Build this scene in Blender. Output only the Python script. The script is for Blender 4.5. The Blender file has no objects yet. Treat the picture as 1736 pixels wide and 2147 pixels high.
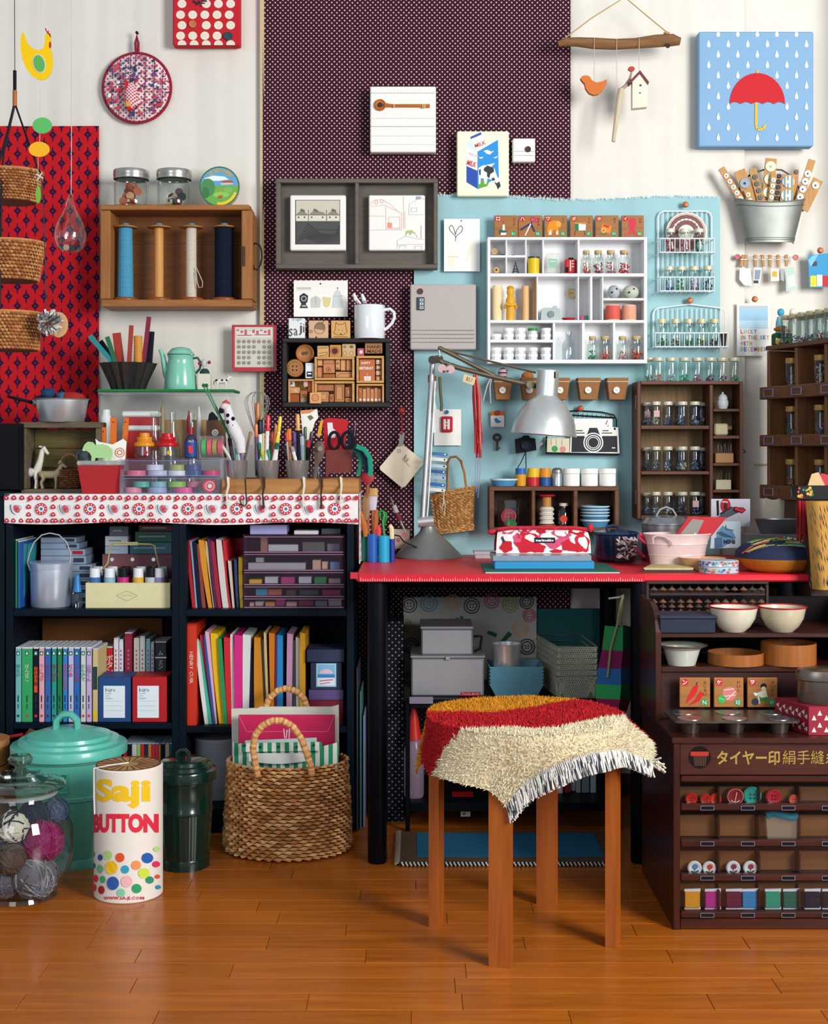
import bpy,math,random
from mathutils import Vector,Matrix,noise
random.seed(11)
ORD=('first','second','third','fourth','fifth','sixth','seventh','eighth','ninth','tenth','eleventh','twelfth','thirteenth','fourteenth')
D=bpy.data;SC=bpy.context.scene;COL=SC.collection;PI=math.pi
# ---------------------------------------------------------------- camera, world, lights, exposure
F,CX,CY,EYE=2900.0,868.0,943.0,1.0
cam=D.cameras.new('camera');camo=D.objects.new('camera',cam);COL.objects.link(camo)
camo.location=(0,0,EYE);camo.rotation_euler=(PI/2,0,0)
cam.sensor_fit='VERTICAL';cam.sensor_height=36;cam.lens=36*F/2147;cam.shift_y=(CY-1073.5)/2147
cam.clip_start=.05;SC.camera=camo
wd=D.worlds.new('daylight');SC.world=wd;wd.use_nodes=True
wd.node_tree.nodes['Background'].inputs[0].default_value=(.80,.90,1,1)
wd.node_tree.nodes['Background'].inputs[1].default_value=.40
def area(name,loc,aim,sx,sy,watts,col=(1,1,1)):
 l=D.lights.new(name,'AREA');l.shape='RECTANGLE';l.size=sx;l.size_y=sy;l.energy=watts;l.color=col
 o=D.objects.new(name,l);COL.objects.link(o);o.location=loc
 o.rotation_euler=(Vector(aim)-Vector(loc)).to_track_quat('-Z','Y').to_euler()
area('window_daylight',(2.5,.3,1.9),(0,3.9,1.05),1.3,1.6,165,(1,.985,.96))
area('front_left_fill',(-1.6,-1.2,1.9),(0,3.6,.8),1.6,1.8,34,(.9,.95,1))  # added fill lamp at the front left, unseen, stands for no real door
SC.view_settings.view_transform='Standard';SC.view_settings.look='None'
SC.view_settings.gamma=1;SC.view_settings.use_curve_mapping=False
SC.view_settings.exposure=.2
SC.cycles.transparent_max_bounces=32;SC.cycles.max_bounces=8;SC.cycles.diffuse_bounces=3
# ---------------------------------------------------------------- pixels of the photograph to metres at a depth
def X(px,Y):return(px-CX)*Y/F
def Z(py,Y):return EYE-(py-CY)*Y/F
def L(n,Y):return n*Y/F
# ---------------------------------------------------------------- materials
MATS={}
def lin(h):
 h=h.lstrip('#');r=[]
 for i in(0,2,4):
  c=int(h[i:i+2],16)/255;r.append(c/12.92 if c<=.04045 else((c+.055)/1.055)**2.4)
 return(*r,1)
class NT:
 def __init__(s,name):
  s.m=D.materials.new(name);s.m.use_nodes=True;s.t=s.m.node_tree;s.n=s.t.nodes
  s.b=s.n['Principled BSDF'];s.out=s.n['Material Output']
 def new(s,k,**kw):
  n=s.n.new('ShaderNode'+k)
  for a,v in kw.items():
   if a.startswith('i_'):n.inputs[int(a[2:])].default_value=v
   else:setattr(n,a,v)
  return n
 def ln(s,a,ao,b,bi):s.t.links.new(a.outputs[ao],b.inputs[bi])
 def co(s,kind='Object'):
  n=s.new('TexCoord');return n.outputs[kind]
 def math(s,op,a,b=None):
  n=s.new('Math',operation=op)
  for i,v in enumerate((a,b)):
   if v is None:continue
   if isinstance(v,(int,float)):n.inputs[i].default_value=v
   else:s.t.links.new(v,n.inputs[i])
  return n.outputs[0]
 def vm(s,op,a,b=None):
  n=s.new('VectorMath',operation=op);s.t.links.new(a,n.inputs[0])
  if b is not None:n.inputs[1].default_value=b
  return n
 def mixc(s,fac,c1,c2):
  n=s.new('Mix',data_type='RGBA')
  for sock,v in((n.inputs[0],fac),(n.inputs[6],c1),(n.inputs[7],c2)):
   if isinstance(v,(int,float,tuple)):sock.default_value=v
   else:s.t.links.new(v,sock)
  return n.outputs[2]
 def noise(s,scale,detail=3,stretch=None,rough=.6):
  c=s.co()
  if stretch:c=s.vm('MULTIPLY',c,stretch).outputs[0]
  n=s.new('TexNoise');s.t.links.new(c,n.inputs['Vector'])
  n.inputs['Scale'].default_value=scale;n.inputs['Detail'].default_value=detail;n.inputs['Roughness'].default_value=rough
  return n.outputs['Fac']
 def bump(s,h,strength,dist=.002):
  n=s.new('Bump',i_0=strength,i_1=dist);s.t.links.new(h,n.inputs['Height']);s.ln(n,0,s.b,'Normal')
 def base(s,c):s.t.links.new(c,s.b.inputs['Base Color'])
def dim(c,k):return(c[0]*k,c[1]*k,c[2]*k,1)
def mt(hexc,rough=.5,metal=0.,var=.07,sc=60,bump=0.,coat=0.,name=None):
 key=(hexc,rough,metal,var,sc,bump,coat)
 if key in MATS:return MATS[key]
 N=NT(name or 'paint_'+hexc);c=lin(hexc)
 if var:
  f=N.noise(sc,2);N.base(N.mixc(f,dim(c,1-var),dim(c,1+var)))
  if bump:N.bump(f,bump)
 else:N.b.inputs['Base Color'].default_value=c
 N.b.inputs['Roughness'].default_value=rough;N.b.inputs['Metallic'].default_value=metal
 if not metal and not coat:N.b.inputs['Specular IOR Level'].default_value=.12 if sum(c[:3])<.06 else .32
 if coat:N.b.inputs['Coat Weight'].default_value=coat;N.b.inputs['Coat Roughness'].default_value=.08
 MATS[key]=N.m;return N.m
def fab(hexc,sc=500,bump=.35,var=.18):return mt(hexc,.9,0,var,sc,bump)
def ink(hexc):return mt(hexc,.75,0,0)
def wood(h1,h2,axis='x',rough=.55,sc=26,coat=0.,rnd=0.):
 key=('wood',h1,h2,axis,rough,sc,coat,rnd)
 if key in MATS:return MATS[key]
 N=NT('wood_'+h1);st={'x':(.07,1,1),'y':(1,.07,1),'z':(1,1,.07)}[axis]
 c=N.co()
 if rnd:
  oi=N.new('ObjectInfo');v=N.new('VectorMath',operation='MULTIPLY_ADD');N.ln(oi,'Random',v,0)
  v.inputs[1].default_value=(7,5,9);N.t.links.new(c,v.inputs[2]);c=v.outputs[0]
 c=N.vm('MULTIPLY',c,st).outputs[0]
 n=N.new('TexNoise');N.t.links.new(c,n.inputs['Vector']);n.inputs['Scale'].default_value=sc*3;n.inputs['Detail'].default_value=5
 n.inputs['Roughness'].default_value=.65;n.inputs['Distortion'].default_value=.6
 r=N.new('ValToRGB');N.ln(n,'Fac',r,0);r.color_ramp.elements[0].position=.3;r.color_ramp.elements[1].position=.72
 r.color_ramp.elements[0].color=lin(h2);r.color_ramp.elements[1].color=lin(h1);col=r.outputs[0]
 if rnd:
  mr=N.new('MapRange');N.ln(oi,'Random',mr,0);mr.inputs[3].default_value=1-rnd;mr.inputs[4].default_value=1+rnd
  vv=N.new('VectorMath',operation='SCALE');N.t.links.new(col,vv.inputs[0]);N.ln(mr,0,vv,'Scale');col=vv.outputs[0]
 N.base(col);N.bump(n.outputs['Fac'],.12);N.b.inputs['Roughness'].default_value=rough;N.b.inputs['Specular IOR Level'].default_value=.3
 if coat:N.b.inputs['Coat Weight'].default_value=coat;N.b.inputs['Coat Roughness'].default_value=.14
 MATS[key]=N.m;return N.m
def metal(hexc='d8d8d6',rough=.3,sc=40):return mt(hexc,rough,.8,.1,sc,.03)
def glass(hexc='eef4f2',lo=.05,hi=.55,tint=.75):
 key=('glass',hexc,lo,hi,tint)
 if key in MATS:return MATS[key]
 N=NT('glass_'+hexc);lw=N.new('LayerWeight',i_0=.5)
 p=N.math('POWER',lw.outputs['Facing'],3.5)
 fac=N.math('ADD',N.math('MULTIPLY',p,hi),lo)
 c=lin(hexc);tr=N.new('BsdfTransparent');N.t.links.new(N.mixc(p,c,dim(c,tint)),tr.inputs[0])
 gl=N.new('BsdfGlossy',i_0=(1,1,1,1),i_1=.03);mx=N.new('MixShader')
 N.t.links.new(fac,mx.inputs[0]);N.ln(tr,0,mx,1);N.ln(gl,0,mx,2);N.ln(mx,0,N.out,0)
 MATS[key]=N.m;return N.m
def film(hexc,alpha,rough=.15):
 key=('film',hexc,alpha,rough)
 if key in MATS:return MATS[key]
 N=NT('plastic_'+hexc);N.b.inputs['Base Color'].default_value=lin(hexc);N.b.inputs['Roughness'].default_value=rough
 tr=N.new('BsdfTransparent');c=lin(hexc);tr.inputs[0].default_value=(*[.82+.18*v for v in c[:3]],1)
 lw=N.new('LayerWeight',i_0=.5);fac=N.math('ADD',N.math('MULTIPLY',N.math('POWER',lw.outputs['Facing'],3.),.4),alpha)
 mx=N.new('MixShader');N.t.links.new(fac,mx.inputs[0]);N.ln(tr,0,mx,1);N.ln(N.b,0,mx,2);N.ln(mx,0,N.out,0)
 MATS[key]=N.m;return N.m
def dots(bg,fg,pitch,r,shape='dot',aspect=1.0,rough=.9):
 key=('dots',bg,fg,pitch,r,shape)
 if key in MATS:return MATS[key]
 N=NT('print_'+bg);c=N.vm('MULTIPLY',N.co(),(1/pitch,0,1/(pitch*aspect))).outputs[0]
 ds=[]
 for off in((0,0,0),(.5,0,.5)):
  f=N.vm('FRACTION',N.vm('ADD',c,off).outputs[0]);q=N.vm('SUBTRACT',f.outputs[0],(.5,0,.5))
  if shape=='dot':ds.append(N.vm('LENGTH',N.vm('MULTIPLY',q.outputs[0],(1,0,aspect)).outputs[0]).outputs['Value'])
  else:
   a=N.vm('ABSOLUTE',q.outputs[0]);sx=N.new('SeparateXYZ');N.ln(a,0,sx,0)
   body=N.math('ADD',sx.outputs[0],N.math('MULTIPLY',sx.outputs[2],aspect))
   stem=N.math('MAXIMUM',N.math('MULTIPLY',sx.outputs[0],6.),N.math('MULTIPLY',sx.outputs[2],aspect*.62))
   ring=N.math('ADD',N.math('LESS_THAN',body,.05),0)
   ds.append(N.math('ADD',N.math('MINIMUM',body,stem),ring))
 m=N.math('MINIMUM',ds[0],ds[1]);mr=N.new('MapRange');N.t.links.new(m,mr.inputs[0])
 mr.inputs[1].default_value=r*.85;mr.inputs[2].default_value=r*1.1;mr.inputs[3].default_value=1;mr.inputs[4].default_value=0
 w=N.noise(18,2);b=N.mixc(w,dim(lin(bg),.85),dim(lin(bg),1.15))
 N.base(N.mixc(mr.outputs[0],b,lin(fg)));N.b.inputs['Roughness'].default_value=rough
 N.b.inputs['Specular IOR Level'].default_value=.15
 MATS[key]=N.m;return N.m
def stripes(cols,width,axis=0,rough=.85):
 key=('str',tuple(cols),width,axis)
 if key in MATS:return MATS[key]
 N=NT('striped_cloth');sx=N.new('SeparateXYZ');N.t.links.new(N.co(),sx.inputs[0])
 f=N.math('FRACT',N.math('MULTIPLY',sx.outputs[axis],1/(width*len(cols))));r=N.new('ValToRGB');N.t.links.new(f,r.inputs[0])
 r.color_ramp.interpolation='CONSTANT';e=r.color_ramp.elements
 while len(e)<len(cols):e.new(.5)
 for i,c in enumerate(cols):e[i].position=i/len(cols);e[i].color=lin(c)
 N.base(r.outputs[0]);N.b.inputs['Roughness'].default_value=rough;MATS[key]=N.m;return N.m
GLASS=glass();STEEL=metal();ALU=metal('cfd2d6',.38);BLACK=mt('15161a',.5);WHITE=mt('f2f0ea',.5)
# ---------------------------------------------------------------- mesh building
class MB:
 def __init__(s,mat=None):s.V=[];s.Fa=[];s.Mi=[];s.Sm=[];s.mats=[];s.T=None;s.c=0;s.m(mat)if mat else None
 def m(s,mat):
  if mat not in s.mats:s.mats.append(mat)
  s.c=s.mats.index(mat);return s
 def add(s,vs,fs,sm=False):
  o=len(s.V)
  if s.T is not None:vs=[s.T@Vector(v)for v in vs]
  s.V.extend(tuple(v)for v in vs)
  for f in fs:s.Fa.append(tuple(i+o for i in f));s.Mi.append(s.c);s.Sm.append(sm)
  return s
 def box(s,x0,x1,y0,y1,z0,z1,b=.0012):
  if x0>x1:x0,x1=x1,x0
  if y0>y1:y0,y1=y1,y0
  if z0>z1:z0,z1=z1,z0
  b=min(b,(x1-x0)*.3,(y1-y0)*.3,(z1-z0)*.3)
  P=((x0,x1),(y0,y1),(z0,z1))
  if b<=1e-5:
   vs=[(P[0][i&1],P[1][i>>1&1],P[2][i>>2&1])for i in range(8)]
   return s.add(vs,[(0,1,3,2)[::-1],(4,5,7,6),(0,1,5,4),(2,3,7,6)[::-1],(0,2,6,4)[::-1],(1,3,7,5)])
  vs=[];fs=[]
  for i in range(8):
   k=(i&1,i>>1&1,i>>2&1)
   for a in range(3):vs.append([P[j][k[j]]+(0 if j==a else(b if k[j]==0 else-b))for j in range(3)])
  ix=lambda x,y,z,a:(x+2*y+4*z)*3+a
  for a in range(3):
   u,v=(a+1)%3,(a+2)%3
   for e in(0,1):
    q=[]
    for(i,j)in((0,0),(1,0),(1,1),(0,1)):
     k=[0,0,0];k[a]=e;k[u]=i;k[v]=j;q.append(ix(*k,a))
    fs.append(q if e else q[::-1])
   for i in(0,1):
    for j in(0,1):
     k0=[0,0,0];k0[u]=i;k0[v]=j;k1=list(k0);k1[a]=1
     q=[ix(*k0,u),ix(*k1,u),ix(*k1,v),ix(*k0,v)];fs.append(q if(i==j)else q[::-1])
  for i in range(8):
   k=(i&1,i>>1&1,i>>2&1);q=[ix(*k,0),ix(*k,1),ix(*k,2)];fs.append(q if sum(k)%2 else q[::-1])
  return s.add(vs,fs)
 def pb(s,a,t,c,u,Y0,Y1,b=.0012):return s.box(X(a,Y0),X(c,Y0),Y0,Y1,Z(u,Y0),Z(t,Y0),b)
 def lathe(s,cx,cy,cz,prof,seg=20,ax='z',sx=1.,sy=1.,sm=True,a0=0.,a1=2*PI,ripple=0,ramp=0.):
  vs=[];fs=[];full=a1-a0>6.28;n=seg if full else seg+1;rows=[]
  for(r,h)in prof:
   if r<1e-6:rows.append([len(vs)]);pts=[(0,0)]
   else:
    rows.append(list(range(len(vs),len(vs)+n)))
    pts=[]
    for i in range(n):
     t=a0+(a1-a0)*i/seg;rr=r*(1+ramp*math.cos(ripple*t))if ripple else r
     pts.append((rr*math.cos(t)*sx,rr*math.sin(t)*sy))
   for(p,q)in pts:
    vs.append((cx+p,cy+q,cz+h)if ax=='z' else((cx+p,cy-h,cz+q)if ax=='y' else(cx+h,cy+p,cz+q)))
  for A,B in zip(rows,rows[1:]):
   if len(A)==1 and len(B)==1:continue
   for i in range(n if full else n-1):
    j=(i+1)%n
    if len(A)==1:f=(A[0],B[j],B[i])
    elif len(B)==1:f=(A[i],A[j],B[0])
    else:f=(A[i],A[j],B[j],B[i])
    fs.append(f)
  return s.add(vs,fs,sm)
 def cyl(s,cx,cy,z0,z1,r0,r1=None,seg=18,**k):
  r1=r0 if r1 is None else r1;return s.lathe(cx,cy,0,[(0,z0),(r0,z0),(r1,z1),(0,z1)],seg,**k)
 def disc(s,px,py,Y,rp,th,seg=20,hole=0):
  r=L(rp,Y);h=th;b=min(th*.3,r*.12)
  return s.lathe(X(px,Y),Y,Z(py,Y),[(0,0),(r,0),(r,h-b),(r-b,h),(0,h)],seg,'y')
 def ell(s,x,y,z,rx,ry,rz,seg=14,rings=8):
  prof=[(math.sin(PI*i/rings)if 0<i<rings else 0,-math.cos(PI*i/rings))for i in range(rings+1)]
  T=s.T;M=Matrix.Translation((x,y,z))@Matrix.Diagonal((rx,ry,rz,1));s.T=M if T is None else T@M
  s.lathe(0,0,0,prof,seg);s.T=T;return s
 def tube(s,pts,r,seg=7,closed=False,caps=True,flat=1.):
  P=[Vector(p)for p in pts];n=len(P);R=r if isinstance(r,(list,tuple))else[r]*n;vs=[];fs=[]
  up=None
  for i in range(n):
   a=P[i-1]if(i or closed)else P[i];b=P[(i+1)%n]if(i<n-1 or closed)else P[i]
   d=(b-a).normalized()if(b-a).length>1e-9 else Vector((0,0,1))
   if up is None:up=d.orthogonal().normalized()if abs(d.y)>.9 else(Vector((0,1,0))-d*d.y).normalized()
   up=(up-d*up.dot(d));up=up.normalized()if up.length>1e-6 else d.orthogonal().normalized()
   sd=d.cross(up)
   for k in range(seg):t=2*PI*k/seg;vs.append(P[i]+(up*math.cos(t)*flat+sd*math.sin(t))*R[i])
  for i in range(n if closed else n-1):
   j=(i+1)%n
   for k in range(seg):l=(k+1)%seg;fs.append((i*seg+k,j*seg+k,j*seg+l,i*seg+l))
  if caps and not closed:fs.append(tuple(range(seg)));fs.append(tuple((n-1)*seg+k for k in range(seg))[::-1])
  return s.add(vs,fs,True)
 def ptube(s,pts,Y,rp,seg=7,closed=False):return s.tube([(X(a,Y),Y,Z(b,Y))for a,b in pts],L(rp,Y),seg,closed)
 def prism(s,poly,y0,y1,sm=False):
  ar=sum(poly[i-1][0]*p[1]-p[0]*poly[i-1][1]for i,p in enumerate(poly))
  if ar<0:poly=poly[::-1]
  n=len(poly);vs=[(x,y0,z)for x,z in poly]+[(x,y1,z)for x,z in poly]
  s.add(vs,[tuple(range(n)),tuple(range(2*n-1,n-1,-1))]+[(i,i+n,(i+1)%n+n,(i+1)%n)for i in range(n)],sm);return s
 def pp(s,pts,Y0,Y1):return s.prism([(X(a,Y0),Z(b,Y0))for a,b in pts],Y0,Y1)
 def quad(s,*p):return s.add(p,[tuple(range(len(p)))])
 def grid(s,fn,nu,nv,sm=True,close=False):
  vs=[fn(i/nu,j/nv)for j in range(nv+1)for i in range(nu+1)]
  return s.add(vs,[(j*(nu+1)+i,j*(nu+1)+i+1,(j+1)*(nu+1)+i+1,(j+1)*(nu+1)+i)for j in range(nv)for i in range(nu)],sm)
 def slab(s,fn,nu,nv,th):
  s.grid(fn,nu,nv);s.grid(lambda u,v:Vector(fn(1-u,v))+Vector((0,th,0)),nu,nv)
  e=[fn(i/nu,0)for i in range(nu+1)]+[fn(1,j/nv)for j in range(1,nv+1)]+[fn(1-i/nu,1)for i in range(1,nu+1)]+[fn(0,1-j/nv)for j in range(1,nv)]
  n=len(e);return s.add([Vector(p)for p in e]+[Vector(p)+Vector((0,th,0))for p in e],[(i,i+n,(i+1)%n+n,(i+1)%n)for i in range(n)])
 def mesh(s,name,off=(0,0,0),ang=38):
  me=D.meshes.new(name);ox,oy,oz=off
  me.from_pydata([(x-ox,y-oy,z-oz)for x,y,z in s.V],[],s.Fa)
  for m in s.mats:me.materials.append(m)
  me.polygons.foreach_set('material_index',s.Mi);me.polygons.foreach_set('use_smooth',s.Sm)
  me.update()
  if any(s.Sm):me.set_sharp_from_angle(angle=math.radians(ang))
  return me
def bb(V):
 xs,ys,zs=zip(*V);return min(xs),max(xs),min(ys),max(ys),min(zs),max(zs)
def new(name,me,parent=None,kind=None):
 o=D.objects.new(name,me);COL.objects.link(o)
 if parent:o.parent=parent
 if kind:o['kind']=kind
 return o
def tag(o,label,cat,group=None):
 o['label']=label;o['category']=cat
 if group:o['group']=group
 return o
def one(name,mb,label,cat,group=None,kind=None):
 b=bb(mb.V);c=((b[0]+b[1])/2,(b[2]+b[3])/2,b[4]);o=new(name,mb.mesh(name,c),None,kind);o.location=c
 return tag(o,label,cat,group)
class T:
 def __init__(s,name,label,cat,group=None,kind=None):s.a=(name,label,cat,group,kind);s.P=[]
 def p(s,name,mb,under=None,kind=None,label=None):
  if name=='print':kind='stuff'
  if mb.V:s.P.append((name,mb,under,kind,label))
  return len(s.P)-1
 def done(s):
  V=[v for q in s.P if q[2]is None for v in q[1].V];b=bb(V);c=((b[0]+b[1])/2,(b[2]+b[3])/2,b[4])
  r=new(s.a[0],None);r.location=c;r.empty_display_size=.02;s.os=[]
  if s.a[4]=='structure':r['kind']='structure'
  else:tag(r,*s.a[1:4])
  for n,mb,u,k,lb in s.P:
   o=new(n,mb.mesh(n,c),r if u is None else s.os[u],k);s.os.append(o)
   if lb:o['label']=lb
  s.r=r;return s
def clone(r,dx=0,dy=0,dz=0,label=None,group=None):
 def cp(o,par):
  c=o.copy();COL.objects.link(c)
  if par:c.parent=par
  for ch in KIDS.get(o.name,()):cp(ch,c)
  return c
 KIDS={}
 for q in r.children:
  KIDS.setdefault(r.name,[]).append(q)
  for w in q.children:KIDS.setdefault(q.name,[]).append(w)
 c=cp(r,None);c.location=r.location+Vector((dx,dy,dz))
 if label:c['label']=label
 if group:c['group']=group
 return c
# ---------------------------------------------------------------- flat print: shapes in pixels on a face at depth Y
def circ(x,y,rx,ry=None,n=18,rot=0.,a0=0.,a1=2*PI):
 ry=rx if ry is None else ry;c,s_=math.cos(rot),math.sin(rot);o=[]
 for i in range(n):
  t=a0+(a1-a0)*i/(n if a1-a0>6.28 else n-1);u,v=rx*math.cos(t),ry*math.sin(t);o.append((x+u*c-v*s_,y+u*s_+v*c))
 return o
def line2(pts,w):
 o=[]
 for(a,b),(c,d)in zip(pts,pts[1:]):
  l=math.hypot(c-a,d-b)or 1;n=(-(d-b)/l*w/2,(c-a)/l*w/2);o.append([(a+n[0],b+n[1]),(c+n[0],d+n[1]),(c-n[0],d-n[1]),(a-n[0],b-n[1])])
 return o
def shapes(mb,Y,sh,step=.00004,base=.0004,fn=None):
 fn=fn or(lambda a,b,y:(X(a,y),y,Z(b,y)));k=0
 for q in sh:
  t,col,a=q[0],q[1],q[2:];mb.m(ink(col));k+=1;y=Y-base-k*step
  if t=='c':ps=[circ(*a)]
  elif t=='r':ps=[[(a[0],a[1]),(a[2],a[1]),(a[2],a[3]),(a[0],a[3])]]
  elif t=='p':ps=[a[0]]
  elif t=='l':ps=line2(a[0],a[1])
  elif t=='o':
   x,yy,r,w=a[:4];o1,o2=circ(x,yy,r,n=20),circ(x,yy,r-w,n=20);ps=[[o1[i],o1[(i+1)%20],o2[(i+1)%20],o2[i]]for i in range(20)]
  for p in ps:
   ar=sum(p[i-1][0]*v[1]-v[0]*p[i-1][1]for i,v in enumerate(p))
   if ar>0:p=p[::-1]
   mb.quad(*[fn(u,v,y)for u,v in p])
 return mb
def txt(mb,s,px,py,hp,Y,col,align='c',wp=None,rot=0.,bold=0.,base=.0009,mat=None,vert=False,fn=None,sub=0):
 if vert:
  for i,ch in enumerate(s):txt(mb,ch,px,py+i*hp*1.08,hp,Y,col,'c',None,rot,bold,base,mat)
  return mb
 c=D.curves.new('t','FONT');c.body=s;c.resolution_u=1 if hp<40 else 4;c.offset=bold
 o=D.objects.new('t',c);COL.objects.link(o);dg=bpy.context.evaluated_depsgraph_get();me=D.meshes.new_from_object(o.evaluated_get(dg))
 vs=[v.co.copy()for v in me.vertices];fs=[tuple(p.vertices)for p in me.polygons];D.objects.remove(o);D.curves.remove(c);D.meshes.remove(me)
 if not vs:return mb
 x0=min(v.x for v in vs);x1=max(v.x for v in vs);z0=min(v.y for v in vs);z1=max(v.y for v in vs)
 k=hp/max(z1-z0,.3);kx=wp/(x1-x0)if wp else k;ax={'c':(x0+x1)/2,'l':x0,'r':x1}[align];zc=(z0+z1)/2;cr,sr=math.cos(rot),math.sin(rot)
 fn=fn or(lambda a,b,y:(X(a,y),y,Z(b,y)))
 def q(v):a,b=(v.x-ax)*kx,-(v.y-zc)*k;return fn(px+a*cr-b*sr,py+a*sr+b*cr,Y-base)
 for _ in range(sub):
  nf=[];em={}
  def mid(i,j):
   e=(min(i,j),max(i,j))
   if e not in em:em[e]=len(vs);vs.append((vs[i]+vs[j])/2)
   return em[e]
  for f in fs:
   for g in range(1,len(f)-1):a,b,d=f[0],f[g],f[g+1];x,y,w=mid(a,b),mid(b,d),mid(d,a);nf+=[(a,x,w),(x,b,y),(w,y,d),(x,y,w)]
  fs=nf
 mb.m(mat or ink(col));return mb.add([q(v)for v in vs],fs)
# ================================================================ the room
YW=4.0
fl=new('floor',MB(mt('2a1408',.7)).box(-2.0,2.2,1.2,4.1,-.05,-.004,0).mesh('floor'));fl['kind']='structure'
PW=wood('b8661c','984d0e','x',.3,16,.14,.10)
row=2.02;rr=random.Random(5)
while row<3.99:
 x=-1.75-rr.random()*.4
 while x<1.75:
  w=rr.choice((.28,.36,.45,.52,.6));h=rr.uniform(-.0003,0)
  if x+w>-1.25 and x<1.5:
   new('plank',MB(PW).box(x+.0004,x+w-.0004,row+.0004,row+.0746,-.006,h,.0008).mesh('plank'),fl)
  x+=w
 row+=.075
wl=new('wall_back',MB(mt('dfd9cf',.9,0,.03,8)).box(-2.2,1.9,YW+.02,YW+.1,0,2.7,0).mesh('wall_back'));wl['kind']='structure'
wr=new('wall_right',MB(mt('d6c6b4',.9,0,.03,8)).box(1.27,1.35,3.82,YW+.1,0,2.7,0).mesh('wall_right'));wr['kind']='structure'
bs=new('baseboard_back',MB(mt('4a2a1a',.6)).box(-2.0,1.27,YW-.0,YW+.02,0,.06).mesh('baseboard_back'));bs['kind']='structure'
bl=new('trim_right',MB(mt('cdbba4',.8)).box(.99,1.27,YW+.012,YW+.02,.955,.960).mesh('trim_right'));bl['kind']='structure'
def hanging(px0,px1,z0,z1,Y,amp,seed,nx=70,nz=16,top=None,side=None):
 def fn(u,v):
  x=X(px0,Y)+(X(px1,Y)-X(px0,Y))*u;z=z0+(z1-z0)*v
  if top and v==1:z+=top(u)
  y=Y-amp*(noise.noise((x*9+seed,z*.7,seed))+.6*noise.noise((x*26,z*1.2,seed*3)))-amp
  if side:x+=side(u,v)
  return(x,y,z)
 return fn
CREAM=mt('dfd9cf',.95,0,.04,14,.05)
one('cream_cloth',MB(CREAM).slab(hanging(-120,556,.3,2.42,4.004,.006,3),80,14,.001),'cream cotton cloth covering the wall behind the wooden spool crate','cloth')
one('cream_cloth',MB(CREAM).slab(hanging(1180,1560,.3,2.42,4.006,.005,9),70,14,.001),'cream cotton cloth covering the wall behind the driftwood mobile','cloth')
PURP=dots('3c1824','cdb6b8',L(10.8,3.975),.15)
one('polka_dot_cloth',MB(PURP).slab(hanging(551,1196,.03,2.42,3.986,.004,5),70,24,.001),'dark plum cloth with white polka dots hanging down the middle of the wall','cloth')
one('cloth_edge',MB(mt('c9b48c',.95)).slab(hanging(545,554,.5,2.42,3.985,.003,6,2),2,14,.001),'narrow beige selvage strip along the polka dot cloth','ribbon')
def topedge(u):return .006*math.sin(u*9)-.006*u+.004*noise.noise((u*40,0,0))
TEAL=mt('97bfc4',.95,0,.10,9,.08)
tc=T('teal_cloth','pale teal linen cloth with a frayed top edge behind the desk','cloth')
tc.p('cloth',MB(TEAL).slab(hanging(868,1509,Z(1175,3.972),Z(411,3.972),3.974,.003,15,90,20,top=topedge),90,20,.001))
fr=MB(mt('dfe9e8',.95))
for i in range(420):
 u=rr.random();x=X(870+637*u,3.965);z=Z(411,3.965)+topedge(u)
 fr.tube([(x,3.964,z-.004),(x+rr.uniform(-.004,.004),3.962,z+rr.uniform(.001,.006))],.0004,3,caps=False)
tc.p('fringe',fr,kind='stuff');tc.done()
one('teal_cloth_top',MB(TEAL).slab(hanging(917,1000,Z(600,3.975),Z(411,3.975),3.978,.002,2,8),8,8,.001),'teal linen flap of cloth showing beside the grey tray frame','cloth')if 0 else None
RED=dots('c01a22','251638',L(37,3.97),.24,'diamond',1.08)
one('red_print_cloth',MB(RED).slab(hanging(-60,208,Z(1040,3.978),Z(264,3.978),3.982,.0025,21,20),20,20,.001),'bright red cloth with navy diamond motifs pinned on the wall','cloth')
# ================================================================ pictures and things hung on the wall
def art(name,label,cat,rect,Y0,Y1,m,sh=(),group=None,b=.003,extra=None):
 t=T(name,label,cat,group);k=t.p('panel',MB(m).pb(*rect,Y0,Y1,b))
 if sh or extra:
  mb=MB();shapes(mb,Y0,sh)
  if extra:extra(mb,Y0)
  t.p('print',mb)
 return t
def button(px,py,Y,r,hexc,label,group=None,holes=4,rim=.35,hole='3a2418',name='button'):
 t=T(name,label,'button',group);m=mt(hexc,.35,0,.1);R=L(r,Y);h=min(.006,R*.45)
 mb=MB(m).lathe(X(px,Y),Y,Z(py,Y),[(0,0),(R,0),(R,h*.6),(R*.93,h),(R*.8,h),(R*.68,h*.6),(0,h*.55)],20,'y');t.p('body',mb)
 hb=MB(ink(hole));o=R*.2;ho=((-o,-o),(o,-o),(o,o),(-o,o))if holes==4 else((-o,0),(o,0))
 for a,b in ho:hb.lathe(X(px,Y)+a,Y-h*.5,Z(py,Y)+b,[(0,.0),(R*.1,0),(R*.1,h*.12),(0,h*.12)],8,'y')
 t.p('holes',hb);return t.done()
LINEN=mt('ece9e2',.9,0,.05,300,.15)
sh=[]
for j,y in enumerate((-14,8,31,53,75,93)):
 for i in range(7):
  x=354+i*25.5+(2 if j%2 else-1);x0,x1=364,502
  if(j,i)in((1,2),(3,2),(4,5))or x<364 or x>501 or y<2:continue
  r=9.3
  sh+=[('p','e8dcc8',[(min(a,502.5),min(b,94.5))for a,b in circ(x,y,r,r*.95)]),('o','d8c6ae',x,min(y,88),4,.8)]
rnd=random.Random(4)
for i in range(26):sh.append(('c','1d2433',rnd.gauss(416,9),rnd.gauss(5,3.5),1.7,1.7,8))
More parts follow.
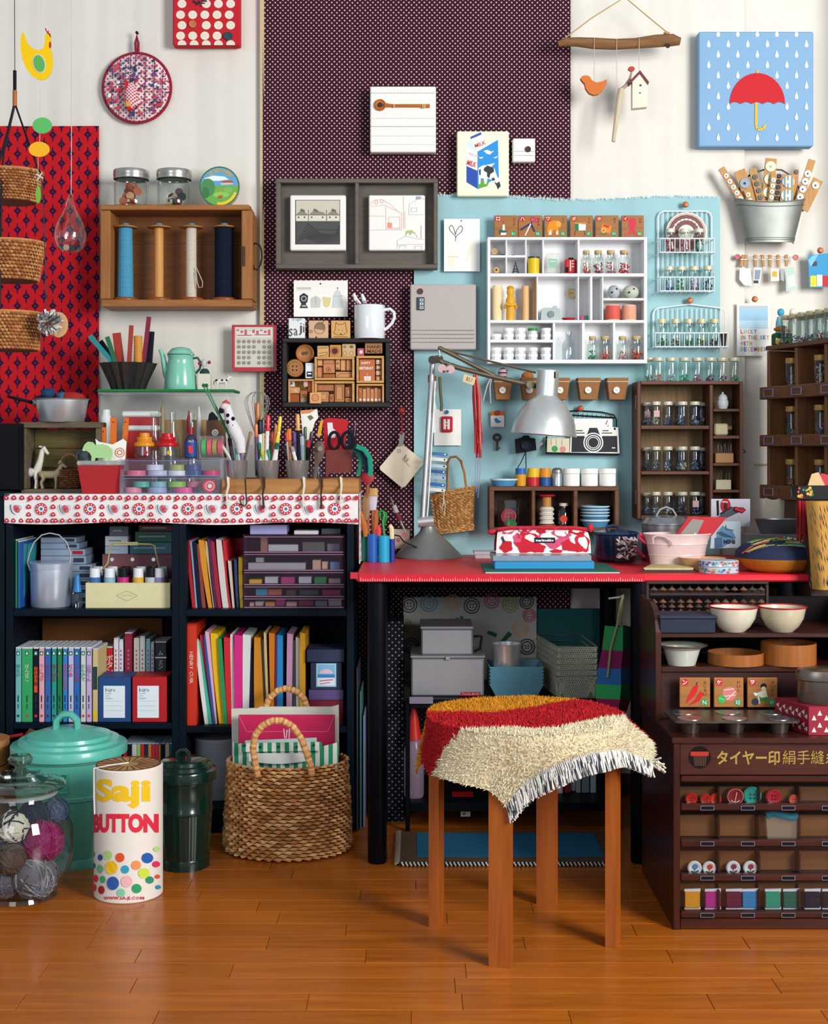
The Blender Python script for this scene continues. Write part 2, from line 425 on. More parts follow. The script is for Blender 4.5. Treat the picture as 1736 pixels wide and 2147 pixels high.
t=art('canvas_picture','red canvas panel with rows of cream discs high on the wall above the cheese box','picture',(362,-40,503,95),3.95,3.985,fab('c3202c',300),sh);t.done()
button(404,51,3.949,8,'c87a4a','brown button sewn among the discs of the red canvas')
button(478,76,3.949,9,'2c4a58','dark blue button in the corner of the red canvas')
sh=[('l','c9ccd2',[(776,y),(913,y)],1.2)for y in(248,285,303)]
for y in(195,265):sh+=[('r','9a9ca2',778+i*4.2,y-.7,780.4+i*4.2,y+.7)for i in range(32)]
t=art('canvas_picture','white linen canvas carrying a wooden spoon on the polka dot cloth','picture',(776,181,914,319),3.935,3.968,LINEN,sh);t.done()
t=T('wooden_spoon','small orange wooden spoon fixed sideways on the white linen canvas','spoon');Y=3.93
mb=MB(wood('c8782c','a85a18','x'));mb.lathe(X(797,Y),Y,Z(220,Y),[(0,-.003),(L(12,Y),-.003),(L(12,Y),.002),(L(10.5,Y),.004),(L(8.5,Y),.001),(0,-.001)],24,'y')
mb.tube([(X(a,Y),Y,Z(b,Y))for a,b in((806,220),(816,221),(828,221.5),(880,221.5),(901,222))],[L(5,Y),L(3.4,Y),L(3.2,Y),L(3.4,Y),L(4,Y)],8);t.p('spoon',mb)
t.p('band',MB(ink('e8d8b0')).pb(825.5,217.5,827,225,Y-.006,Y).pb(886,217,887.5,226,Y-.006,Y).pb(890,217,891.5,226,Y-.006,Y));t.done()
button(797,220,3.9285,5,'3c2a2e','dark button set in the bowl of the wooden spoon')
W8='f4f2ea'
sh=[('p','cfe6ee',[(977,300),(986,292),(1012,283),(1012,296),(1000,318),(977,318)]),('p',W8,[(978,307),(1001,318),(1001,356),(978,348)]),('p','2d50a8',[(978,348),(1001,358),(1003,397),(978,382)]),('p',W8,[(986,292),(1009,280),(1020,300),(1046,292),(1001,318)]),('p','3f5aa8',[(986,287),(1008,277),(1010,282),(987,292)]),('p',W8,[(988,291),(1010,283),(1020,298),(1002,312)]),('p','2f8fd6',[(1001,318),(1044,293),(1046,372),(1026,382),(1001,396)]),('p','5aa63c',[(1003,376),(1026,381),(1022,390),(1003,396)]),('p',W8,[(1014,316),(1022,314),(1030,318),(1036,316),(1027,324),(1020,322)]),('p',W8,[(1003,330),(1014,329),(1009,333)]),('p',W8,[(1034,331),(1044,327),(1040,332)]),('p',W8,[(1018,346),(1038,342),(1030,350)]),('p',W8,[(1003,352),(1014,346),(1036,352),(1043,372),(1050,378),(1053,390),(1048,397),(1040,392),(1034,378),(1022,374),(1020,386),(1016,386),(1014,374),(1008,374),(1007,386),(1004,386)]),('p','343a3c',[(1015,352),(1022,347),(1035,352),(1036,360),(1028,365),(1026,374),(1021,370),(1021,362),(1014,358)]),('p','343a3c',[(1004,356),(1008,354),(1008,366),(1005,368)]),('p','343a3c',[(1036,381),(1042,384),(1047,380),(1050,390),(1044,397),(1040,388)]),('p','343a3c',[(1030,374),(1036,372),(1038,378),(1033,379)]),('c','e88a5a',1014,379,1.6)]
def milk(mb,Y):
 txt(mb,'MILK',1007,302,8,Y,'d8584a',wp=24,rot=-.35,bold=.02,base=.0016);txt(mb,'FRESH',993,325,6,Y,'d9b4c8',wp=20,rot=.28,base=.0016)
 txt(mb,'MILK',989,343,11,Y,'d84a48',wp=20,rot=.3,bold=.03,base=.0016)
t=art('canvas_picture','pale yellow canvas picture of a blue carton with a cow','picture',(958,275,1067,411),3.94,3.966,mt('eef0cf',.85,0,.04,200,.1),sh,extra=milk);t.done()
sh=[('r','444444',1078+i*3,y,1079.7+i*3,y+.9)for i in range(14)for y in(317,325.5)]
art('canvas_picture','small cream linen canvas with one button beside the carton picture','picture',(1075,290,1122,339),3.94,3.966,LINEN,sh).done()
button(1107,313,3.939,6.3,'4a2e30','dark brown button on the small cream canvas')
GREY=wood('6a635a','5b544c','x',.7)
t=T('tray_frame','grey-brown wooden tray with two compartments hung as a frame on the polka dot cloth','frame')
Ya,Yb=3.915,3.962
t.p('back_board',MB(GREY).pb(580,376,918,563,Yb-.006,Yb))
for r in((578,374,918,383),(578,554,918,563),(578,383,588,554),(909,383,918,554),(744,383,752,554)):t.p('rail',MB(GREY).pb(*r,Ya,Yb-.006,.002))
t.done()
sh=[('r','2b2a2a',619,419,713,512.5),('r','c9c2ae',620.5,420,712,464),('r','4f4e4d',620.5,464,712,511.5)]
for i,(x0,x1)in enumerate(((620.5,646),(648,684),(686,712))):
 sh+=[('r','d8d2c2',x0,451,x1,463),('p','8d8676',[(x0,451),(x0+4,446),(x0+12,441),(x1-6,445),(x1,451)]),('l','2b2a2a',[(x0,451),(x1,451)],.9),('r','2b2a2a',x0+4,454,x0+7,457),('r','2b2a2a',x1-9,454,x1-6,457),('r','2b2a2a',x1,440,x1+1,463)]
 sh+=[('p','6d675c',[(x0+8,442),(x0+11,437),(x0+19,441),(x0+18,445)])]
sh+=[('l','6e6c69',[(620.5,464),(712,464)],1),('l','3c3b3b',[(660,481),(712,482)],1.2)]
for i in range(9):sh.append(('l','3f3f40',[(621+i*3,508-i*5),(640+i*4,498-i),(668+i*5,508-i*2),(711,505-i*4)],1.6))
art('canvas_picture','small white canvas with a grey ink drawing of barn roofs, in the tray','picture',(608,409,725,525),3.928,3.955,LINEN,sh).done()
R1,G1,B1='e9a08e','a9bd76','b9bcc4';LNS=lambda c,*pts:('l',c,list(pts),.9)
sh=[LNS(R1,(775,430),(784,420),(800,418),(818,428),(836,445)),LNS(R1,(778,433),(806,430),(842,447),(842,480),(809,480),(809,433)),LNS(R1,(815,455),(838,455),(838,478),(815,478),(815,455)),LNS(R1,(775,453),(808,453)),LNS(R1,(846,412),(846,480)),LNS(R1,(849,443),(849,480)),('o',R1,789,424,4,1),('o',R1,801,422,4,1),('r','ee9480',812,467,822,478),LNS(B1,(774,482),(843,482)),LNS(B1,(857,450),(858,428),(872,420),(880,413),(890,418)),LNS(B1,(857,450),(890,450)),('r','9aa0ac',872,412,882,418),LNS(B1,(862,436),(874,436),(874,444),(862,444),(862,436)),LNS(B1,(832,505),(850,495),(872,500),(890,502)),LNS(B1,(833,505),(833,522)),LNS(B1,(838,520),(838,515),(850,515),(850,520)),LNS(B1,(870,522),(870,516),(884,516),(884,522)),LNS(B1,(833,513),(890,512)),LNS(G1,(850,495),(852,485),(862,483),(872,492),(876,498)),('p',G1,[(851,492),(853,484),(863,482),(871,489),(864,488),(860,494),(857,487)]),LNS('9a9a90',(883,473),(883,500))]
art('canvas_picture','small white canvas with a faint red and green line drawing of houses, in the tray','picture',(773,409,891,525),3.928,3.955,LINEN,sh).done()
sh=[('r','4b4a4c',862+i*4.3+(j%2)*2,692+j*8.3,864.6+i*4.3+(j%2)*2,693.2+j*8.3)for i in range(31)for j in range(4)]
art('canvas_picture','square grey linen canvas with dashed stitch lines on the teal cloth','picture',(860,596,998,733),3.935,3.966,mt('b3aca5',.95,0,.1,420,.3),sh).done()
button(881,611,3.934,6.2,'5a3a34','round brown button on the grey linen canvas',holes=2)
t=T('number_tag','dark rectangular metal tag below the button on the grey linen canvas','tag');t.p('plate',MB(mt('3a4650',.4,.6)).pb(874,623,890,650,3.93,3.936));mb=MB();shapes(mb,3.93,[('r','b8c2ca',880,626,888,632),('r','b8c2ca',880,634,888,640),('r','b8c2ca',880,642,888,648),('r','3a4650',882,628,886,630),('r','3a4650',883,636,885,639),('r','3a4650',882,644,886,646)]);t.p('print',mb);t.done()
sh=[]
for j in range(11):
 for i in range(6):
  x=1486+i*41+(20 if j%2==0 else 0);y=70+j*21.8
  if x<1700 and not(1527<x<1650 and 160<y<282):sh.append(('p','eef1f1',[(x,y-9),(x+2,y-3),(x+3.8,y+3),(x+2.5,y+6.5),(x,y+7.5),(x-2.5,y+6.5),(x-3.8,y+3),(x-2,y-3)]))
cx,cy=1588,212;sh+=[('r','eab52c',cx-2,147,cx+2,158),('l','eab52c',[(1585.5,215),(1585.5,264),(1588,271),(1594,272),(1600,270),(1605,262)],5)]
dome=circ(cx,218,58,65,22,0,PI,2*PI);sc=[]
for i in range(5):
 for k in range(1,5):a=cx+58-116*(i+k/4)/5;sc.append((a,218-4.5*math.sin(PI*k/4)))
sh.append(('p','c21f27',dome+sc))
t=art('canvas_picture','big sky blue canvas with white raindrops and a red umbrella','picture',(1465,66,1706,307),3.95,3.99,mt('82a8ca',.9,0,.07,250,.2),sh);t.done()
def card(label,pts,Y,m,sh=(),extra=None,th=.0015,pin=None,name='paper_card',cat='card',group=None):
 t=T(name,label,cat,group);t.p('sheet',MB(m).pp(pts,Y,Y+th));mb=MB();shapes(mb,Y,sh)
 if extra:extra(mb,Y)
 t.p('print',mb)
 if pin:t.p('pin',MB(mt(pin[2],.3)).disc(pin[0],pin[1],Y-.001,pin[3]if len(pin)>3 else 4,.006))
 return t.done()
rc=lambda a,b,c,d:[(a,b),(c,b),(c,d),(a,d)]
PAPER=mt('f0eee6',.85,0,.03)
sh=[('l','6c6e72',[(622,604),(652,604)],1.2),('l','9a9c9f',[(622,608),(652,607)],.8),('p','33363c',[(628,620),(637,614),(646,620),(645,632),(641,637),(646,646),(628,646),(632,637),(628,630)]),('c','d8d8d4',637,626,5.5),('c','33363c',637,626,4.2),('r','b8bab8',633,640,642,643),('p','c6c9c2',[(652,645),(651,626),(657,622),(667,622),(673,628),(671,645)]),('l','8d908c',[(662,620),(662,640)],.9),('p','d9cc90',[(676,622),(694,624),(691,642),(684,645),(678,640)]),('p','cbd2d4',[(696,645),(699,620),(702,612),(708,606),(714,612),(717,620),(720,645)]),('l','9aa4a8',[(698,622),(720,620)],.8),('c','2b2b2b',708,604,1.4),('c','3b3b3b',672,595,1.8)]
card('white card printed with kitchen scales, jars and a coffee pot',rc(616,588,729,664),3.955,PAPER,sh)
sh=[('l','3b3f42',[(955,506),(955,495),(948,488),(943,483),(942,476),(946,472),(950,475),(953,484),(955,492),(957,484),(962,476),(967,473),(970,478),(968,486),(960,492),(955,498)],1.3),('r','efe6cc',941,542,954,558),('r','e2d2a4',939,537,961,539),('p','f0e6c8',[(984,518),(990,514),(992,524),(980,548),(977,546)]),('c','555555',967,463,1.5)]
card('white paper card with a drawing of small thread scissors, pinned on the teal cloth',rc(931,459,1006,569),3.955,PAPER,sh)
card('small white paper card pinned behind a red tin on the teal cloth',rc(910,858,967,934),3.96,PAPER,(),None,pin=(937,864,'2b6cb0',4))
t=T('sewing_tin','small red rounded tin with two white bars on the white paper card','tin');t.p('case',MB(mt('c81e32',.35)).pb(925,873,949,906,3.95,3.959,.003));mb=MB();shapes(mb,3.95,[('r','f4ece4',930,879,935,900),('r','f4ece4',938,879,943,900),('r','f4ece4',934,885,939,887),('r','f4ece4',934,891,939,893)]);t.p('print',mb);t.done()
card('tiny card with orange top and a blue bird under a red pin',rc(1029,862,1057,895),3.958,PAPER,[('r','d9772a',1029,862,1057,871),('p','2d93b5',[(1036,878),(1041,876),(1047,882),(1052,883),(1046,887),(1040,887),(1037,882)])],pin=(1043,865.5,'b03420',5))
def lucky(mb,Y):
 cols=['d4506a','e0b040','7aa8d0','8fb86a','b088c8','3c6cb4','d98a3c'];k=0
 for w,y in(('LUCKY',695),('IN THE SKY',707.5),('WITH',720),('DECEMBER',732)):
  x=1553
  for ch in w:
   if ch==' ':x+=4;continue
   txt(mb,ch,x,y,9,Y,cols[k%7],'l',wp=3 if ch=='I' else 5.6,bold=.02);k+=3;x+=4.4 if ch=='I' else 7
card('white calendar card with a pale blue sky picture and colourful capital letters',rc(1545,636,1615,746),3.985,PAPER,[('r','9cc4dc',1550,641,1610,689),('r','d9b48a',1550,643,1610,645.5),('r','b9d8e6',1550,672,1610,689)],lucky)
card('blue postcard with yellow and red print under a wooden knob',[(1694,535),(1745,530),(1745,603),(1697,603)],3.975,mt('3f95c4',.7,0,.1),[('r','454d58',1701,548,1713,558),('r','e0cf3a',1699,578,1712,601),('r','e6e8ea',1713,576,1724,600),('r','c8323c',1725,578,1740,601),('p','7ec0e0',[(1694,546),(1704,536),(1716,533),(1700,560)])])
t=T('hanging_notebook','cream paper square hanging by one corner from a clip and red pin','paper');Y=3.955
t.p('sheet',MB(mt('e2d6bc',.9,0,.05)).pp([(838,930),(846,933),(887,965),(888,972),(850,1020),(843,1023),(797,985),(796,979)],Y,Y+.004))
mb=MB();shapes(mb,Y,[('r','8f8d80',833,942,840,949),('r','e2d6bc',834.5,943.5,838.5,947.5)]);txt(mb,'Rui',852,961,12,Y,'6b5f52',wp=11,rot=.65);shapes(mb,Y,[('l','8d8274',[(843,963),(860,978)],1)]);t.p('print',mb)
t.p('clip',MB(mt('8d8c82',.35,.9)).pp([(838,907),(841,912),(845,906),(849,908),(845,934),(836,936)],Y-.004,Y-.0005));t.p('cord',MB(fab('c4262a')).ptube([(842,866),(842.5,890),(843,911)],Y-.003,1.3));t.p('pin',MB(mt('a03426',.4)).ell(X(842,Y),Y-.006,Z(861,Y),L(7,Y),.008,L(7,Y)));t.done()
for i,(px,py,what)in enumerate(((1436,430,'tiered white wire rack'),(1445,631,'lower white wire basket'),(1581,628,'calendar card'),(1718,526,'blue postcard'),(1216,857,'black wire letter rack'))):
 Y=3.96 if px<1500 else 3.985;R=L(6.5,Y)
 one('push_pin',MB(mt('b8642c' if py!=857 else 'b0401f',.35)).lathe(X(px,Y),Y,Z(py,Y),[(0,-.006),(R*.5,-.006),(R*.5,.002),(R*.95,.006),(R,.010),(R*.7,.015),(0,.0165)],16,'y'),'small orange wooden push pin stuck above the '+what,'push pin','wooden push pins')
# ================================================================ makers used in several places
def weave(mb,cx,cy,z0,z1,rows,n,rad,th,tilt=.25,a0=0.,a1=2*PI,rnd=random.Random(3),cols=None):
 dz=(z1-z0)/rows
 for i in range(rows):
  z=z0+(i+.5)*dz;rx,ry=rad((i+.5)/rows)
  for k in range(n):
   t=a0+(a1-a0)*(k+(.5 if i%2 else 0))/n;c,s=math.cos(t),math.sin(t);P=Vector((cx+rx*c,cy+ry*s,z))
   tg=Vector((-rx*s,ry*c,0));ln=tg.length*(a1-a0)/n*.62;tg.normalize();nm=Vector((ry*c,rx*s,0)).normalized()
   tg=(tg+Vector((0,0,tilt*(1 if i%2 else 1)))).normalized();up=nm.cross(tg).normalized()
   if cols:mb.m(rnd.choice(cols))
   h=dz*.62*rnd.uniform(.85,1.1);o=th*rnd.uniform(.8,1.25)
   vs=[P-tg*ln-nm*th*.5,P+tg*ln-nm*th*.5]+[P+up*h+nm*o*.3-tg*ln*.2,P+nm*o+up*h*.3,P+nm*o*.9-up*h*.4,P-up*h+nm*o*.2+tg*ln*.2]
   mb.add(vs,[(0,2,3),(0,3,4),(0,4,5),(2,1,3),(3,1,4),(4,1,5)][::1],True)
 return mb
def beads(cx,cy,z0,R,h,n,r,cols,rnd,flat=False):
 mb=MB()
 for i in range(n):
  a=rnd.random()*2*PI;q=R*math.sqrt(rnd.random())*.9;z=z0+r+max(0,h-r)*rnd.random()**1.3;mb.m(mt(rnd.choice(cols),.4,0,0))
  if flat:mb.T=Matrix.Translation((cx+q*math.cos(a),cy+q*math.sin(a),z))@Matrix.Rotation(rnd.uniform(0,6),4,'Z')@Matrix.Rotation(rnd.uniform(.2,1.4),4,'X');mb.cyl(0,0,-r*.22,r*.22,r,seg=9);mb.T=None
  else:mb.ell(cx+q*math.cos(a),cy+q*math.sin(a),z,r,r,r*rnd.uniform(.7,1.1),6,4)
 return mb
JR=random.Random(8)
def jar(a,t,c,u,Y,label,group=None,lid='cfc9bd',lidh=.14,fill=.25,cols=('b03030',),r=.16,n=22,neck=.86,z0=None,cork=False,flat=False,lm=None,tint='eef4f2',shoulder=.78,seg=18,cat='jar',name='glass_jar',glassm=None,tagcol=None):
 R=L((c-a)/2,Y);x=X((a+c)/2,Y);z0=Z(u,Y)if z0 is None else z0;h=Z(t,Y)-z0;th=T(name,label,cat,group)
 lz=h*(1-lidh);g=glassm or glass(tint)
 th.p('glass_body',MB(g).lathe(x,Y,z0,[(0,.0006),(R*.8,.0006),(R*.95,h*.02),(R,h*.06),(R,h*shoulder),(R*.96,h*(shoulder+.03)),(R*neck,min(lz-.001,h*(shoulder+.08))),(R*neck,lz+h*lidh*.5)],seg))
 rl=R*neck*(1.0 if cork else 1.07);lb=lz-(0 if cork else h*.01)
 m=lm or mt(lid,.55 if cork else .4,0 if cork else .25,.1)
 th.p('lid',MB(m).lathe(x,Y,z0,[(0,lb+h*.01),(rl*.98,lb),(rl,lb+h*.012),(rl,h-.0012),(rl-.001,h),(0,h)],seg))
 if fill>0:th.p('beads',beads(x,Y,z0+.001,R*(1-r)*.94,h*fill,n,R*r,cols,JR,flat),kind='stuff')
 if tagcol:mb=MB(ink(tagcol));q=R*.55;mb.box(x-q,x+q,Y-R*1.04,Y-R*.9,z0+h*.35,z0+h*.62,0);th.p('tag',mb)
 return th.done()
def cordm(c):return fab(c,900)
# ================================================================ hanging things in front of the red cloth
Y=3.45
t=T('paper_mobile','hanging paper mobile of a yellow hen and coloured eggs on a thread','mobile')
hen=[(48,66),(52,74),(56,88),(64,98),(74,104),(84,105),(91,100),(94,88),(94,74),(98,68),(103,72),(107,82),(108,92),(106,98),(110,115),(111,135),(108,152),(101,163),(91,168),(78,166),(65,157),(54,142),(46,122),(43,100),(43,82),(45,72)]
t.p('hen',MB(mt('f2c400',.8,0,.03)).pp(hen,Y,Y+.002));t.p('egg',MB(mt('5cab55',.8,0,.03)).pp(circ(82,133,11,18,18,-.25),Y-.002,Y));t.p('egg_rim',MB(mt('cfcabc',.8)).pp(circ(82,133,13.5,20.5,18,-.25),Y-.001,Y))
mb=MB(mt('c22a20',.8));mb.pp([(94,58),(97,60),(98,66),(102,64),(102,69),(106,71),(105,77),(108,79),(104,74),(98,68),(95,64)],Y-.001,Y+.001).pp(circ(105,94,2.2,7),Y-.001,Y+.001);t.p('comb',mb)
t.p('egg',MB(mt('5cb662',.8,0,.03)).pp(circ(88.5,263,20.5,17,20),Y,Y+.002));t.p('egg',MB(mt('f0ae20',.8,0,.03)).pp(circ(82,313,22,16,20),Y,Y+.002));t.p('egg',MB(mt('6cb43e',.8,0,.03)).pp(circ(80,408,5.5,18,14),Y,Y+.002))
t.p('thread',MB(cordm('d6cdbd')).ptube([(86,-60),(86,105),(85.5,168),(85,246),(83,297),(80,330),(79,392)],Y+.003,.5,4));t.p('bow',MB(mt('d8d0c0',.7)).ptube([(76,365),(90,374)],Y-.002,1.6).ptube([(78,378),(88,362)],Y-.002,1.4));t.done()
Y=3.60
BASK=[mt(c,.7,0,.2,90)for c in('b87a44','a8683a','c48a52','9c5c30')]
def hang_basket(cx,a,t0,u,rb,label):
 t=T('hanging_basket',label,'basket','tiered hanging baskets');r1=L(a-cx,Y);z1=Z(t0,Y);z0=Z(u,Y);r0=L(rb,Y);x=X(cx,Y)
 t.p('lining',MB(mt('7a4a26',.8)).lathe(x,Y,0,[(0,z0),(r0*.96,z0),(r1*.97,z1),(r1*.93,z1),(r0*.9,z0+.003),(0,z0+.003)],24))
 t.p('woven_strands',weave(MB(),x,Y,z0,z1,11,46,lambda v:(r0+(r1-r0)*v**.8,)*2,.0032,.35,cols=BASK),kind='stuff')
 t.p('rim',MB(BASK[2]).tube([(x+r1*math.cos(i*PI/14),Y+r1*math.sin(i*PI/14),z1)for i in range(28)],.0034,6,True));t.done()
hang_basket(26,88,362,425,48,'small brown woven basket, topmost of the three hanging ones')
hang_basket(24,92,510,590,54,'small brown woven basket in the middle of the three hanging ones')
hang_basket(22,84,657,735,58,'small brown woven basket, lowest of the three hanging ones')
t=T('basket_hanger','black strap hanger with an orange wooden grip carrying the tiered baskets','hanger')
t.p('grip',MB(mt('b0622c',.4)).cyl(X(31,Y),Y,Z(224,Y),Z(190,Y),L(4.6,Y)));mb=MB(BLACK);mb.cyl(X(31,Y),Y,Z(192,Y),Z(148,Y),L(3.6,Y));mb.ptube([(31,150),(30,-60)],Y,.8,5);t.p('rod',mb)
mb=MB(BLACK)
for pts in(((30,222),(20,262),(0,330),(-30,400)),((33,222),(54,282),(78,350),(87,366)),((29,222),(10,300),(-8,362)),((30,224),(8,320),(4,360),(2,470),(0,640))):mb.ptube(pts,Y-.07,2.1,6)
t.p('strap',mb);t.done()
Y=3.52;t=T('pompom','grey and cream ragged pompom hanging on a dark cord beside the lowest basket','pompom')
t.p('cord',MB(cordm('3c3a40')).ptube([(86,362),(91,428),(92,470),(95,560),(97,646)],Y,1.2,5));mb=MB();R2=random.Random(2);cs=[mt(c,.9,0,.1)for c in('d8d2c6','b6b0aa','8f8a88','e9e4d8','6f6a6c')]
for i in range(330):
 d=Vector((R2.gauss(0,1),R2.gauss(0,1),R2.gauss(0,1))).normalized();c=Vector((X(104,Y),Y,Z(676,Y)));p=c+d*L(R2.uniform(17,30),Y);s=d.orthogonal().normalized()*.004;mb.m(R2.choice(cs));mb.add([c+d*.012-s,c+d*.012+s,p+s*.8,p-s*.8],[(0,1,2,3)])
t.p('strips',mb,kind='stuff');t.p('felt_disc',MB(fab('c9a070')).lathe(X(121,Y),Y+.012,Z(680,Y),[(0,-.004),(L(19,Y),-.004),(L(20,Y),.002),(0,.006)],16,'y',sy=1.35));t.done()
Y=3.7;t=T('glass_drop','clear glass teardrop hanging on a string with buttons at its bottom','ornament');x=X(147,Y)
pr=[(0,530),(18,528),(28,518),(33,502),(33,488),(29,470),(20,452),(12,438),(8,426),(6,415),(0,412)]
t.p('glass_body',MB(glass('f4f6f6',.1,.7)).lathe(x,Y,0,[(L(r,Y),Z(p,Y))for r,p in pr],22));t.p('hook',MB(glass('ffffff',.2,.7)).ptube([(147,416),(142,420),(138,432),(140,424),(146,408),(151,407),(153,414)],Y,1.6,6));t.p('string',MB(cordm('d8d2ca')).ptube([(150,-40),(150,200),(149,408)],Y,.8,4));t.done()
for i,(px,c,l)in enumerate(((139,'c9a08a','pinkish'),(152,'1c2038','navy'),(163,'20242e','black'),(129,'262a40','dark'))):
 one('button',MB(mt(c,.4)).disc(px,520-abs(i-1)*1.0,Y-.008+i*.006,6.5,.004),l+' button lying inside the hanging glass drop','button','buttons in the glass drop')
Y=3.972;t=T('pot_holder','round patterned pot holder with dark red binding and a stuffed hen head','pot holder');x,z=X(286,Y),Z(183,Y)
R=L(71,Y);t.p('pad',MB(dots('e4d6d6','b0485a',L(11,Y),.2)).lathe(x,Y+.012,z,[(0,-.006),(R,-.006),(R,.004),(R*.9,.012),(0,.018)],36,'y',sy=1.02));t.p('binding',MB(fab('8e1f36')).tube([(x+R*math.cos(i*PI/24),Y+.008,z+R*1.02*math.sin(i*PI/24))for i in range(48)],L(3.6,Y),7,True));mb=MB();sh=[]
R3=random.Random(6)
for i,vx in enumerate((236,252,274,284,306,324,342)):
 hh=math.sqrt(max(0,68**2-(vx-286)**2));sh.append(('l','5a2440',[(vx,183-hh),(vx-3,183+hh)],1.8))
for i in range(230):
 a,q=R3.random()*6.28,66*math.sqrt(R3.random());px,py=286+q*math.cos(a),183+q*math.sin(a);c=R3.choice(('2c4a78','c8384c','c8384c','30304a','f0e6e2','7a3c78','c06a80'))
 if int((px-230)/22)%2:sh+=[('l',c,[(px-3.5,py-3.5),(px,py),(px+3.5,py-3.5)],1.5)]
 else:sh.append(('p',c,[(px-4,py),(px-1,py-3),(px+4,py-4),(px+2,py+2),(px-2,py+3)]))
shapes(mb,Y-.007,sh,.00001);t.p('patches',mb,kind='stuff')
t.p('loop',MB(fab('8e1f36')).ptube([(285,112),(284,90),(287,74),(290,90),(290,112)],Y,2.8,6));hd=MB(dots('e6d8d8','c03048',L(7,Y),.26));hd.lathe(X(276,Y),Y-.008,Z(203,Y),[(0,-.004),(L(17,Y),-.002),(L(15,Y),.012),(L(8,Y),.022),(0,.026)],18,'y',sy=1.75,sx=.9);t.p('hen_head',hd)
t.p('comb',MB(fab('c8202c')).pp([(263,165),(268,175),(268,190),(266,206),(262,212),(260,200),(262,186)],Y-.026,Y-.008));t.p('beak',MB(fab('e8a420')).pp([(264,212),(272,214),(269,224),(265,222)],Y-.03,Y-.01));t.p('wattle',MB(fab('c8202c')).pp([(268,222),(276,226),(272,232),(266,228)],Y-.027,Y-.01));t.p('nail',MB(BLACK).disc(288,70,Y,3,.01));t.done()
# ================================================================ wooden spool crate on the wall
OAK=wood('a8713c','8a552a','x',.55);OAKZ=wood('a8713c','8a552a','z',.55);OAKD=wood('8a5428','6c3f1d','x',.6)
Ya,Yb=3.87,3.995;t=T('spool_crate','shallow wooden crate hung open side out holding four tall spools','crate')
t.p('back_board',MB(OAKD).pb(214,432,526,640,Yb-.006,Yb));t.p('top_board',MB(OAK).pb(210,429,523,440,Ya,Yb-.007,.002));t.p('bottom_board',MB(OAK).pb(212,628,528,643,Ya,Yb-.007,.002))
t.p('side_board',MB(OAKZ).pb(210,441,231,627,Ya+.002,Yb-.007,.002));t.p('side_board',MB(OAKZ).pb(506,441,529,627,Ya+.002,Yb-.007,.002));t.p('wire',MB(STEEL).ptube([(232,510),(506,510)],Yb-.012,.7,4))
t.p('handle',MB(mt('2a2826',.4,.9)).ptube([(530,513),(536,510),(544,514),(548,524),(549,540),(546,556),(539,566),(532,563),(531,556)],Ya+.03,1.8,7));t.p('label_plate',MB(mt('4a2c1a',.5)).pb(508,516,514,558,Ya-.001,Ya+.004));t.done()
Y=3.925;zb=Z(628,Ya)
for cx,c,w,lb,m in((263,'4a93b4',15,'tall wooden spool fully wound with turquoise thread',None),(333,'c98a44',10,'tall bare wooden spool with no thread',1),(401,'c9bfae',11,'tall wooden spool wound with cream string, a loop hanging off',None),(470,'121a2c',20,'tall wooden spool thickly wound with navy thread',None)):
 t=T('spool',lb,'spool','tall spools in the wall crate');x=X(cx,Y);D1=wood('b9803f','95612b','y');zt=Z(478,Y)
 t.p('base',MB(mt('8f4a1f',.4)).lathe(x,Y,zb,[(0,0),(L(27,Y),0),(L(27,Y),.006),(L(24,Y),.010),(0,.010)],22));t.p('flange',MB(D1).lathe(x,Y,zt,[(0,0),(L(25,Y),0),(L(25,Y),.003),(L(22,Y),.005),(0,.005)],22));t.p('cap',MB(mt('3d86a8',.5)).cyl(x,Y,zt+.005,zt+.012,L(8.5,Y),seg=14))
 R=L(w,Y);pr=[(0,zb+.010)];n=60
 if m:pr+=[(R,zb+.011),(R,zt-.001),(0,zt-.0005)];mb=MB(wood('d59a58','bb7c3a','z')).lathe(x,Y,0,pr,18)
 else:
  for i in range(n+1):v=i/n;pr.append((R*(1.12-.15*v if w==15 else 1)*(1+.03*noise.noise((v*30,cx,0)))+(.0006 if i%2 else-.0006),zb+.011+(zt-.001-zb-.011)*v))
  mb=MB(mt(c,.8,0,.25,300)).lathe(x,Y,0,pr,16,sm=False)
 t.p('thread' if not m else 'shaft',mb)
 if w==11:t.p('loose_end',MB(cordm('c9bfae')).ptube([(411,560),(418,575),(425,592),(424,602),(417,603),(413,590),(411,570)],Y-.02,.9,5))
 t.done()
zt=Z(429,Ya)
NM=dict(zip(('a84a34','d0824e','b8623a','c04632','7a2c2a','e0a070','2e3a3c','c9b48a','5a2c3c','345a50','e0d8c8','20242c'),('brick red','light wooden','brown wooden','bright red','dark maroon','pale wooden','slate','tan','plum','dark green','cream','black')))
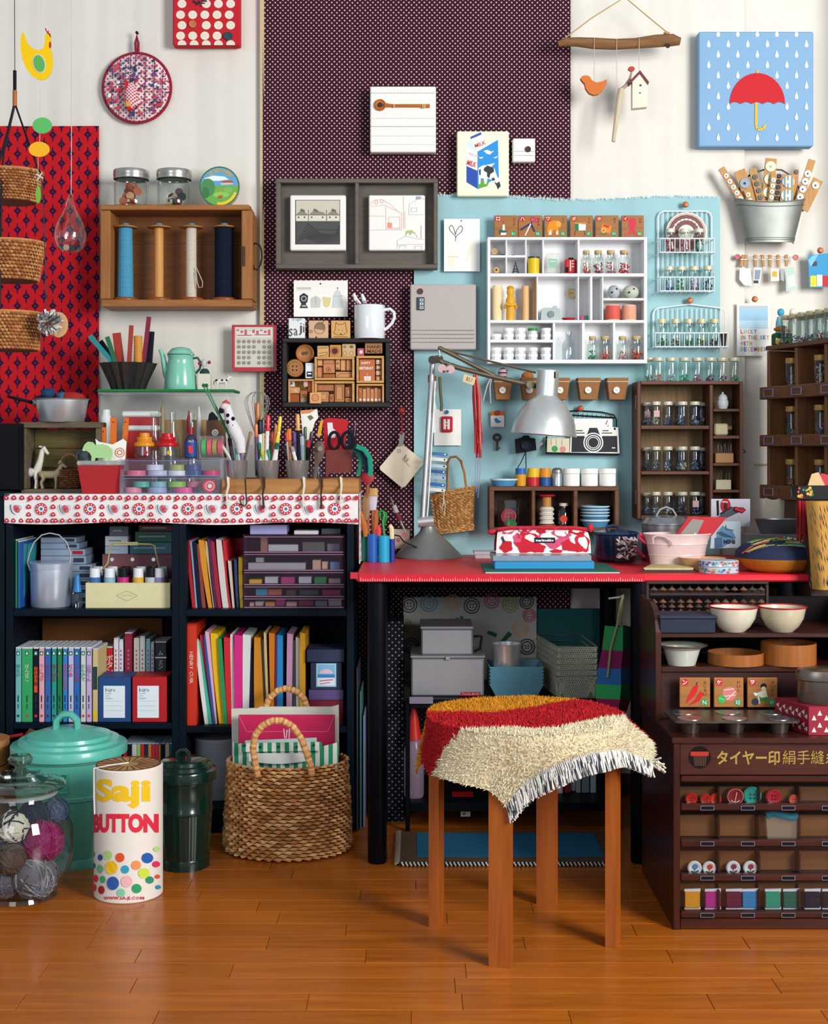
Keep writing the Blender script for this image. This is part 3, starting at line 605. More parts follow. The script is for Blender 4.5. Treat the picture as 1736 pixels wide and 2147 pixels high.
def pot(px,rw,tp,lb,cols,n):
 Y=3.90;x=X(px,Y);R=L(rw,Y);h=Z(tp,Y)-zt;t=T('glass_jar',lb,'jar','lidded jars on the spool crate')
 t.p('glass_body',MB(glass('eef3f2',.07,.6)).lathe(x,Y,zt,[(0,.001),(R*.88,.001),(R*.95,.004),(R*.97,h*.62),(R*.9,h*.68),(R*.9,h*.85)],22));t.p('lid',MB(metal('b8b6ae',.28)).lathe(x,Y,zt,[(R*.98,h*.74),(R,h*.76),(R*.98,h*.82),(R,h*.84),(R,h-.003),(R*.97,h),(0,h)],24));t.done()
 for i in range(n):
  a=i*2.4+px;q=R*.5*((i%3)/2);z=zt+.012+.014*(i//4);mb=MB(mt(cols[i%len(cols)],.4,0,.12));mb.T=Matrix.Translation((x+q*math.cos(a),Y-.012+q*.4*math.sin(a),z))@Matrix.Rotation(.35*math.sin(i*3),4,'Y')@Matrix.Rotation(-.9+.5*math.cos(i*2),4,'X');r=.0118*(1.25 if i%3==0 else .95)
  mb.lathe(0,0,0,[(0,-.002),(r,-.002),(r,.0012),(r*.8,.0022),(r*.62,.001),(0,.001)],14);mb.T=None;one('button',mb,NM[cols[i%len(cols)]]+' button inside the '+('fuller' if rw>37.2 else 'emptier')+' lidded jar on the spool crate','button','buttons in the jar of '+('red and wooden buttons' if rw>37.2 else 'dark buttons'))
pot(275.5,37.5,358,'round glass jar with metal lid half full of red and wooden buttons',('a84a34','d0824e','b8623a','c04632','7a2c2a','e0a070'),15)
pot(365,37,358,'round glass jar with metal lid holding a few dark buttons',('2e3a3c','c9b48a','5a2c3c','345a50','e0d8c8','20242c'),9)
Y=3.905;t=T('cheese_box','round green and blue picture box lid standing on edge on the spool crate','box');R=L(42.5,Y);x,z=X(460,Y),zt+R;py0=943-(z-1)*F/Y
t.p('box',MB(mt('d9cfae',.6)).lathe(x,Y,z,[(0,-.02),(R,-.02),(R,.0),(0,.0)],36,'y'));q=lambda a,b:(a,b+py0-383);mb=MB()
PQ=lambda c,pts:('p',c,[q(a,b)for a,b in pts])
sh=[('c','3c6b4a',460,py0,42.3,42.3,32),('c','63a2cc',460,py0,39.5,39.5,32),PQ('e8f0f2',[(428,366),(446,360),(470,362),(480,368),(458,371),(438,371)]),PQ('6cab4c',circ(460,383,39.3,39.3,20,0,-.05,PI+.05)),PQ('4f8a54',circ(436,385,15,19)),PQ('3f7a48',circ(431,396,8,12)),PQ('c8c2b0',[(462,375),(484,372),(490,378),(464,380)]),PQ('b4543c',[(462,375),(468,371),(486,370),(490,375)]),PQ('e8c83a',circ(460,383,39,39,12,0,.35,1.7)+circ(460,383,33,33,12,0,.35,1.7)[::-1]),PQ('8fc45e',circ(464,400,17,6)),PQ('b8582c',[(456,404),(462,401),(468,402),(465,408),(457,408)]),PQ('d9832c',[(459,391),(466,390),(466,393),(459,393)]),PQ('7fb456',circ(478,390,10,6))]
shapes(mb,Y,sh)
for i,ch in enumerate('LE BEAUCHENE'):
 a=math.radians(-128+i*7.6);txt(mb,ch,460+33.5*math.cos(a),py0+33.5*math.sin(a),7,Y,'d9a824',wp=4.2,rot=a+PI/2,bold=.03,base=.0014)
t.p('print',mb);t.done()
t=T('button_card','red bordered card of small round metal buttons hanging below the spool crate','card');Y=3.955
t.p('card',MB(mt('d9d2c0',.7)).pb(488,683,580,777,Y,Y+.003));mb=MB(mt('b82a38',.4))
for r in((486,681,579,685.5),(487,770,578,779),(486,685,492,771),(573,685,580,771)):mb.pb(*r,Y-.002,Y)
t.p('border',mb);mb=MB();sh=[('r','e9e2d8',495,690,571,708)]+[('r','c23a44',496+i*8.2,691+(i%2)*2,501.5+i*8.2,694+(i%3)*4)for i in range(9)]+[('r','c23a44',497,702,528,704),('r','c23a44',533,701,568,703)];shapes(mb,Y-.0005,sh);t.p('print',mb);bt=MB(mt('86755c',.4,.5))
for j in range(5):
 for i in range(7):
  if(i,j)not in((3,4),(3,3),(4,1)):bt.disc(501+i*10.6,716+j*11.2,Y-.0005,3.7,.002,10)
t.p('buttons',bt,kind='stuff');t.p('plastic_sleeve',MB(film('eef2f4',.06)).pb(493,687,573,770,Y-.0035,Y-.003,0));t.done()
# ================================================================ driftwood mobile
Y=3.90;t=T('driftwood','piece of brown driftwood hung on a beige string','driftwood')
pts=[(1170,92),(1185,88),(1210,88),(1245,91),(1290,93),(1330,91),(1375,86),(1410,84),(1426,87)];rs=[6,9,10,12,11.5,11,13.5,13,8]
t.p('branch',MB(wood('8e6742','6d4a2b','x',.8,30)).tube([(X(a,Y),Y,Z(b,Y))for a,b in pts],[L(r,Y)for r in rs],12));t.p('hanging_string',MB(cordm('b9995c')).ptube([(1186,79),(1240,38),(1310,-6),(1360,36),(1404,72)],Y,1.3,5));t.p('knot',MB(cordm('b9995c')).ell(X(1396,Y),Y-.012,Z(72,Y),.009,.008,.004));t.p('knot_hole',MB(mt('3a2c20',.9)).disc(1400,96,Y-.016,5,.003));t.done()
def hung(name,label,cat,sx,y0,y1):t=T(name,label,cat,'ornaments of the driftwood mobile');t.p('thread',MB(cordm('cfc4b0')).ptube([(sx,80),(sx,y0+12),(sx,y1)],Y-.018,.6,4));return t
t=hung('wooden_bird','small flat orange wooden bird hanging from the driftwood','ornament',1246,92,172);t.p('body',MB(mt('c96a26',.6)).pp([(1217,164),(1221,159),(1229,158),(1236,160),(1241,168),(1250,173),(1262,171),(1273,166),(1272,176),(1265,188),(1255,197),(1245,199),(1235,195),(1228,185),(1226,175),(1221,170)],Y-.02,Y-.004));t.done()
t=hung('wooden_stick','bleached wooden stick ornament with a tiny red bird hanging from the driftwood','ornament',1293,92,190);yy=Y-.018;t.p('stick',MB(mt('c6b698',.8,0,.1)).tube([(X(a,yy),yy,Z(b,yy))for a,b in((1303,186),(1299,205),(1294,240),(1286,297))],[L(r,yy)for r in(6.5,6.5,5.5,4)],9));t.p('twig',MB(mt('a8947a',.8)).tube([(X(a,yy),yy,Z(b,yy))for a,b in((1300,190),(1312,180),(1320,166),(1324,152),(1322,140))],[L(r,yy)for r in(4,4,3,2,1.5)],7));t.p('red_bird',MB(mt('b43c28',.6)).pp(circ(1324,144,7,5),yy-.008,yy));t.done()
t=hung('birdhouse','tiny white wooden birdhouse with a dark red roof hanging from the driftwood','ornament',1340,92,152);t.p('house',MB(mt('e0d8c4',.7)).pp([(1326,227),(1326,166),(1342,150),(1358,168),(1357,224)],Y-.03,Y-.004));yy=Y-.034
t.p('roof',MB(mt('6e2c38',.6)).pp([(1318,172),(1342,147),(1361,172),(1359,177),(1342,154),(1321,176)],yy,Y));t.p('hole',MB(mt('3a4a58',.6)).disc(1343,179,yy+.004,2.3,.002,10).disc(1342,195,yy+.004,1.6,.002,8));t.done()
# ================================================================ the two black bookcases and the printed runner on them
NAVY=mt('04121f',.5,0,.15,30);BF,BB_,ZT=3.60,3.885,.883
def bookcase(a,c,label,s1,s2):
 t=T('bookcase',label,'bookcase','black bookcases');W=15
 t.p('side_panel',MB(NAVY).box(X(a,BF),X(a+W,BF),BF,BB_,0,ZT-.004));t.p('side_panel',MB(NAVY).box(X(c-W,BF),X(c,BF),BF,BB_,0,ZT-.004))
 x0,x1=X(a+W,BF),X(c-W,BF);t.p('top_panel',MB(NAVY).box(x0,x1,BF,BB_,ZT-.024,ZT-.004));t.p('back_panel',MB(mt('05121e',.7)).box(x0,x1,BB_-.006,BB_,.02,ZT-.024))
 for s,th in((s1,.018),(s2,.016)):t.p('shelf',MB(NAVY).box(x0,x1,BF+.002,BB_-.007,s-th,s))
 t.p('shelf',MB(NAVY).box(x0,x1,BF+.002,BB_-.007,.05,.066));t.p('plinth',MB(NAVY).box(x0,x1,BF+.01,BF+.025,0,.05));t.done()
S1,S2=Z(1278,BF),Z(1516,BF)
bookcase(12,375,'black bookcase holding the silver lidded pail and rows of slim discs',S1,S2)
bookcase(375,742,'black bookcase next to the desk, holding coloured paper folders',S1,Z(1524,BF))
one('black_cabinet',MB(NAVY).box(X(-160,BF),X(10,BF),BF+.01,BB_,0,Z(1030,BF)).box(X(-160,BF)+.02,X(9,BF),BF,BF+.01,.05,Z(1030,BF)-.02),'plain black cabinet side standing at the edge beside the bookcases','cabinet')
one('black_box',MB(mt('0e0e14',.7)).box(X(-120,3.66),X(41,3.66),3.67,3.86,Z(1030,BF),Z(888,3.66)).box(X(-120,3.66),X(38,3.66),3.66,3.67,Z(1028,BF),Z(890,3.66)),'plain black box on the cabinet beside the weathered crate','box')
t=T('table_runner','white oilcloth runner printed with red telephones and dials over the bookcases','runner');OIL=mt('e9e6e4',.35,0,.03)
def drop(u,v):
 x=X(9+742*u,BF-.006);z=ZT+.002-(ZT+.002-Z(1096+3*math.sin(u*13)+2*u,BF))*(1-v);return(x,BF-.006-.003*math.sin(u*31)*(1-v)-.002*math.sin(u*57)*(1-v),z)
cl=MB(OIL).slab(drop,60,4,.001);cl.box(X(9,BF-.006),X(751,BF-.006),BF-.006,BB_,ZT-.002,ZT+.0015,0);xr=X(750,BF)
cl.grid(lambda u,v:(xr+.0035+.003*math.sin(u*14)*(1-v),BF-.004+.17*u,ZT-(ZT-Z(1182,BF))*(1-v)),16,4);t.p('cloth',cl)
sh=[];RD='c2283a';RR=random.Random(12)
def phone(x,y,k=1.):sh.extend([('p',RD,[(x-5.5*k,y+4*k),(x-5*k,y),(x-3*k,y-3*k),(x,y-5*k),(x+3*k,y-3*k),(x+5*k,y),(x+5.5*k,y+4*k),(x,y+5.5*k)]),('c','f0dcdc',x,y+.5*k,1.8*k,1.6*k,8)])
for i in range(15):
 x0=14+i*51.3;n0=len(sh)
 for j,(dx,y)in enumerate(((-1,1043),(15,1043),(32,1043))):phone(x0+dx,y+.25*i*.1)
 sh.append(('p',RD,[(x0+43,1043),(x0+48,1040),(x0+54,1041),(x0+55,1046),(x0+49,1050),(x0+42,1053),(x0+45,1048)]))if x0<690 else 0
 phone(x0+46,1062);phone(x0+46,1078,.95)
 for dx in(0,14,30,45):phone(x0+dx,1091,.95)
 if x0>690:sh=[q for q in sh if(q[2][0][0]if q[0]=='p' else q[2])<745];break
 x,y=x0+21,1067
 if i%2==0:sh+=[('p','2c6a80',circ(x-5,y,8,13,8,-.4,1.9,4.2)+circ(x-3,y,8,13,8,-.4,1.9,4.2)[::-1]),('p','c9536a',circ(x,y,6,9,10,-.5)),('o','9aa6bc',x+4,y-2,6,1),('c','c23a4a',x-1,y+1,3,4,8)]
 else:sh+=[('c',RD,x,y,12.5),('c','e9e6e4',x,y,6.5)]+[('c','f0dede',x+9.4*math.cos(k*.628),y+9.4*math.sin(k*.628),1.5,1.5,6)for k in range(10)]+[('c','3a7aa0',x,y,3.4)]
mb=MB();shapes(mb,BF-.010,sh,.000006);t.p('print',mb,kind='stuff');mb=MB(ink(RD))
for i in range(8):
 for j in range(2):mb.add([(xr+.0072,BF+.01+.03*j+dy*.006,Z(1050+i*17,BF)+dz*.007)for dy,dz in((-1,-1),(1,-1),(1,.4),(0,1),(-1,.4))],[(0,1,2,3,4)])
t.p('side_print',mb,kind='stuff');t.done()
ZT+=.0017
# ---- weathered crate with toy animals
GW=wood('6f6450','4f4534','x',.8,30);Ya,Yb=3.70,3.79
t=T('wooden_crate','weathered grey wooden crate on its side holding toy animals','crate')
t.p('top_board',MB(GW).box(X(42,Ya),X(210,Ya),Ya,Yb,Z(897,Ya),Z(885,Ya)));t.p('bottom_board',MB(GW).box(X(44,Ya),X(210,Ya),Ya,Yb,ZT,ZT+.010));zz=Z(897,Ya)
t.p('side_board',MB(GW).box(X(42,Ya),X(54,Ya),Ya+.002,Yb,ZT+.011,zz-.001));t.p('side_board',MB(GW).box(X(200,Ya),X(210,Ya),Ya+.002,Yb,ZT+.011,zz-.001))
for i in range(3):a=ZT+.011+(zz-ZT-.012)*i/3;t.p('back_board',MB(wood('6e6138','4d4224','x',.8)).box(X(54,Ya)+.001,X(200,Ya)-.001,Yb-.008,Yb,a+.0008,a+(zz-ZT-.012)/3-.0008))
t.done();zc=ZT+.0105
def skin(name,label,cat,body,mats_,spots=(),group=None):
 t=T(name,label,cat,group)
 for n,m,segs in body:
  mb=MB(m)
  for sg in segs:
   if len(sg)==2:mb.tube(sg[0],sg[1],9)
   else:mb.ell(*sg,10,7)
  t.p(n,mb)
 return t.done()
def animal(name,label,px,Y,z0,s,cols,face=1,neck=.5,horns=False,cat='toy animal',black=None):
 x=X(px,Y);f=face;B=mt(cols[0],.55,0,.1);t=T(name,label,cat,'toy farm animals');h=s
 P=lambda a,b,c:(x+f*a*h,Y+b*h,z0+c*h)
 mb=MB(B);mb.tube([P(-.62,0,.86),P(-.5,0,.84),P(-.2,0,.80),P(.15,0,.80),P(.42,0,.86),P(.58,0,.95+neck*.3),P(.66,0,1.05+neck*.55),P(.74,0,1.06+neck*.62),P(.92,0,1.0+neck*.5),P(.98,0,.97+neck*.48)],[.10*h,.19*h,.22*h,.23*h,.22*h,.15*h,.12*h,.125*h,.08*h,.06*h],10)
 for q in(-1,1):mb.tube([P(.66,q*.08,1.13+neck*.6),P(.60,q*.20,1.17+neck*.6),P(.57,q*.26,1.14+neck*.6)],[.03*h,.05*h,.015*h],6)
 t.p('body',mb)
 for a,b,k in((.36,.12,1),(.36,-.12,1),(-.42,.12,-1),(-.42,-.12,-1)):
  t.p('leg',MB(B).tube([P(a,b,.82),P(a+(.02 if k>0 else .08),b,.58),P(a+(.03 if k>0 else-.06),b,.34),P(a+.0,b,.08),P(a+.01,b,0)],[.13*h,.10*h,.06*h,.05*h,.065*h],8))
 t.p('tail',MB(mt(cols[1],.6)).tube([P(-.64,0,.9),P(-.72,0,.78),P(-.73,0,.5)],[.03*h,.025*h,.035*h],6))
 if horns:t.p('horns',MB(mt('cfc6a8',.5)).tube([P(.66,-.04,1.2+neck*.6),P(.62,-.14,1.3+neck*.6),P(.56,-.2,1.2+neck*.6)],[.04*h,.03*h,.01*h],6).tube([P(.66,.04,1.2+neck*.6),P(.62,.14,1.3+neck*.6),P(.56,.2,1.2+neck*.6)],[.04*h,.03*h,.01*h],6))
 if black:
  sp=MB(mt(black,.6))
  for a,c,r in((-.45,.88,.13),(.05,.86,.15),(.45,.9,.12)):
   for q in(-1,1):sp.ell(*P(a,q*.15,c),r*h,.09*h,r*h*.9,8,6)
  t.p('patches',sp,kind='stuff')
 return t.done()
animal('toy_llama','standing white toy llama with a tall neck in the weathered crate',60,3.74,zc,.055,('d8d2c6','b8b0a4'),1,1.5)
animal('toy_sheep','beige horned toy sheep at the front of the weathered crate',104,3.73,zc,.047,('a89678','8a7a60'),1,.5,True)
animal('toy_cow','small black toy animal with white legs in the weathered crate',80,3.755,zc,.036,('22242e','101014'),-1,.4,black='d0d0d0')
t=T('mini_basket','small round brown basket with an arched handle in the weathered crate','basket');Y=3.75;x=X(146,Y)
t.p('woven_strands',weave(MB(),x,Y,zc+.002,zc+.052,9,30,lambda v:(L(20+7*v,Y),)*2,.002,.2,cols=[mt(c,.7)for c in('7a4a28','6a3c1e','8f5a34')]),kind='stuff');t.p('lining',MB(mt('4a2c18',.8)).cyl(x,Y,zc,zc+.05,L(18,Y),L(24,Y)));t.p('handle',MB(mt('8f5c34',.6)).tube([(x+L(23,Y)*math.cos(a),Y,zc+.05+L(33,Y)*math.sin(a))for a in[i*PI/12 for i in range(13)]],.0035,7));t.done()
zl=Z(966,3.612);Y=3.655;t=T('toy_elephant','small grey toy elephant head peeking beside the green sheep','toy animal','toy farm animals');t.p('body',MB(mt('454e54',.6)).tube([(X(a,Y),Y,Z(b,Y))for a,b in((190,975),(182,962),(173,953),(168,947),(163,950),(160,962))],[L(r,Y)for r in(12,12,10,7,4,2.5)],10).tube([(X(182,Y),Y-.004,Z(966,Y)),(X(180,Y),Y-.004,zl)],[L(8,Y),L(6,Y)],8));t.p('ear',MB(mt('3a4248',.6)).pp(circ(178,953,7,9),Y-.02,Y-.016));t.done()
# ---- aluminium pan on the crate
Y=3.74;zp=Z(885,Ya)+.0005;x=X(130,Y);t=T('saucepan','dented aluminium saucepan with a thin black handle on the weathered crate','pan');h=Z(837,Y)-zp
t.p('pan_body',MB(ALU).lathe(x,Y,zp,[(0,0),(L(43,Y),0),(L(46,Y),.004),(L(54,Y),h-.003),(L(57,Y),h),(L(55,Y),h+.001),(L(52,Y),h-.004),(L(44,Y),.004),(0,.004)],36));t.p('handle',MB(mt('17161a',.5)).tube([(x-L(54,Y),Y,zp+h-.012),(X(62,Y),Y-.01,Z(842,Y)),(X(26,Y),Y-.02,Z(833,Y)),(X(20,Y),Y-.02,Z(831,Y))],[.006,.0045,.004,.003],8));t.p('ferrule',MB(STEEL).tube([(x-L(52,Y),Y,zp+h-.012),(X(70,Y),Y-.008,Z(843,Y))],.0065,8));t.done()
for pts,c,l in(((88,836,14,6),'1c2030','dark'),((102,826,16,10),'1f3f66','navy blue'),((132,832,13,8),'2f6690','mid blue'),((150,832,28,8),'a8241e','bright red')):
 mb=MB(fab(c,300));mb.ell(X(pts[0],Y),Y,Z(pts[1],Y),L(pts[2],Y),.03,L(pts[3],Y)*1.3,12,7);one('felt_ball',mb,l+' felt lump lying in the aluminium saucepan','felt')
# ---- acrylic stand with green felt top
Ya,Yb=3.76,3.90;z1,z0=Z(816,Ya),Z(824,Ya);AC=film('dfe8ea',.015);t=T('acrylic_stand','clear acrylic riser with a green felt top on the bookcase','stand')
t.p('felt_top',MB(fab('1f7a3c',300)).box(X(204,Ya),X(490,Ya),Ya,Yb,z0+.004,z1));t.p('top_plate',MB(film('dfe8ea',.12)).box(X(205,Ya),X(488,Ya),Ya+.002,Yb,z0-.004,z0+.003));t.p('side_plate',MB(AC).box(X(206,Ya),X(210,Ya),Ya+.004,Yb,ZT,z0-.005));t.p('side_plate',MB(AC).box(X(480,Ya),X(484,Ya),Ya+.004,Yb,ZT,z0-.005));t.p('edge_shelf',MB(AC).box(X(211,Ya),X(479,Ya),Yb-.004,Yb,z0-.09,z0-.005));t.done()
Y=3.83;x=X(269,Y);t=T('fluted_mould','dark fluted metal baking mould holding coloured sticks on the green felt','baking mould');h=Z(762,Y)-z1;FM=mt('4a4644',.38,.8,.2);n=96;pr=[(L(34,Y),0),(L(40,Y),h*.3),(L(58,Y),h)]
mb=MB(FM).lathe(x,Y,z1,[(0,0),(L(34,Y),0)],n);mb.lathe(x,Y,z1,pr,n,ripple=16,ramp=.055);mb.lathe(x,Y,z1,[(L(54,Y),h),(L(36,Y),h*.3),(L(30,Y),.003),(0,.003)],n,ripple=16,ramp=.05);t.p('mould',mb);t.done()
for a,b,w,c,l,cat in(((188,704),(240,765),10,'1f8a8c','long turquoise','s'),((210,715),(245,765),10,'1b1c22','black','s'),((224,706),(243,764),9,'1f6a44','dark green','s'),((244,698),(252,764),17,'a8301f','wide brick red','s'),((275,682),(270,764),9,'9c3420','slim rust red','s'),((312,664),(300,764),9,'7c1430','tall crimson','s'),((317,695),(312,764),13,'1d1a2c','dark violet','s')):
 Y2=Y+JR.uniform(-.02,.015);mb=MB(mt(c,.5));(px,py),(qx,qy)=a,b;d=math.hypot(qx-px,qy-py);nx,ny=-(qy-py)/d*w/2,(qx-px)/d*w/2
 mb.pp([(px+nx,py+ny),(px-nx,py-ny),(qx-nx,qy-ny),(qx+nx,qy+ny)],Y2,Y2+.006);one('comb_stick',mb,l+' flat stick standing in the fluted baking mould','stick')
t=T('bobbin_roll','orange ridged paper roll standing in the fluted baking mould','roll');mb=MB(mt('c98a34',.6));xx=X(291,Y);
mb.lathe(xx,Y-.01,0,[(0,Z(765,Y))]+[(L(9.5 if i%2 else 8.6,Y),Z(765-i*3,Y))for i in range(21)]+[(0,Z(704,Y))],14);t.p('roll',mb);t.done()
Y=3.83;x=X(379,Y);t=T('enamel_coffee_pot','mint green enamel coffee pot with a thin spout on the green felt','coffee pot');MINT=mt('7fc4ac',.18,0,.05,coat=.6);zz=lambda p:Z(p,Y)-z1
t.p('pot_body',MB(MINT).lathe(x,Y,z1,[(0,0),(L(34,Y),0),(L(35,Y),.004),(L(33,Y),zz(790)),(L(28,Y),zz(764)),(L(26,Y),zz(752)),(L(28,Y),zz(748)),(L(27,Y),zz(744))],30));t.p('lid',MB(MINT).lathe(x,Y,z1,[(L(28,Y),zz(744)),(L(29,Y),zz(742)),(L(26,Y),zz(738)),(L(20,Y),zz(731)),(L(9,Y),zz(728)),(0,zz(727))],28));t.p('rim',MB(mt('234038',.3)).lathe(x,Y,z1,[(L(27.2,Y),zz(745.5)),(L(29.4,Y),zz(744.5)),(L(27.2,Y),zz(743.5))],28))
t.p('spout',MB(MINT).tube([(X(a,Y),Y,Z(b,Y))for a,b in((362,798),(350,785),(345,765),(341,745),(336,732))],[L(r,Y)for r in(14,9,6.5,5,4)],10));t.p('handle',MB(mt('2c5a50',.3)).tube([(X(a,Y),Y,Z(b,Y))for a,b in((402,752),(414,750),(421,760),(419,773),(410,783))],L(2.6,Y),8));t.p('hinge',MB(STEEL).ell(X(404,Y),Y-.02,Z(744,Y),.004,.004,.004));t.done()
Y=3.82;t=T('mini_planter','tiny white planter with a dark cactus shape on the green felt','ornament');t.p('pot',MB(mt('d5cfbe',.6)).box(X(416,Y),X(442,Y),Y-.015,Y+.015,z1,Z(784,Y)));t.p('plant',MB(mt('1f3a34',.7)).lathe(X(429,Y),Y,Z(785,Y),[(L(11,Y),0),(L(10,Y),.008),(L(6,Y),.015),(0,.017)],14));mb=MB(mt('b8c0b8',.6))
mb.tube([(X(429,Y),Y,Z(774,Y)),(X(428,Y),Y,Z(752,Y))],.004,6).ell(X(428,Y),Y,Z(762,Y),.008,.006,.012);t.p('figure',mb);t.p('berries',MB(mt('8e2440',.4)).ell(X(419,Y),Y-.004,Z(762,Y),.005,.005,.005).ell(X(439,Y),Y-.004,Z(760,Y),.005,.005,.005),kind='stuff');t.done()
animal('toy_cow','black and white toy cow standing at the end of the green felt',465,3.82,z1,.030,('dcd8d2','202020'),1,.25,black='1c1c22')
# ---- red container with lid, green paper sheep, card
Y=3.612;x0,x1=X(163,Y),X(249,Y);t=T('red_container','square red plastic container with a clear lid on the bookcase','container');mb=MB(mt('a81a1e',.35));zt_=Z(976,Y);i=.012
mb.add([(x0+i,Y,ZT),(x1-i,Y,ZT),(x1-i,Y+.065,ZT),(x0+i,Y+.065,ZT),(x0,Y-.004,zt_),(x1,Y-.004,zt_),(x1,Y+.075,zt_),(x0,Y+.075,zt_)],[(0,1,5,4),(1,2,6,5),(2,3,7,6),(3,0,4,7),(3,2,1,0),(4,5,6,7)]);t.p('tub',mb);t.p('lid',MB(film('e8ece8',.35)).box(x0-.002,x1+.002,Y-.006,Y+.077,zt_+.0005,Z(966,Y),.003));t.done();zl=Z(966,Y)
Y=3.635;t=T('paper_sheep','flat pale green sheep cut-out standing on the clear lid','cut-out');py=lambda b:b
t.p('cutout',MB(mt('a6cf8e',.7)).pp([(172,944),(177,932),(184,926),(194,927),(200,933),(214,931),(226,935),(234,942),(235,953),(232,962),(231,966),(224,966),(223,960),(200,960),(198,966),(191,966),(192,957),(188,950),(181,945),(176,946)],Y-.004,Y));t.done()
Y=3.66;t=T('origami_card','white folded paper with an orange ring print behind the green sheep','paper');t.p('paper',MB(PAPER).pp([(200,920),(207,926),(236,932),(258,920),(265,926),(262,966),(206,966)],Y,Y+.003));mb=MB();shapes(mb,Y,[('o','d9785a',251,949,10.5,2.2),('o','d9785a',251,949,6,2.4)]);t.p('print',mb);t.done()
for a,b,c,d,l in((211,895,222,922,'short orange folding ruler'),(231,875,244,928,'orange folding ruler with a rivet'),(256,875,270,926,'orange folding ruler tilted at the end of the three')):
 Y=3.72;t=T('ruler',l+' behind the folded paper','ruler','orange rulers');k=5 if a==256 else 0;t.p('blade',MB(mt('d96a1c',.5)).pp([(a+k,b),(c,b+1),(c-k,968),(a-k,968)],Y,Y+.004));t.p('marks',MB(ink('3a2412')).disc((a+c)/2,b+10,Y-.0002,1.5,.0005,8));t.done()
Y=3.80;t=T('lunch_tin','stacked red tin boxes with white lids behind the sweet jars','tin')
t.p('tin_body',MB(mt('a81c1e',.4)).pb(262,874,325,892,Y,Y+.07));t.p('tin_body',MB(mt('a81c1e',.4)).box(X(262,Y),X(325,Y),Y,Y+.07,ZT,Z(903,Y)));t.p('lid',MB(mt('d8dad8',.4)).pb(254,862,332,874,Y-.004,Y+.075,.004));t.p('lid',MB(mt('d8dad8',.4)).pb(256,892,330,903,Y-.004,Y+.075,.004));t.done()
Y=3.79;t=T('plastic_bottle','white plastic bottle behind the orange rulers','bottle');t.p('bottle_body',MB(mt('d5dad6',.4)).lathe(X(222,Y),Y,ZT,[(0,0),(L(12,Y),0),(L(12,Y),Z(876,Y)-ZT),(L(9,Y),Z(870,Y)-ZT),(L(9,Y),Z(859,Y)-ZT),(0,Z(858,Y)-ZT)],16));t.done()
ZD=Z(962,3.64)+.0005
for cx,w,lt,c,l in((303,21,908,'d98a1c','orange'),(351,23,909,'b8181c','red')):
 Y=3.68;t=T('sweet_jar','small clear jar with a stepped '+l+' plastic lid on the clear drawers','jar','sweet jars');x=X(cx,Y);a=lambda p:Z(p,Y)-ZD;R=L(w,Y);LM=mt(c,.3)
 t.p('jar_body',MB(glass('f2f6f6',.08,.6)).lathe(x,Y,ZD,[(0,.001),(R*.75,.001),(R*.9,.004),(R*1.02,a(955)),(R,a(945)),(R*.9,a(936)),(R*.88,a(932))],22));t.p('lid',MB(LM).lathe(x,Y,ZD,[(R*1.,a(936)),(R*1.05,a(934)),(R,a(929)),(R*.8,a(927)),(R*.72,a(924)),(R*.78,a(921)),(R*.74,a(917)),(R*.52,a(916)),(R*.5,a(lt)),(0,a(lt-1))],22));t.p('sticker',MB(ink('c8281c' if l=='orange' else 'e0a020')).disc(cx+3,949,Y-R*1.0,4.5,.0005,8));t.done()
def bottle(cx,w,tp,Y,lab,prof,g,cap=None,z0=None,group=None,extra=None):
 z0=ZT if z0 is None else z0;t=T('glass_bottle',lab,'bottle',group);x=X(cx,Y);h=Z(tp,Y)-z0;R=L(w,Y);t.p('bottle_body',MB(g).lathe(x,Y,z0,[(0,.001)]+[(R*a,h*b)for a,b in prof],18))
 if cap:t.p('cap',MB(mt(cap[0],.35)).lathe(x,Y,z0,[(0,h*cap[1]),(R*cap[2],h*cap[1]),(R*cap[3],h*1.02),(0,h*1.03)],14))
 if extra:extra(t,x,Y,z0,h,R)
 return t.done()
BP=[(.95,.0),(1,.03),(1,.5),(.85,.62),(.42,.8),(.36,.95),(.42,.97),(.42,1)]
bottle(324,17,866,3.75,'clear glass flask behind the orange lidded sweet jar',[(.9,0),(1,.03),(.9,.3),(.5,.8),(.42,.96),(.6,1)],glass('f0f4f4',.09,.7));bottle(362,17,865,3.73,'clear glass cruet bottle behind the red lidded sweet jar',BP,glass('f0f4f4',.09,.7));bottle(402,16,866,3.74,'clear narrow-necked glass bottle behind the small blue label bottle',BP,glass('f0f4f4',.09,.7))
def lab1(t,x,Y,z0,h,R):
 t.p('label',MB(mt('1f3f86',.5)).lathe(x,Y,z0,[(R*1.03,h*.06),(R*1.03,h*.55),(R*.8,h*.7)],16));mb=MB();py=Z(0,Y);shapes(mb,Y-R*1.03,[('p','d8383c',circ(400,943,5,8)),('p','d8383c',circ(397,937,3,3))]);txt(mb,'CALCI',400,925,5,Y-R*1.03,'e8e8f0',wp=12);t.p('print',mb)
bottle(400,12.5,897,3.66,'little bottle with red cap and blue label on the clear drawers',[(.95,0),(1,.04),(1,.6),(.75,.72),(.45,.78),(.45,.8)],mt('2c2f44',.3),('8e1428',.79,.5,.46),ZD,None,lab1)
for cx,tp,c,l in((341,842,'9a8a6a','cork-topped vial'),(396,862,'a81c2c','crimson felt-tip pen'),(417,852,'d8d2ce','red-nozzled glue bottle')):
 Y=3.84;one('marker',MB(mt(c,.4)).lathe(X(cx,Y),Y,0,[(0,ZT),(.006,ZT),(.006,Z(tp+18,Y)),(.0035,Z(tp+10,Y)),(.002,Z(tp,Y)),(0,Z(tp-1,Y))],10),l+' standing behind the glass bottles','pen')
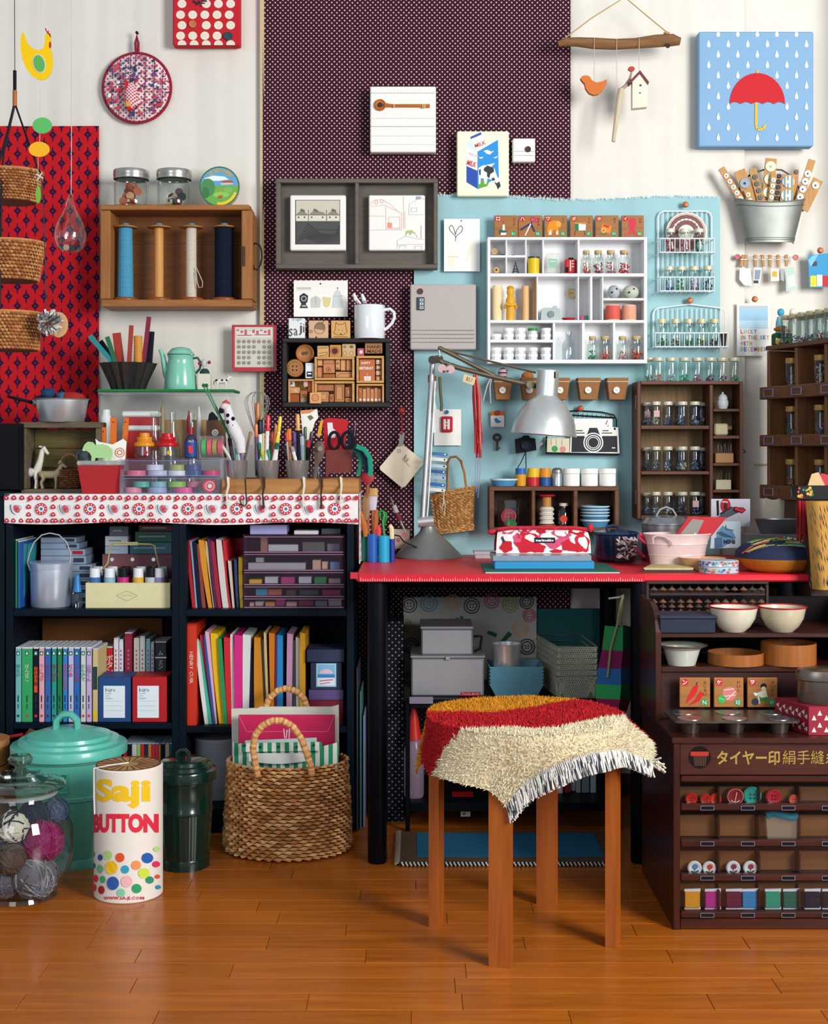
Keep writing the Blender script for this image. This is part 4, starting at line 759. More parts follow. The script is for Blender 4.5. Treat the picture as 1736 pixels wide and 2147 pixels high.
Y=3.80;one('cardboard',MB(mt('a88a64',.8)).pb(345,880,452,960,Y+.06,Y+.064),'brown cardboard sheet standing behind the glass bottles','cardboard')
t=T('leather_pouch','brown leather pouch with a round badge behind the tape dispenser','pouch');Y=3.76;t.p('pouch',MB(mt('6a4228',.5)).pp([(433,882),(470,880),(473,960),(430,960)],Y,Y+.02));t.p('badge',MB(WHITE).disc(451,907,Y,7,.002));mb=MB();shapes(mb,Y-.002,[('o','3a3a3a',451,907,3.5,1)]);t.p('print',mb);t.p('contents',MB(mt('1a1c22',.4)).pp([(438,868),(444,863),(448,866),(457,876),(456,882),(436,882)],Y+.004,Y+.014));t.done()
Y=3.69;t=T('tape_dispenser','clear box with four neon paper tapes on the clear drawers','tape dispenser');t.p('case',MB(film('dfe4e8',.08)).box(X(421,Y),X(468,Y),Y-.03,Y+.03,ZD,Z(914,Y)))
for i,c in enumerate(('2fae4c','e8404c','a8882c','d0264c')):t.p('tape',MB(mt(c,.4)).lathe(X(424+i*11.2,Y),Y,(ZD+Z(914,Y))/2,[(.004,.001),(L(17,Y),.001),(L(17,Y),L(9.5,Y)),(.004,L(9.5,Y))],20,'x'))
t.done()
Y=3.64;ca,cb=X(250,Y),X(463,Y);t=T('drawer_box','clear two-tier plastic drawer box full of colourful tapes','drawer box');CP=film('dfe2f2',.03)
for zz0,zz1 in((ZT,ZT+.0015),(Z(1000,Y)-.001,Z(1000,Y)+.001),(Z(963.5,Y),Z(962,Y))):t.p('panel',MB(CP).box(ca,cb,Y,Y+.11,zz0,zz1,0))
t.p('panel',MB(CP).box(ca,ca+.003,Y,Y+.11,ZT,Z(962,Y),0));t.p('panel',MB(CP).box(cb-.003,cb,Y,Y+.11,ZT,Z(962,Y),0));t.p('panel',MB(CP).box(ca,cb,Y+.108,Y+.11,ZT,Z(962,Y),0))
for p0,p1 in((965,998),(1002,1035)):
 t.p('drawer_front',MB(film('dfe2f2',.03)).box(ca+.004,cb-.004,Y-.003,Y-.001,Z(p1,Y),Z(p0,Y),0));mb=MB(film('9098c4',.4))
 for q in(p0,p1-1.6):mb.box(ca+.003,cb-.003,Y-.005,Y-.002,Z(q+1.6,Y),Z(q,Y),0)
 t.p('drawer_rim',mb,kind='stuff')
t.done()
k=0
for py,row in((995,((285,22,'d8607c','pink'),(331,21,'b8bcd0','lilac grey'),(372,19,'d6dadf','white'),(407,18,'2c4a7a','navy'),(443,18,'c8305c','magenta'))),(981,((325,18,'cfd4e0','pale grey'),(372,16,'a8ae58','olive'),(405,17,'354a80','indigo'))),(1030,((278,19,'d88a94','salmon'),(330,20,'9aa4c4','periwinkle'),(386,21,'e0508a','hot pink'))),(1014,((297,18,'4fb09a','sea green'),(333,17,'7fb4b8','aqua'),(372,19,'8fbf4a','lime'),(408,16,'c8707c','rose')))):
 for px,w,c,l in row:
  Y=3.70;z=(ZT if py>1000 else Z(1000,3.64)+.001)+(.0005 if py in(995,1030)else L(12.5,Y));t=T('tape_roll',l+' roll of tape lying in the '+('lower' if py>1000 else 'upper')+' clear drawer','tape','tape rolls in the clear drawers');R=L(w,Y)
  t.p('tape',MB(mt(c,.35)).lathe(X(px,Y),Y,z,[(R*.55,0),(R,0),(R,L(11.5,Y)),(R*.55,L(11.5,Y)),(R*.55,0)],22));t.done()
t=T('tape_roll','coral red roll of tape with a white core standing in the lower clear drawer','tape','tape rolls in the clear drawers');Y=3.66;t.p('tape',MB(mt('d8404c',.4)).disc(440,1019,Y,14.5,.012,24));mb=MB();shapes(mb,Y-.012,[('o','f0b8b8',440,1019,10,2),('c','e8e0d8',440,1019,4.5)]);t.p('core',mb);t.done()
# ================================================================ stamp box on the polka dot cloth
DKW=wood('2b2624','1c191b','x',.6);MAPLE=wood('d3a468','bb8546','x',.6);ST=[mt(c,.7,0,.12,90)for c in('b9794a','c48a58','a8663c','d09a66','c27e56')]
Ya,Yb=3.89,3.965;t=T('stamp_box','dark wooden box hung open side out and packed with rubber stamps','box')
for n,r in(('top_board',(592,709,818,718)),('bottom_board',(592,843,818,854)),('side_board',(592,718,601,843)),('side_board',(808,718,818,843))):t.p(n,MB(DKW).pb(*r,Ya,Yb-.005,.002))
t.p('back_board',MB(mt('14131a',.8)).pb(592,710,818,852,Yb-.005,Yb));t.p('handle',MB(mt('6a655e',.4,.8)).tube([(X(a,Ya),Ya+.04,Z(b,Ya))for a,b in((817,762),(822,756),(832,753),(842,762),(847,783),(843,806),(832,813),(821,806))],L(1.1,Ya),6));t.done()
def frame(r,lb,k=5,m=MAPLE):
 a,b,c,d=r;t=T('wooden_tray',lb,'tray','small trays in the stamp box')
 for q in((a,b,c,b+k),(a,d-k,c,d),(a,b+k,a+k,d-k),(c-k,b+k,c,d-k)):t.p('rail',MB(m).pb(*q,3.892,3.945))
 t.p('bottom',MB(m).pb(a+k,b+k,c-k,d-k,3.94,3.945));t.done()
frame((659,748,743,797),'pale wooden tray of brown stamps, upper middle of the stamp box');frame((659,799,743,848),'pale wooden tray of brown stamps, lower middle of the stamp box');frame((747,746,805,803),'pale wooden tray with the birthday stamp in the stamp box',5);frame((747,805,805,848),'pale wooden tray of tiny stamps in the corner of the stamp box',4);frame((604,795,658,848),'pale wooden tray of tall stamps under the wooden buttons',4)
def stamp(r,lb,Y=3.905,m=None,sh=(),extra=None,grp='rubber stamps',d=.034):
 t=T('rubber_stamp',lb,'stamp',grp);t.p('block',MB(m or random.choice(ST)).pb(*r,Y,Y+d,.0015));mb=MB();shapes(mb,Y,sh)
 if extra:extra(mb,Y)
 t.p('print',mb,kind='stuff');t.done()
SI='5a3018';cell=lambda r,c=SI:[('l',c,[(r[0]+1.5,r[1]+1.5),(r[2]-1.5,r[1]+1.5),(r[2]-1.5,r[3]-1.5),(r[0]+1.5,r[3]-1.5),(r[0]+1.5,r[1]+1.5)],.7)]
cel=lambda x,y,r,c=SI:[('o',c,x,y,r,.8),('c',c,x,y,r*.35,r*.35,8)]
grid_=[(664,753,677,768,cell,'small'),(677,753,702,783,lambda r:cel(689,775,5)+cell((r[0],r[1],r[2],764)),'square'),(703,753,713,776,lambda r:cel(708,773,2.6)+cel(708,762,2.6),'narrow'),(713,753,725,778,cell,'upright'),(725,753,738,778,cell,'darker'),(664,769,676,792,cell,'plain'),(677,784,702,792,lambda r:[('p','9a5f2c',[(679,785),(699,785),(701,788),(699,791),(679,791)])],'long flat'),(703,779,738,792,lambda r:[('l',SI,[(706,790),(712,784),(736,783)],.8)],'wide')]
for a,b,c,d,f,l in grid_:stamp((a+.5,b+.5,c-.5,d-.5),l+' brown rubber stamp in the upper middle tray of the stamp box',sh=f((a,b,c,d)))
for a,b,c,d,l in((664,806,700,820,'long'),(664,821,689,843,'squarish'),(690,826,700,843,'short'),(701,805,722,843,'broad'),(723,811,738,833,'outlined'),(723,834,738,843,'flat')):stamp((a+.5,b+.5,c-.5,d-.5),l+' brown rubber stamp in the lower middle tray of the stamp box',sh=cell((a+1,b+1,c-1,d-1))+cell((a+3,b+4,c-3,d-4)))
def hb(mb,Y):txt(mb,'HAPPY',767,761,5,Y,'f0dcc8',wp=20,bold=.03);txt(mb,'BIRTHDAY',768,772,6,Y,'f0e4d8',wp=29,bold=.03)
stamp((753,753,786,800),'orange-brown stamp reading happy birthday in the stamp box',m=mt('b8683e',.7),sh=[('p','e8dcd8',[(763,789),(778,789),(777,799),(764,799)]),('o','8a6a60',770.5,794,3,.7),('l','e8c050',[(770.5,781),(770.5,788)],1)],extra=hb)
for i,c in enumerate(('T','H','I','S')):stamp((788,754+i*11.5,799,764+i*11.5),'%s little letter stamp down beside the birthday stamp'%ORD[i],m=mt('cfa98c' if i%2==0 else 'b47a50',.7),extra=lambda mb,Y,c=c,i=i:txt(mb,c,793.5,759+i*11.5,6,Y,'f4ece4',bold=.03))
for i in range(6):stamp((752+i*8.1,813+(i%2)*2,759.4+i*8.1,843),'%s tiny brown upright stamp along in the corner tray'%ORD[i],sh=[('c','e8d8d0',755.6+i*8.1,838,2.6,2.6,8),('l','d8b8a4',[(754+i*8.1,817),(757+i*8.1,823)],.8)])
for r,l,c,s in(((606,826,627,846),'wide red-brown stamp','9a4f28',()),((629,819,644,846),'tall brown stamp with a pale disc','a8673c',[('c','a09a78',636,840,5.5),('l',SI,[(633,825),(636,830),(639,825)],.8)]),((606,812,628,825),'orange stamp','d0925c',[('c','b9b48a',620,819,4)]),((646,800,655,822),'red stamp','c0583c',()),((606,799,617,811),'blue printed stamp','d6d2c4',[('c','3c5c98',611,804,3)]),((636,799,645,811),'pink stamp','d8aca0',[('c','b8b058',640,810,2)])):stamp(r,l+' in the tray under the wooden buttons',m=mt(c,.7),sh=s)
stamp((649,823,673,846),'light square stamp with a red button outline at the box front',3.878,mt('d8a06c',.7),[('o','a8482c',661,834,7.5,1.3)]+[('c','a8482c',661+a,834+b,1,1,6)for a in(-2,2)for b in(-2,2)],d=.012)
for r,l,c,s in(((665,725,689,748),'light wooden stamp with a scissors print','d2a468',[('l',SI,[(667,730),(687,729)],1),('l',SI,[(668,741),(686,738),(686,744),(669,746)],.9)]),((691,723,715,748),'light wooden stamp with a dark red button print','c58e48',[('o','6a4420',702,736,9,1),('c','5c1f2e',702,736,6.4)]),((717,721,745,748),'pale stamp with four tiny pictures','c9a878',[('c','8a8468',723,727,4,4,4),('c','5c6450',737,727,4,3),('o','8a6a3c',723,741,4.5,.8),('o','a8603c',737,741,4.5,.8)]),((749,730,763,746),'small red and white square stamp','b85a60',[('c','e8dcdc',757,738,3.6)])):stamp(r,l+' on top of the pale trays',m=mt(c,.7),sh=s)
stamp((765,719,802,741),'brown lettered stamp at the top of the stamp box',m=mt('a8774e',.7),extra=lambda mb,Y:(txt(mb,'HAND',785,727,7,Y,'5c3820',wp=30,bold=.02),txt(mb,'MADE',785,736,7,Y,'5c3820',wp=30,bold=.02)))
stamp((640,761,658,793),'white card stamp with black printed shapes beside the wooden buttons',m=mt('dfe4e6',.7),sh=[('r','22282e',643,779,655,790),('r','dfe4e6',645,782,653,785),('l','9aa0a4',[(643,765),(655,765)],1)])
for px,py,r,l,hs in((639,741,19.5,'big round wooden button with two holes in the stamp box',2),(618,772,19,'big round wooden button with four holes and stitched rim in the stamp box',4)):
 Y=3.92;t=T('wooden_button',l,'button','big wooden buttons');R=L(r,Y);W2=mt('a8703e',.5,0,.15,60);t.p('body',MB(W2).lathe(X(px,Y),Y,Z(py,Y),[(0,-.015),(R,-.012),(R*1.0,.004),(R*.9,.009),(R*.78,.006),(R*.7,.003),(R*.45,.0),(0,-.001)]if hs==2 else[(0,-.015),(R,-.012),(R,.004),(R*.9,.008),(0,.008)],28,'y'));mb=MB()
 if hs==4:shapes(mb,Y-.008,[('c','4a2a14',px+a,py+b,2,2,8)for a in(-4,4)for b in(-4,4)]+[('c','4a2a14',px+13.5*math.cos(k*.393),py+13.5*math.sin(k*.393),1.1,1.1,6)for k in range(16)])
 else:shapes(mb,Y-.0,[('c','5c4a3a',px-3,py,3.4),('c','5c4a3a',px+4,py-1,3.4)],base=.002)
 t.p('holes',mb,kind='stuff');t.done()
def saji(mb,Y):txt(mb,'SqJI',622,670,7,Y,'8a8f96',wp=19);txt(mb,'s',609.5,697,17,Y,'4a4c50',wp=9);txt(mb,'a',620,696,15,Y,'4a4c50',wp=9);txt(mb,'j',630,690,26,Y,'4a4c50',wp=7);txt(mb,'i',637,688,18,Y,'4a4c50',wp=3)
Y=3.90;stamp((605,667,639,709.3),'white block stamp with handwritten letters on top of the stamp box',Y,mt('e0e2e0',.7),extra=saji,grp='stamps on the stamp box')
stamp((647,672,688,709.3),'wooden block stamp with a drawn round child face on the stamp box',Y,mt('cfa883',.7),[('p','8a7058',circ(671,686,11,11,14,0,PI*.9,PI*2.2)),('o','5a4030',670,689,11.5,.9),('o','5a4030',652,695,3.2,1),('l','5a4030',[(675,677),(680,672)],1.4),('c','3a2a20',663,707,2,2,6)],grp='stamps on the stamp box')
stamp((694,672,734,709.3),'wooden block stamp with a drawn kitten face on the stamp box',Y,mt('d0a062',.7),[('l',SI,[(703,690),(704,676),(709,680),(718,680),(724,676),(726,690)],1),('l',SI,[(703,690),(700,698),(706,702),(720,702),(728,696),(726,690)],.9),('c','3a2a18',710,692,1,1,6),('c','3a2a18',718,692,1,1,6),('c','3a2a18',715,700,1.8,1.3,8),('l',SI,[(700,706),(729,706)],1)],grp='stamps on the stamp box')
Y=3.915;zt=Z(709.3,Ya);x=X(775,Y);R=L(32.5,Y);h=Z(640,Y)-zt;EN=mt('dde2e4',.2,0,.03,coat=.5);t=T('enamel_mug','white enamel mug standing on the corner of the stamp box','mug')
t.p('cup',MB(EN).lathe(x,Y,zt,[(0,0),(R*.97,0),(R*.99,.002),(R,h-.001),(R*.98,h+.0005),(R*.95,h-.002),(R*.94,.003),(0,.003)],32));t.p('rim',MB(mt('2b3138',.3)).tube([(x+R*math.cos(i*PI/16),Y+R*math.sin(i*PI/16),zt+h)for i in range(32)],.0009,5,True));t.p('handle',MB(EN).tube([(X(a,Y),Y-.004,Z(b,Y))for a,b in((806,650),(818,648),(826,655),(827,666),(822,678),(812,688),(806,692))],L(3.5,Y),9));t.done()
for a,b,c,l in((740,616,758,'tilted outwards'),(757,617,768,'standing next to it')):
 mb=MB(mt('dfe4e2',.3));mb.tube([(X(c,Y),Y,zt+h-.05),(X(c-2,Y),Y-.004,zt+h+.002),(X(a+6,Y),Y-.008,Z(b+12,Y)),(X(a+2,Y),Y-.010,Z(b,Y))],[.004,.005,.0062,.0035],8);t=T('ceramic_spoon','white spoon handle with pink flower print in the mug, '+l,'spoon','spoons in the enamel mug');t.p('handle',mb);mb=MB();shapes(mb,Y-.016,[('c','c87a94',a+11,b+20,2.6,4,6),('c','b8607c',a+8,b+15,1.5,2.5,6)]);t.p('print',mb,kind='stuff');t.done()
# ================================================================ plank box, cups and pens
PINE=wood('b27c46','8a5a2e','x',.6,14);Ya,Yb=3.625,3.80;zt=Z(1004,Ya);t=T('plank_box','long low wooden box at the front of the runner with straps hanging over it','box')
t.p('front_board',MB(PINE).box(X(464,Ya),X(752,Ya),Ya,Ya+.012,ZT,zt,.002));t.p('back_board',MB(PINE).box(X(464,Ya),X(752,Ya),Yb-.012,Yb,ZT,zt));t.p('side_board',MB(PINE).box(X(464,Ya),X(464,Ya)+.012,Ya+.0125,Yb-.0125,ZT,zt));t.p('side_board',MB(PINE).box(X(752,Ya)-.012,X(752,Ya),Ya+.0125,Yb-.0125,ZT,zt));t.p('bottom_board',MB(PINE).box(X(464,Ya)+.012,X(752,Ya)-.012,Ya+.0125,Yb-.0125,ZT,ZT+.008));t.done();zf=ZT+.0085
for px,c,l,y1,hook in((478,'d6ceb8','cream ribbon strap',1062,0),(514,'3a2c26','black wire hook',1060,1),(553,'3a2620','dark brown leather strap nearer the cream ribbons',1066,0),(637,'d6ceb8','cream ribbon strap in the middle',1062,0),(674,'3a2620','dark brown leather strap below the scissors',1066,0),(715,'d6ceb8','cream ribbon strap at the end',1056,0)):
 Y=Ya-.004;w=.0032;mb=MB(mt(c,.8));Y2=BF-.018
 if hook:mb.ptube([(514,1003),(516,1040),(517,1056),(512,1062),(505,1056),(503,1048)],Y2,1.8,6)
 else:
  ps=[(X(px,Y),Ya+.006,zt+.003),(X(px,Y),Y,zt+.0015),(X(px+1,Y),Y,Z(1018,Y)),(X(px+1,Y),Y2,Z(1036,Y2)),(X(px,Y2),Y2,Z(y1,Y2))]
  mb.tube(ps,[.006,.006,.0052,.0034,.006],6,flat=.35)
 one('strap',mb,l+' hanging over the long wooden box','strap','straps over the long box')
CUPW=mt('d2d2d0',.24,.82,.05)
CUPX=((497,23,'the steel cup nearest the drawers'),(562,24,'the middle steel cup'),(624,25,'the steel cup nearest the scissors'))
for px,w,l in CUPX:
 Y=3.70;x=X(px,Y);R=L(w,Y);h=Z(965,Y)-zf;t=T('steel_cup','tapered brushed steel cup, '+l.replace('the ','the one ',1).replace('one steel cup','one').replace('one middle steel cup','middle one')+', holding pens','cup','steel pen cups');t.p('cup',MB(CUPW).lathe(x,Y,zf,[(0,0),(R*.72,0),(R*.74,.002),(R,h-.001),(R*1.015,h),(R*.97,h),(R*.70,.004),(0,.004)],28));t.done()
def pen(a,b,c,d,w,col,lab,tip=None,Y=3.70,split=.35,cat='pen',body=None):
 p0,p1=Vector((X(a,Y-.012),Y-.012,Z(b,Y))),Vector((X(c,Y),Y,Z(d,Y)));t=T('pen',lab,cat,'pens and brushes in cups');R=L(w/2,Y);dr=(p1-p0);k=1.25;q1=p0+dr*k;m=p0+dr*split
 t.p('barrel',MB(mt(col,.35,0,.05)).tube([m,q1],R,8))
 if tip:t.p('cap',MB(mt(tip,.35,0,.05)).tube([p0,p0+dr*.04,m],[R*.55,R*1.05,R*1.05],8))
 else:t.p('cap',MB(mt(col,.35,0,.05)).tube([p0,p0+dr*.05,m],[R*.5,R,R],8))
 t.done()
C1,C2,C3=(' in '+c[2]for c in CUPX)
for p in((463,930,486,966,7,'c2beb8','silver grey pen leaning out'+C1,None),(481,918,488,966,8,'2a2c34','black round-topped pen'+C1,'15161c'),(492,925,497,966,6,'6ea8a0','pale green pen'+C1,'b8c8c0'),(503,926,508,966,8,'7a6e98','violet pen with a red top'+C1,'b8182c'),(497,932,502,966,6,'cfc8c8','white pen'+C1,None),(512,930,505,966,6,'c8b048','yellow pencil'+C1,'d8c8a0'),(529,914,518,964,8,'8e8c8a','dull grey pen slanting'+C1,'a8a49e'),(526,905,514,964,7,'6a5a50','brown brush'+C1,'8a6a48'),(537,888,538,966,8,'5c4a68','purple pen with an orange tip'+C2,'c86a38'),(545,880,547,966,9,'d8dcdc','thick pen with a navy cap'+C2,'141828'),(562,870,559,966,9,'e0dcd8','white marker with a red cap'+C2,'d0182c'),(552,877,551,966,7,'c9b088','wooden paintbrush'+C2,'3a3032'),(544,928,546,966,7,'1f5a48','dark green pencil'+C2,'2c8058'),(549,945,550,966,6,'7fb83a','lime green pencil'+C2,'d8c020'),(562,942,566,966,6,'3aa078','sea green pencil'+C2,None),(582,928,573,966,8,'dfe2e0','white pen with green stripe'+C2,'1f6a50'),(584,909,574,964,7,'d8b818','bright yellow pen'+C2,'e8c828'),(571,905,568,964,8,'4a2a24','maroon pen'+C2,'8a2c20'),(579,890,572,964,6,'b86a38','copper orange pen'+C2,None),(588,873,578,966,7,'e4e2da','white pen with a yellow cross top'+C2,'d8c828'),(601,905,606,966,7,'b4b0ac','grey pen'+C3,'c83030'),(594,935,604,966,5,'22242a','thin black pen leaning'+C3,None),(606,899,608,964,9,'9a5a28','square orange-topped pen'+C3,'d87a20'),(612,936,620,966,8,'e2e4e4','white and silver pen'+C3,'9a9ca4'),(617,905,619,966,7,'4a3a68','violet pen'+C3,'5a3c88'),(624,868,627,966,8,'15161c','tall black brush'+C3,'d89a48'),(633,914,635,966,9,'8f98a8','blue-grey pen'+C3,'a8b0c0'),(640,895,638,966,7,'4a6a40','olive green pen'+C3,'2c4a34'),(647,922,645,966,9,'16181e','black pen with a red clip'+C3,'b82838'),(654,905,646,966,8,'2a2c34','charcoal pen'+C3,None)):pen(*p)
mb=MB(mt('e8e4da',.8));Y=3.72;t=T('seed_packet','white paper packet with an orange top among the pens','packet');t.p('packet',mb.pp([(630,861),(665,858),(667,876),(660,885),(650,918),(652,962),(638,962),(634,905)],Y,Y+.006));mb=MB();shapes(mb,Y,[('p','d8803c',[(630.5,861.5),(662,858.5),(650,866),(632,868)]),('p','6a6a50',[(644,873),(652,870),(658,876),(650,882)])]);t.p('print',mb);t.done()
Y=3.755;t=T('whisk','wire balloon whisk standing upside down behind the pens','whisk');t.p('handle',MB(STEEL).tube([(X(541,Y),Y,zf+.005),(X(539,Y),Y,Z(916,Y))],.006,8));mb=MB(STEEL)
for i in range(5):
 a=i*PI/5+.2;c,s=math.cos(a),math.sin(a)
 for sg in(1,-1):pts=[(X(539,Y)+sg*c*L(w,Y),Y+sg*s*L(w,Y),Z(b,Y))for w,b in((2,914),(12,890),(22,862),(26,845),(23,832),(13,824),(0,821))];mb.tube(pts,.0009,4)
t.p('wires',mb,kind='stuff');t.done()
pen(540,843,540,966,10,'2a3040','long wooden brush in front of the wire whisk','a8642c',Y=3.73)
Y=3.69;t=T('cow_pen','white plush pen topper with black spots and a pink head','plush');P_=lambda pts:[(X(a,Y),Y,Z(b,Y))for a,b in pts]
t.p('body',MB(fab('d8d4d6',200)).tube(P_(((506,950),(503,925),(492,902),(483,882),(478,862),(474,850))),[L(r,Y)for r in(9,12,14,11,10,9)],12));t.p('head',MB(fab('dcc8c6',200)).ell(X(472,Y),Y-.004,Z(853,Y),L(10,Y),.012,L(8,Y)));t.p('cap',MB(fab('c84a58')).tube(P_(((466,846),(474,842),(482,847))),[.003,.006,.003],8));mb=MB(fab('1a1a22'))
for a,b,r in((479,871,4),(490,878,4),(479,885,4),(489,893,4),(466,862,5)):mb.ell(X(a,Y),Y-.012,Z(b,Y),L(r,Y),.004,L(r,Y)*1.1,8,6)
t.p('patches',mb,kind='stuff');t.p('ear',MB(fab('1a1a22')).ell(X(463,Y),Y,Z(860,Y),L(4,Y),.004,L(7,Y)));t.done()
for i,(a,c)in enumerate(((427,479),(433,481))):
 Y=3.70+i*.01;t=T('knitting_needle','green knitting needle leaning in the steel cup, '+('with the lower knob' if i else 'with the outer knob'),'knitting needle','green knitting needles');t.p('shaft',MB(mt('2f8054',.3)).tube([(X(a,Y),Y,Z(810,Y)),(X(c,Y),Y,Z(912,Y)),(X(c+8,Y),Y,Z(966,Y))],.0022,6));t.p('knob',MB(mt('1f5a3c',.3)).ell(X(a,Y),Y,Z(808,Y),.005,.005,.005));t.done()
Y=3.70;x=X(665,Y);t=T('drinking_glass','small clear drinking glass in the long wooden box','glass');t.p('glass',MB(glass('dfe8f4',.08,.6)).lathe(x,Y,zf,[(0,.002),(L(12,Y),.002),(L(14,Y),Z(978,Y)-zf)],20));t.done()
Y=3.675;t=T('wooden_spatula','dull brown wooden spoon with a button on it beside the scissors','spoon');t.p('spoon',MB(wood('6a5448','52403a','z')).tube([(X(a,Y),Y,Z(b,Y))for a,b in((671,925),(670,932),(669,945),(668,958),(664,972),(660,1000),(660,1003))],[L(r,Y)for r in(6,10,12,10,5,4,4)],10,flat=.45));t.p('button',MB(mt('8a7a70',.5)).disc(671,941,Y-.016,5.5,.002));t.done()
Y=3.69;t=T('scissors_holder','dark red-brown leather holder with scissors beside the steel cups','holder');t.p('leather',MB(mt('6e2a20',.45,0,.2,40)).pp([(683,944),(738,943),(738,991),(690,993),(686,1002),(683,996)],Y,Y+.02));t.done()
t=T('scissors','big scissors with black handles standing in the leather holder','scissors');yy=Y+.01;mb=MB(mt('12161e',.35))
for cx_,w in((701,11),(729,12)):t.p('handle',MB(mt('12161e',.35)).tube([(X(cx_+w*math.cos(k*PI/9),yy),yy-.006,Z(924+18*math.sin(k*PI/9),yy))for k in range(18)],.0042,7,True))
t.p('blades',MB(STEEL).tube([(X(703,yy),yy,Z(940,yy)),(X(712,yy),yy,Z(985,yy))],.004,6).tube([(X(726,yy),yy,Z(940,yy)),(X(716,yy),yy,Z(985,yy))],.004,6));t.done()
Y=3.74;t=T('red_pouch','bright red felt pouch sticking up behind the scissors','pouch');t.p('pouch',MB(fab('b8222c')).pp([(678,880),(690,876),(724,879),(731,884),(726,905),(722,950),(680,950)],Y,Y+.012));t.p('patch',MB(mt('d8dade',.7)).pp([(686,886),(697,886),(698,898),(706,905),(702,918),(688,918)],Y-.002,Y));t.done()
one('yellow_clip',MB(mt('d89a18',.4)).pp([(672,882),(678,880),(672,915),(664,915)],3.715,3.72),'yellow plastic hair clip among the pens','clip')
t=T('needle_case','black pouch with a long needle behind the scissors','pouch');Y=3.76;t.p('pouch',MB(mt('1d2430',.6)).pp([(728,900),(745,900),(746,960),(728,960)],Y,Y+.02));t.p('needle',MB(STEEL).ptube([(746,885),(743,915)],Y-.002,.8,4));t.done()
for pts,c,l in((((741,942),(752,948),(757,962),(755,985),(750,997)),'1f7a58','green'),(((744,938),(758,945),(767,960),(769,978),(768,992)),'1c2c50','navy'),(((747,936),(764,943),(775,960),(777,985),(775,998)),'1f8a6c','teal green')):
 Y=3.64+.012*(l=='navy')+.025*(l=='green');one('bias_tape',MB(fab(c)).tube([(X(a,Y),Y,Z(b,Y))for a,b in pts],L(5.5,Y),8,flat=.5),l+' bound cloth band curling over the end of the long box','cloth band','cloth bands by the scissors')
# ================================================================ white compartment shelf on the teal cloth
WP=mt('e9e9ea',.5,0,.03);Ya,Yb=3.895,3.968;t=T('compartment_shelf','white wall shelf divided into many small compartments','shelf')
t.p('back_board',MB(WP).pb(1024,500,1357,761,Yb-.004,Yb))
for n,rs in(('frame_board',((1022,497,1357,503),(1022,754,1357,762),(1022,503,1028,754),(1350,503,1357,754))),('shelf_board',((1028,573,1350,580),(1028,671,1350,677),(1028,712,1159,718),(1028,535,1104,540),(1265,625,1350,630))),('divider',((1060,503,1063,573),(1101,503,1104,573),(1137,503,1140,573),(1211,503,1215,573),(1125,580,1128,671),(1211,580,1214,671),(1237,580,1242,671),(1262,580,1265,671),(1159,677,1164,754),(1220,677,1226,754),(1285,677,1290,754)))):
 for r in rs:t.p(n,MB(WP).pb(*r,Ya+(.001 if n=='divider' else 0),Yb-.005))
t.done()
Y=3.915;zS=lambda p:Z(p,Ya)
def jrow(spec,Y,zb,lab,group,**kw):
 for a,c,tp,cols,what in spec:jar(a,tp,c,0,Y,lab%what,group,z0=zb,cols=cols,**kw)
CORK=mt('c4a878',.8,0,.2);CK=dict(lm=CORK,cork=True,neck=.66,lidh=.16,shoulder=.62,n=40)
jrow(((1218,1240,525,('c83030','d86050'),'orange-red bits, first of four'),(1242,1266,525,('a81838','8e1430'),'a few crimson bits, second of four'),(1268,1293,525,('d86878','e8b0b8','b02040'),'pink and white bits, third of four'),(1295,1322,525,('c01c2c','d83038'),'bright red bits, last of four')),Y,zS(573)+.0005,'small corked glass bottle with %s in the white shelf','corked bottles in the white shelf',fill=.48,**CK)
jrow(((1231,1253,705,('1f8058','2c9068'),'a little green'),(1255,1282,705,('d8604c','e07858'),'coral bits'),(1293,1317,705,('d8a0a0','e8d0cc','c06a70'),'pale pink bits'),(1319,1349,705,('c84828','d86838','a82c20'),'orange pieces')),Y,zS(754)+.0005,'corked glass bottle with %s in the bottom row of the white shelf','corked bottles in the white shelf',fill=.4,**CK)
bottle(1192,13,696,3.92,'empty clear glass bottle in the bottom row of the white shelf',[(.95,0),(1,.03),(1,.55),(.7,.68),(.5,.75),(.5,1)],glass('e8eef0',.1,.8,.5),None,zS(754)+.0005)
TIN=mt('d8d9de',.3,.35)
for j,(zb,tp)in enumerate(((712,687),(754,728))):
 for i,(a,c)in enumerate(((1029,1052),(1054,1078),(1079,1103),(1106,1128),(1133,1157))):
  x=X((a+c)/2,Y);R=L((c-a)/2-.6,Y);z0=zS(zb)+.0005;h=(L(zb-tp,Y)-.001)/2
  for k in range(2):
   if(i,j,k)==(0,0,1):continue
   t=T('round_tin','%s tin of the %s pile in the %s row of round white tins'%(('under','top')[k],ORD[i],('upper','lower')[j]),'tin','small white tins');z=z0+k*(h+.0003)
   t.p('tin',MB(TIN).lathe(x,Y,z,[(0,0),(R*.96,0),(R*.96,h*.55)],18));t.p('lid',MB(mt('2c8a38',.5)if(i,j,k)==(3,0,1)else WHITE).lathe(x,Y,z,[(R,h*.5),(R,h*.95),(R*.95,h),(0,h)],18));t.done()
def lat(name,lb,cat,px,Y,z0,prof,m,group=None,seg=20,**kw):return one(name,MB(m).lathe(X(px,Y),Y,z0,prof,seg,**kw),lb,cat,group)
B=lambda w,h,Y=3.915:[(0,0),(L(w,Y),0),(L(w,Y),L(h,Y)),(0,L(h,Y))]
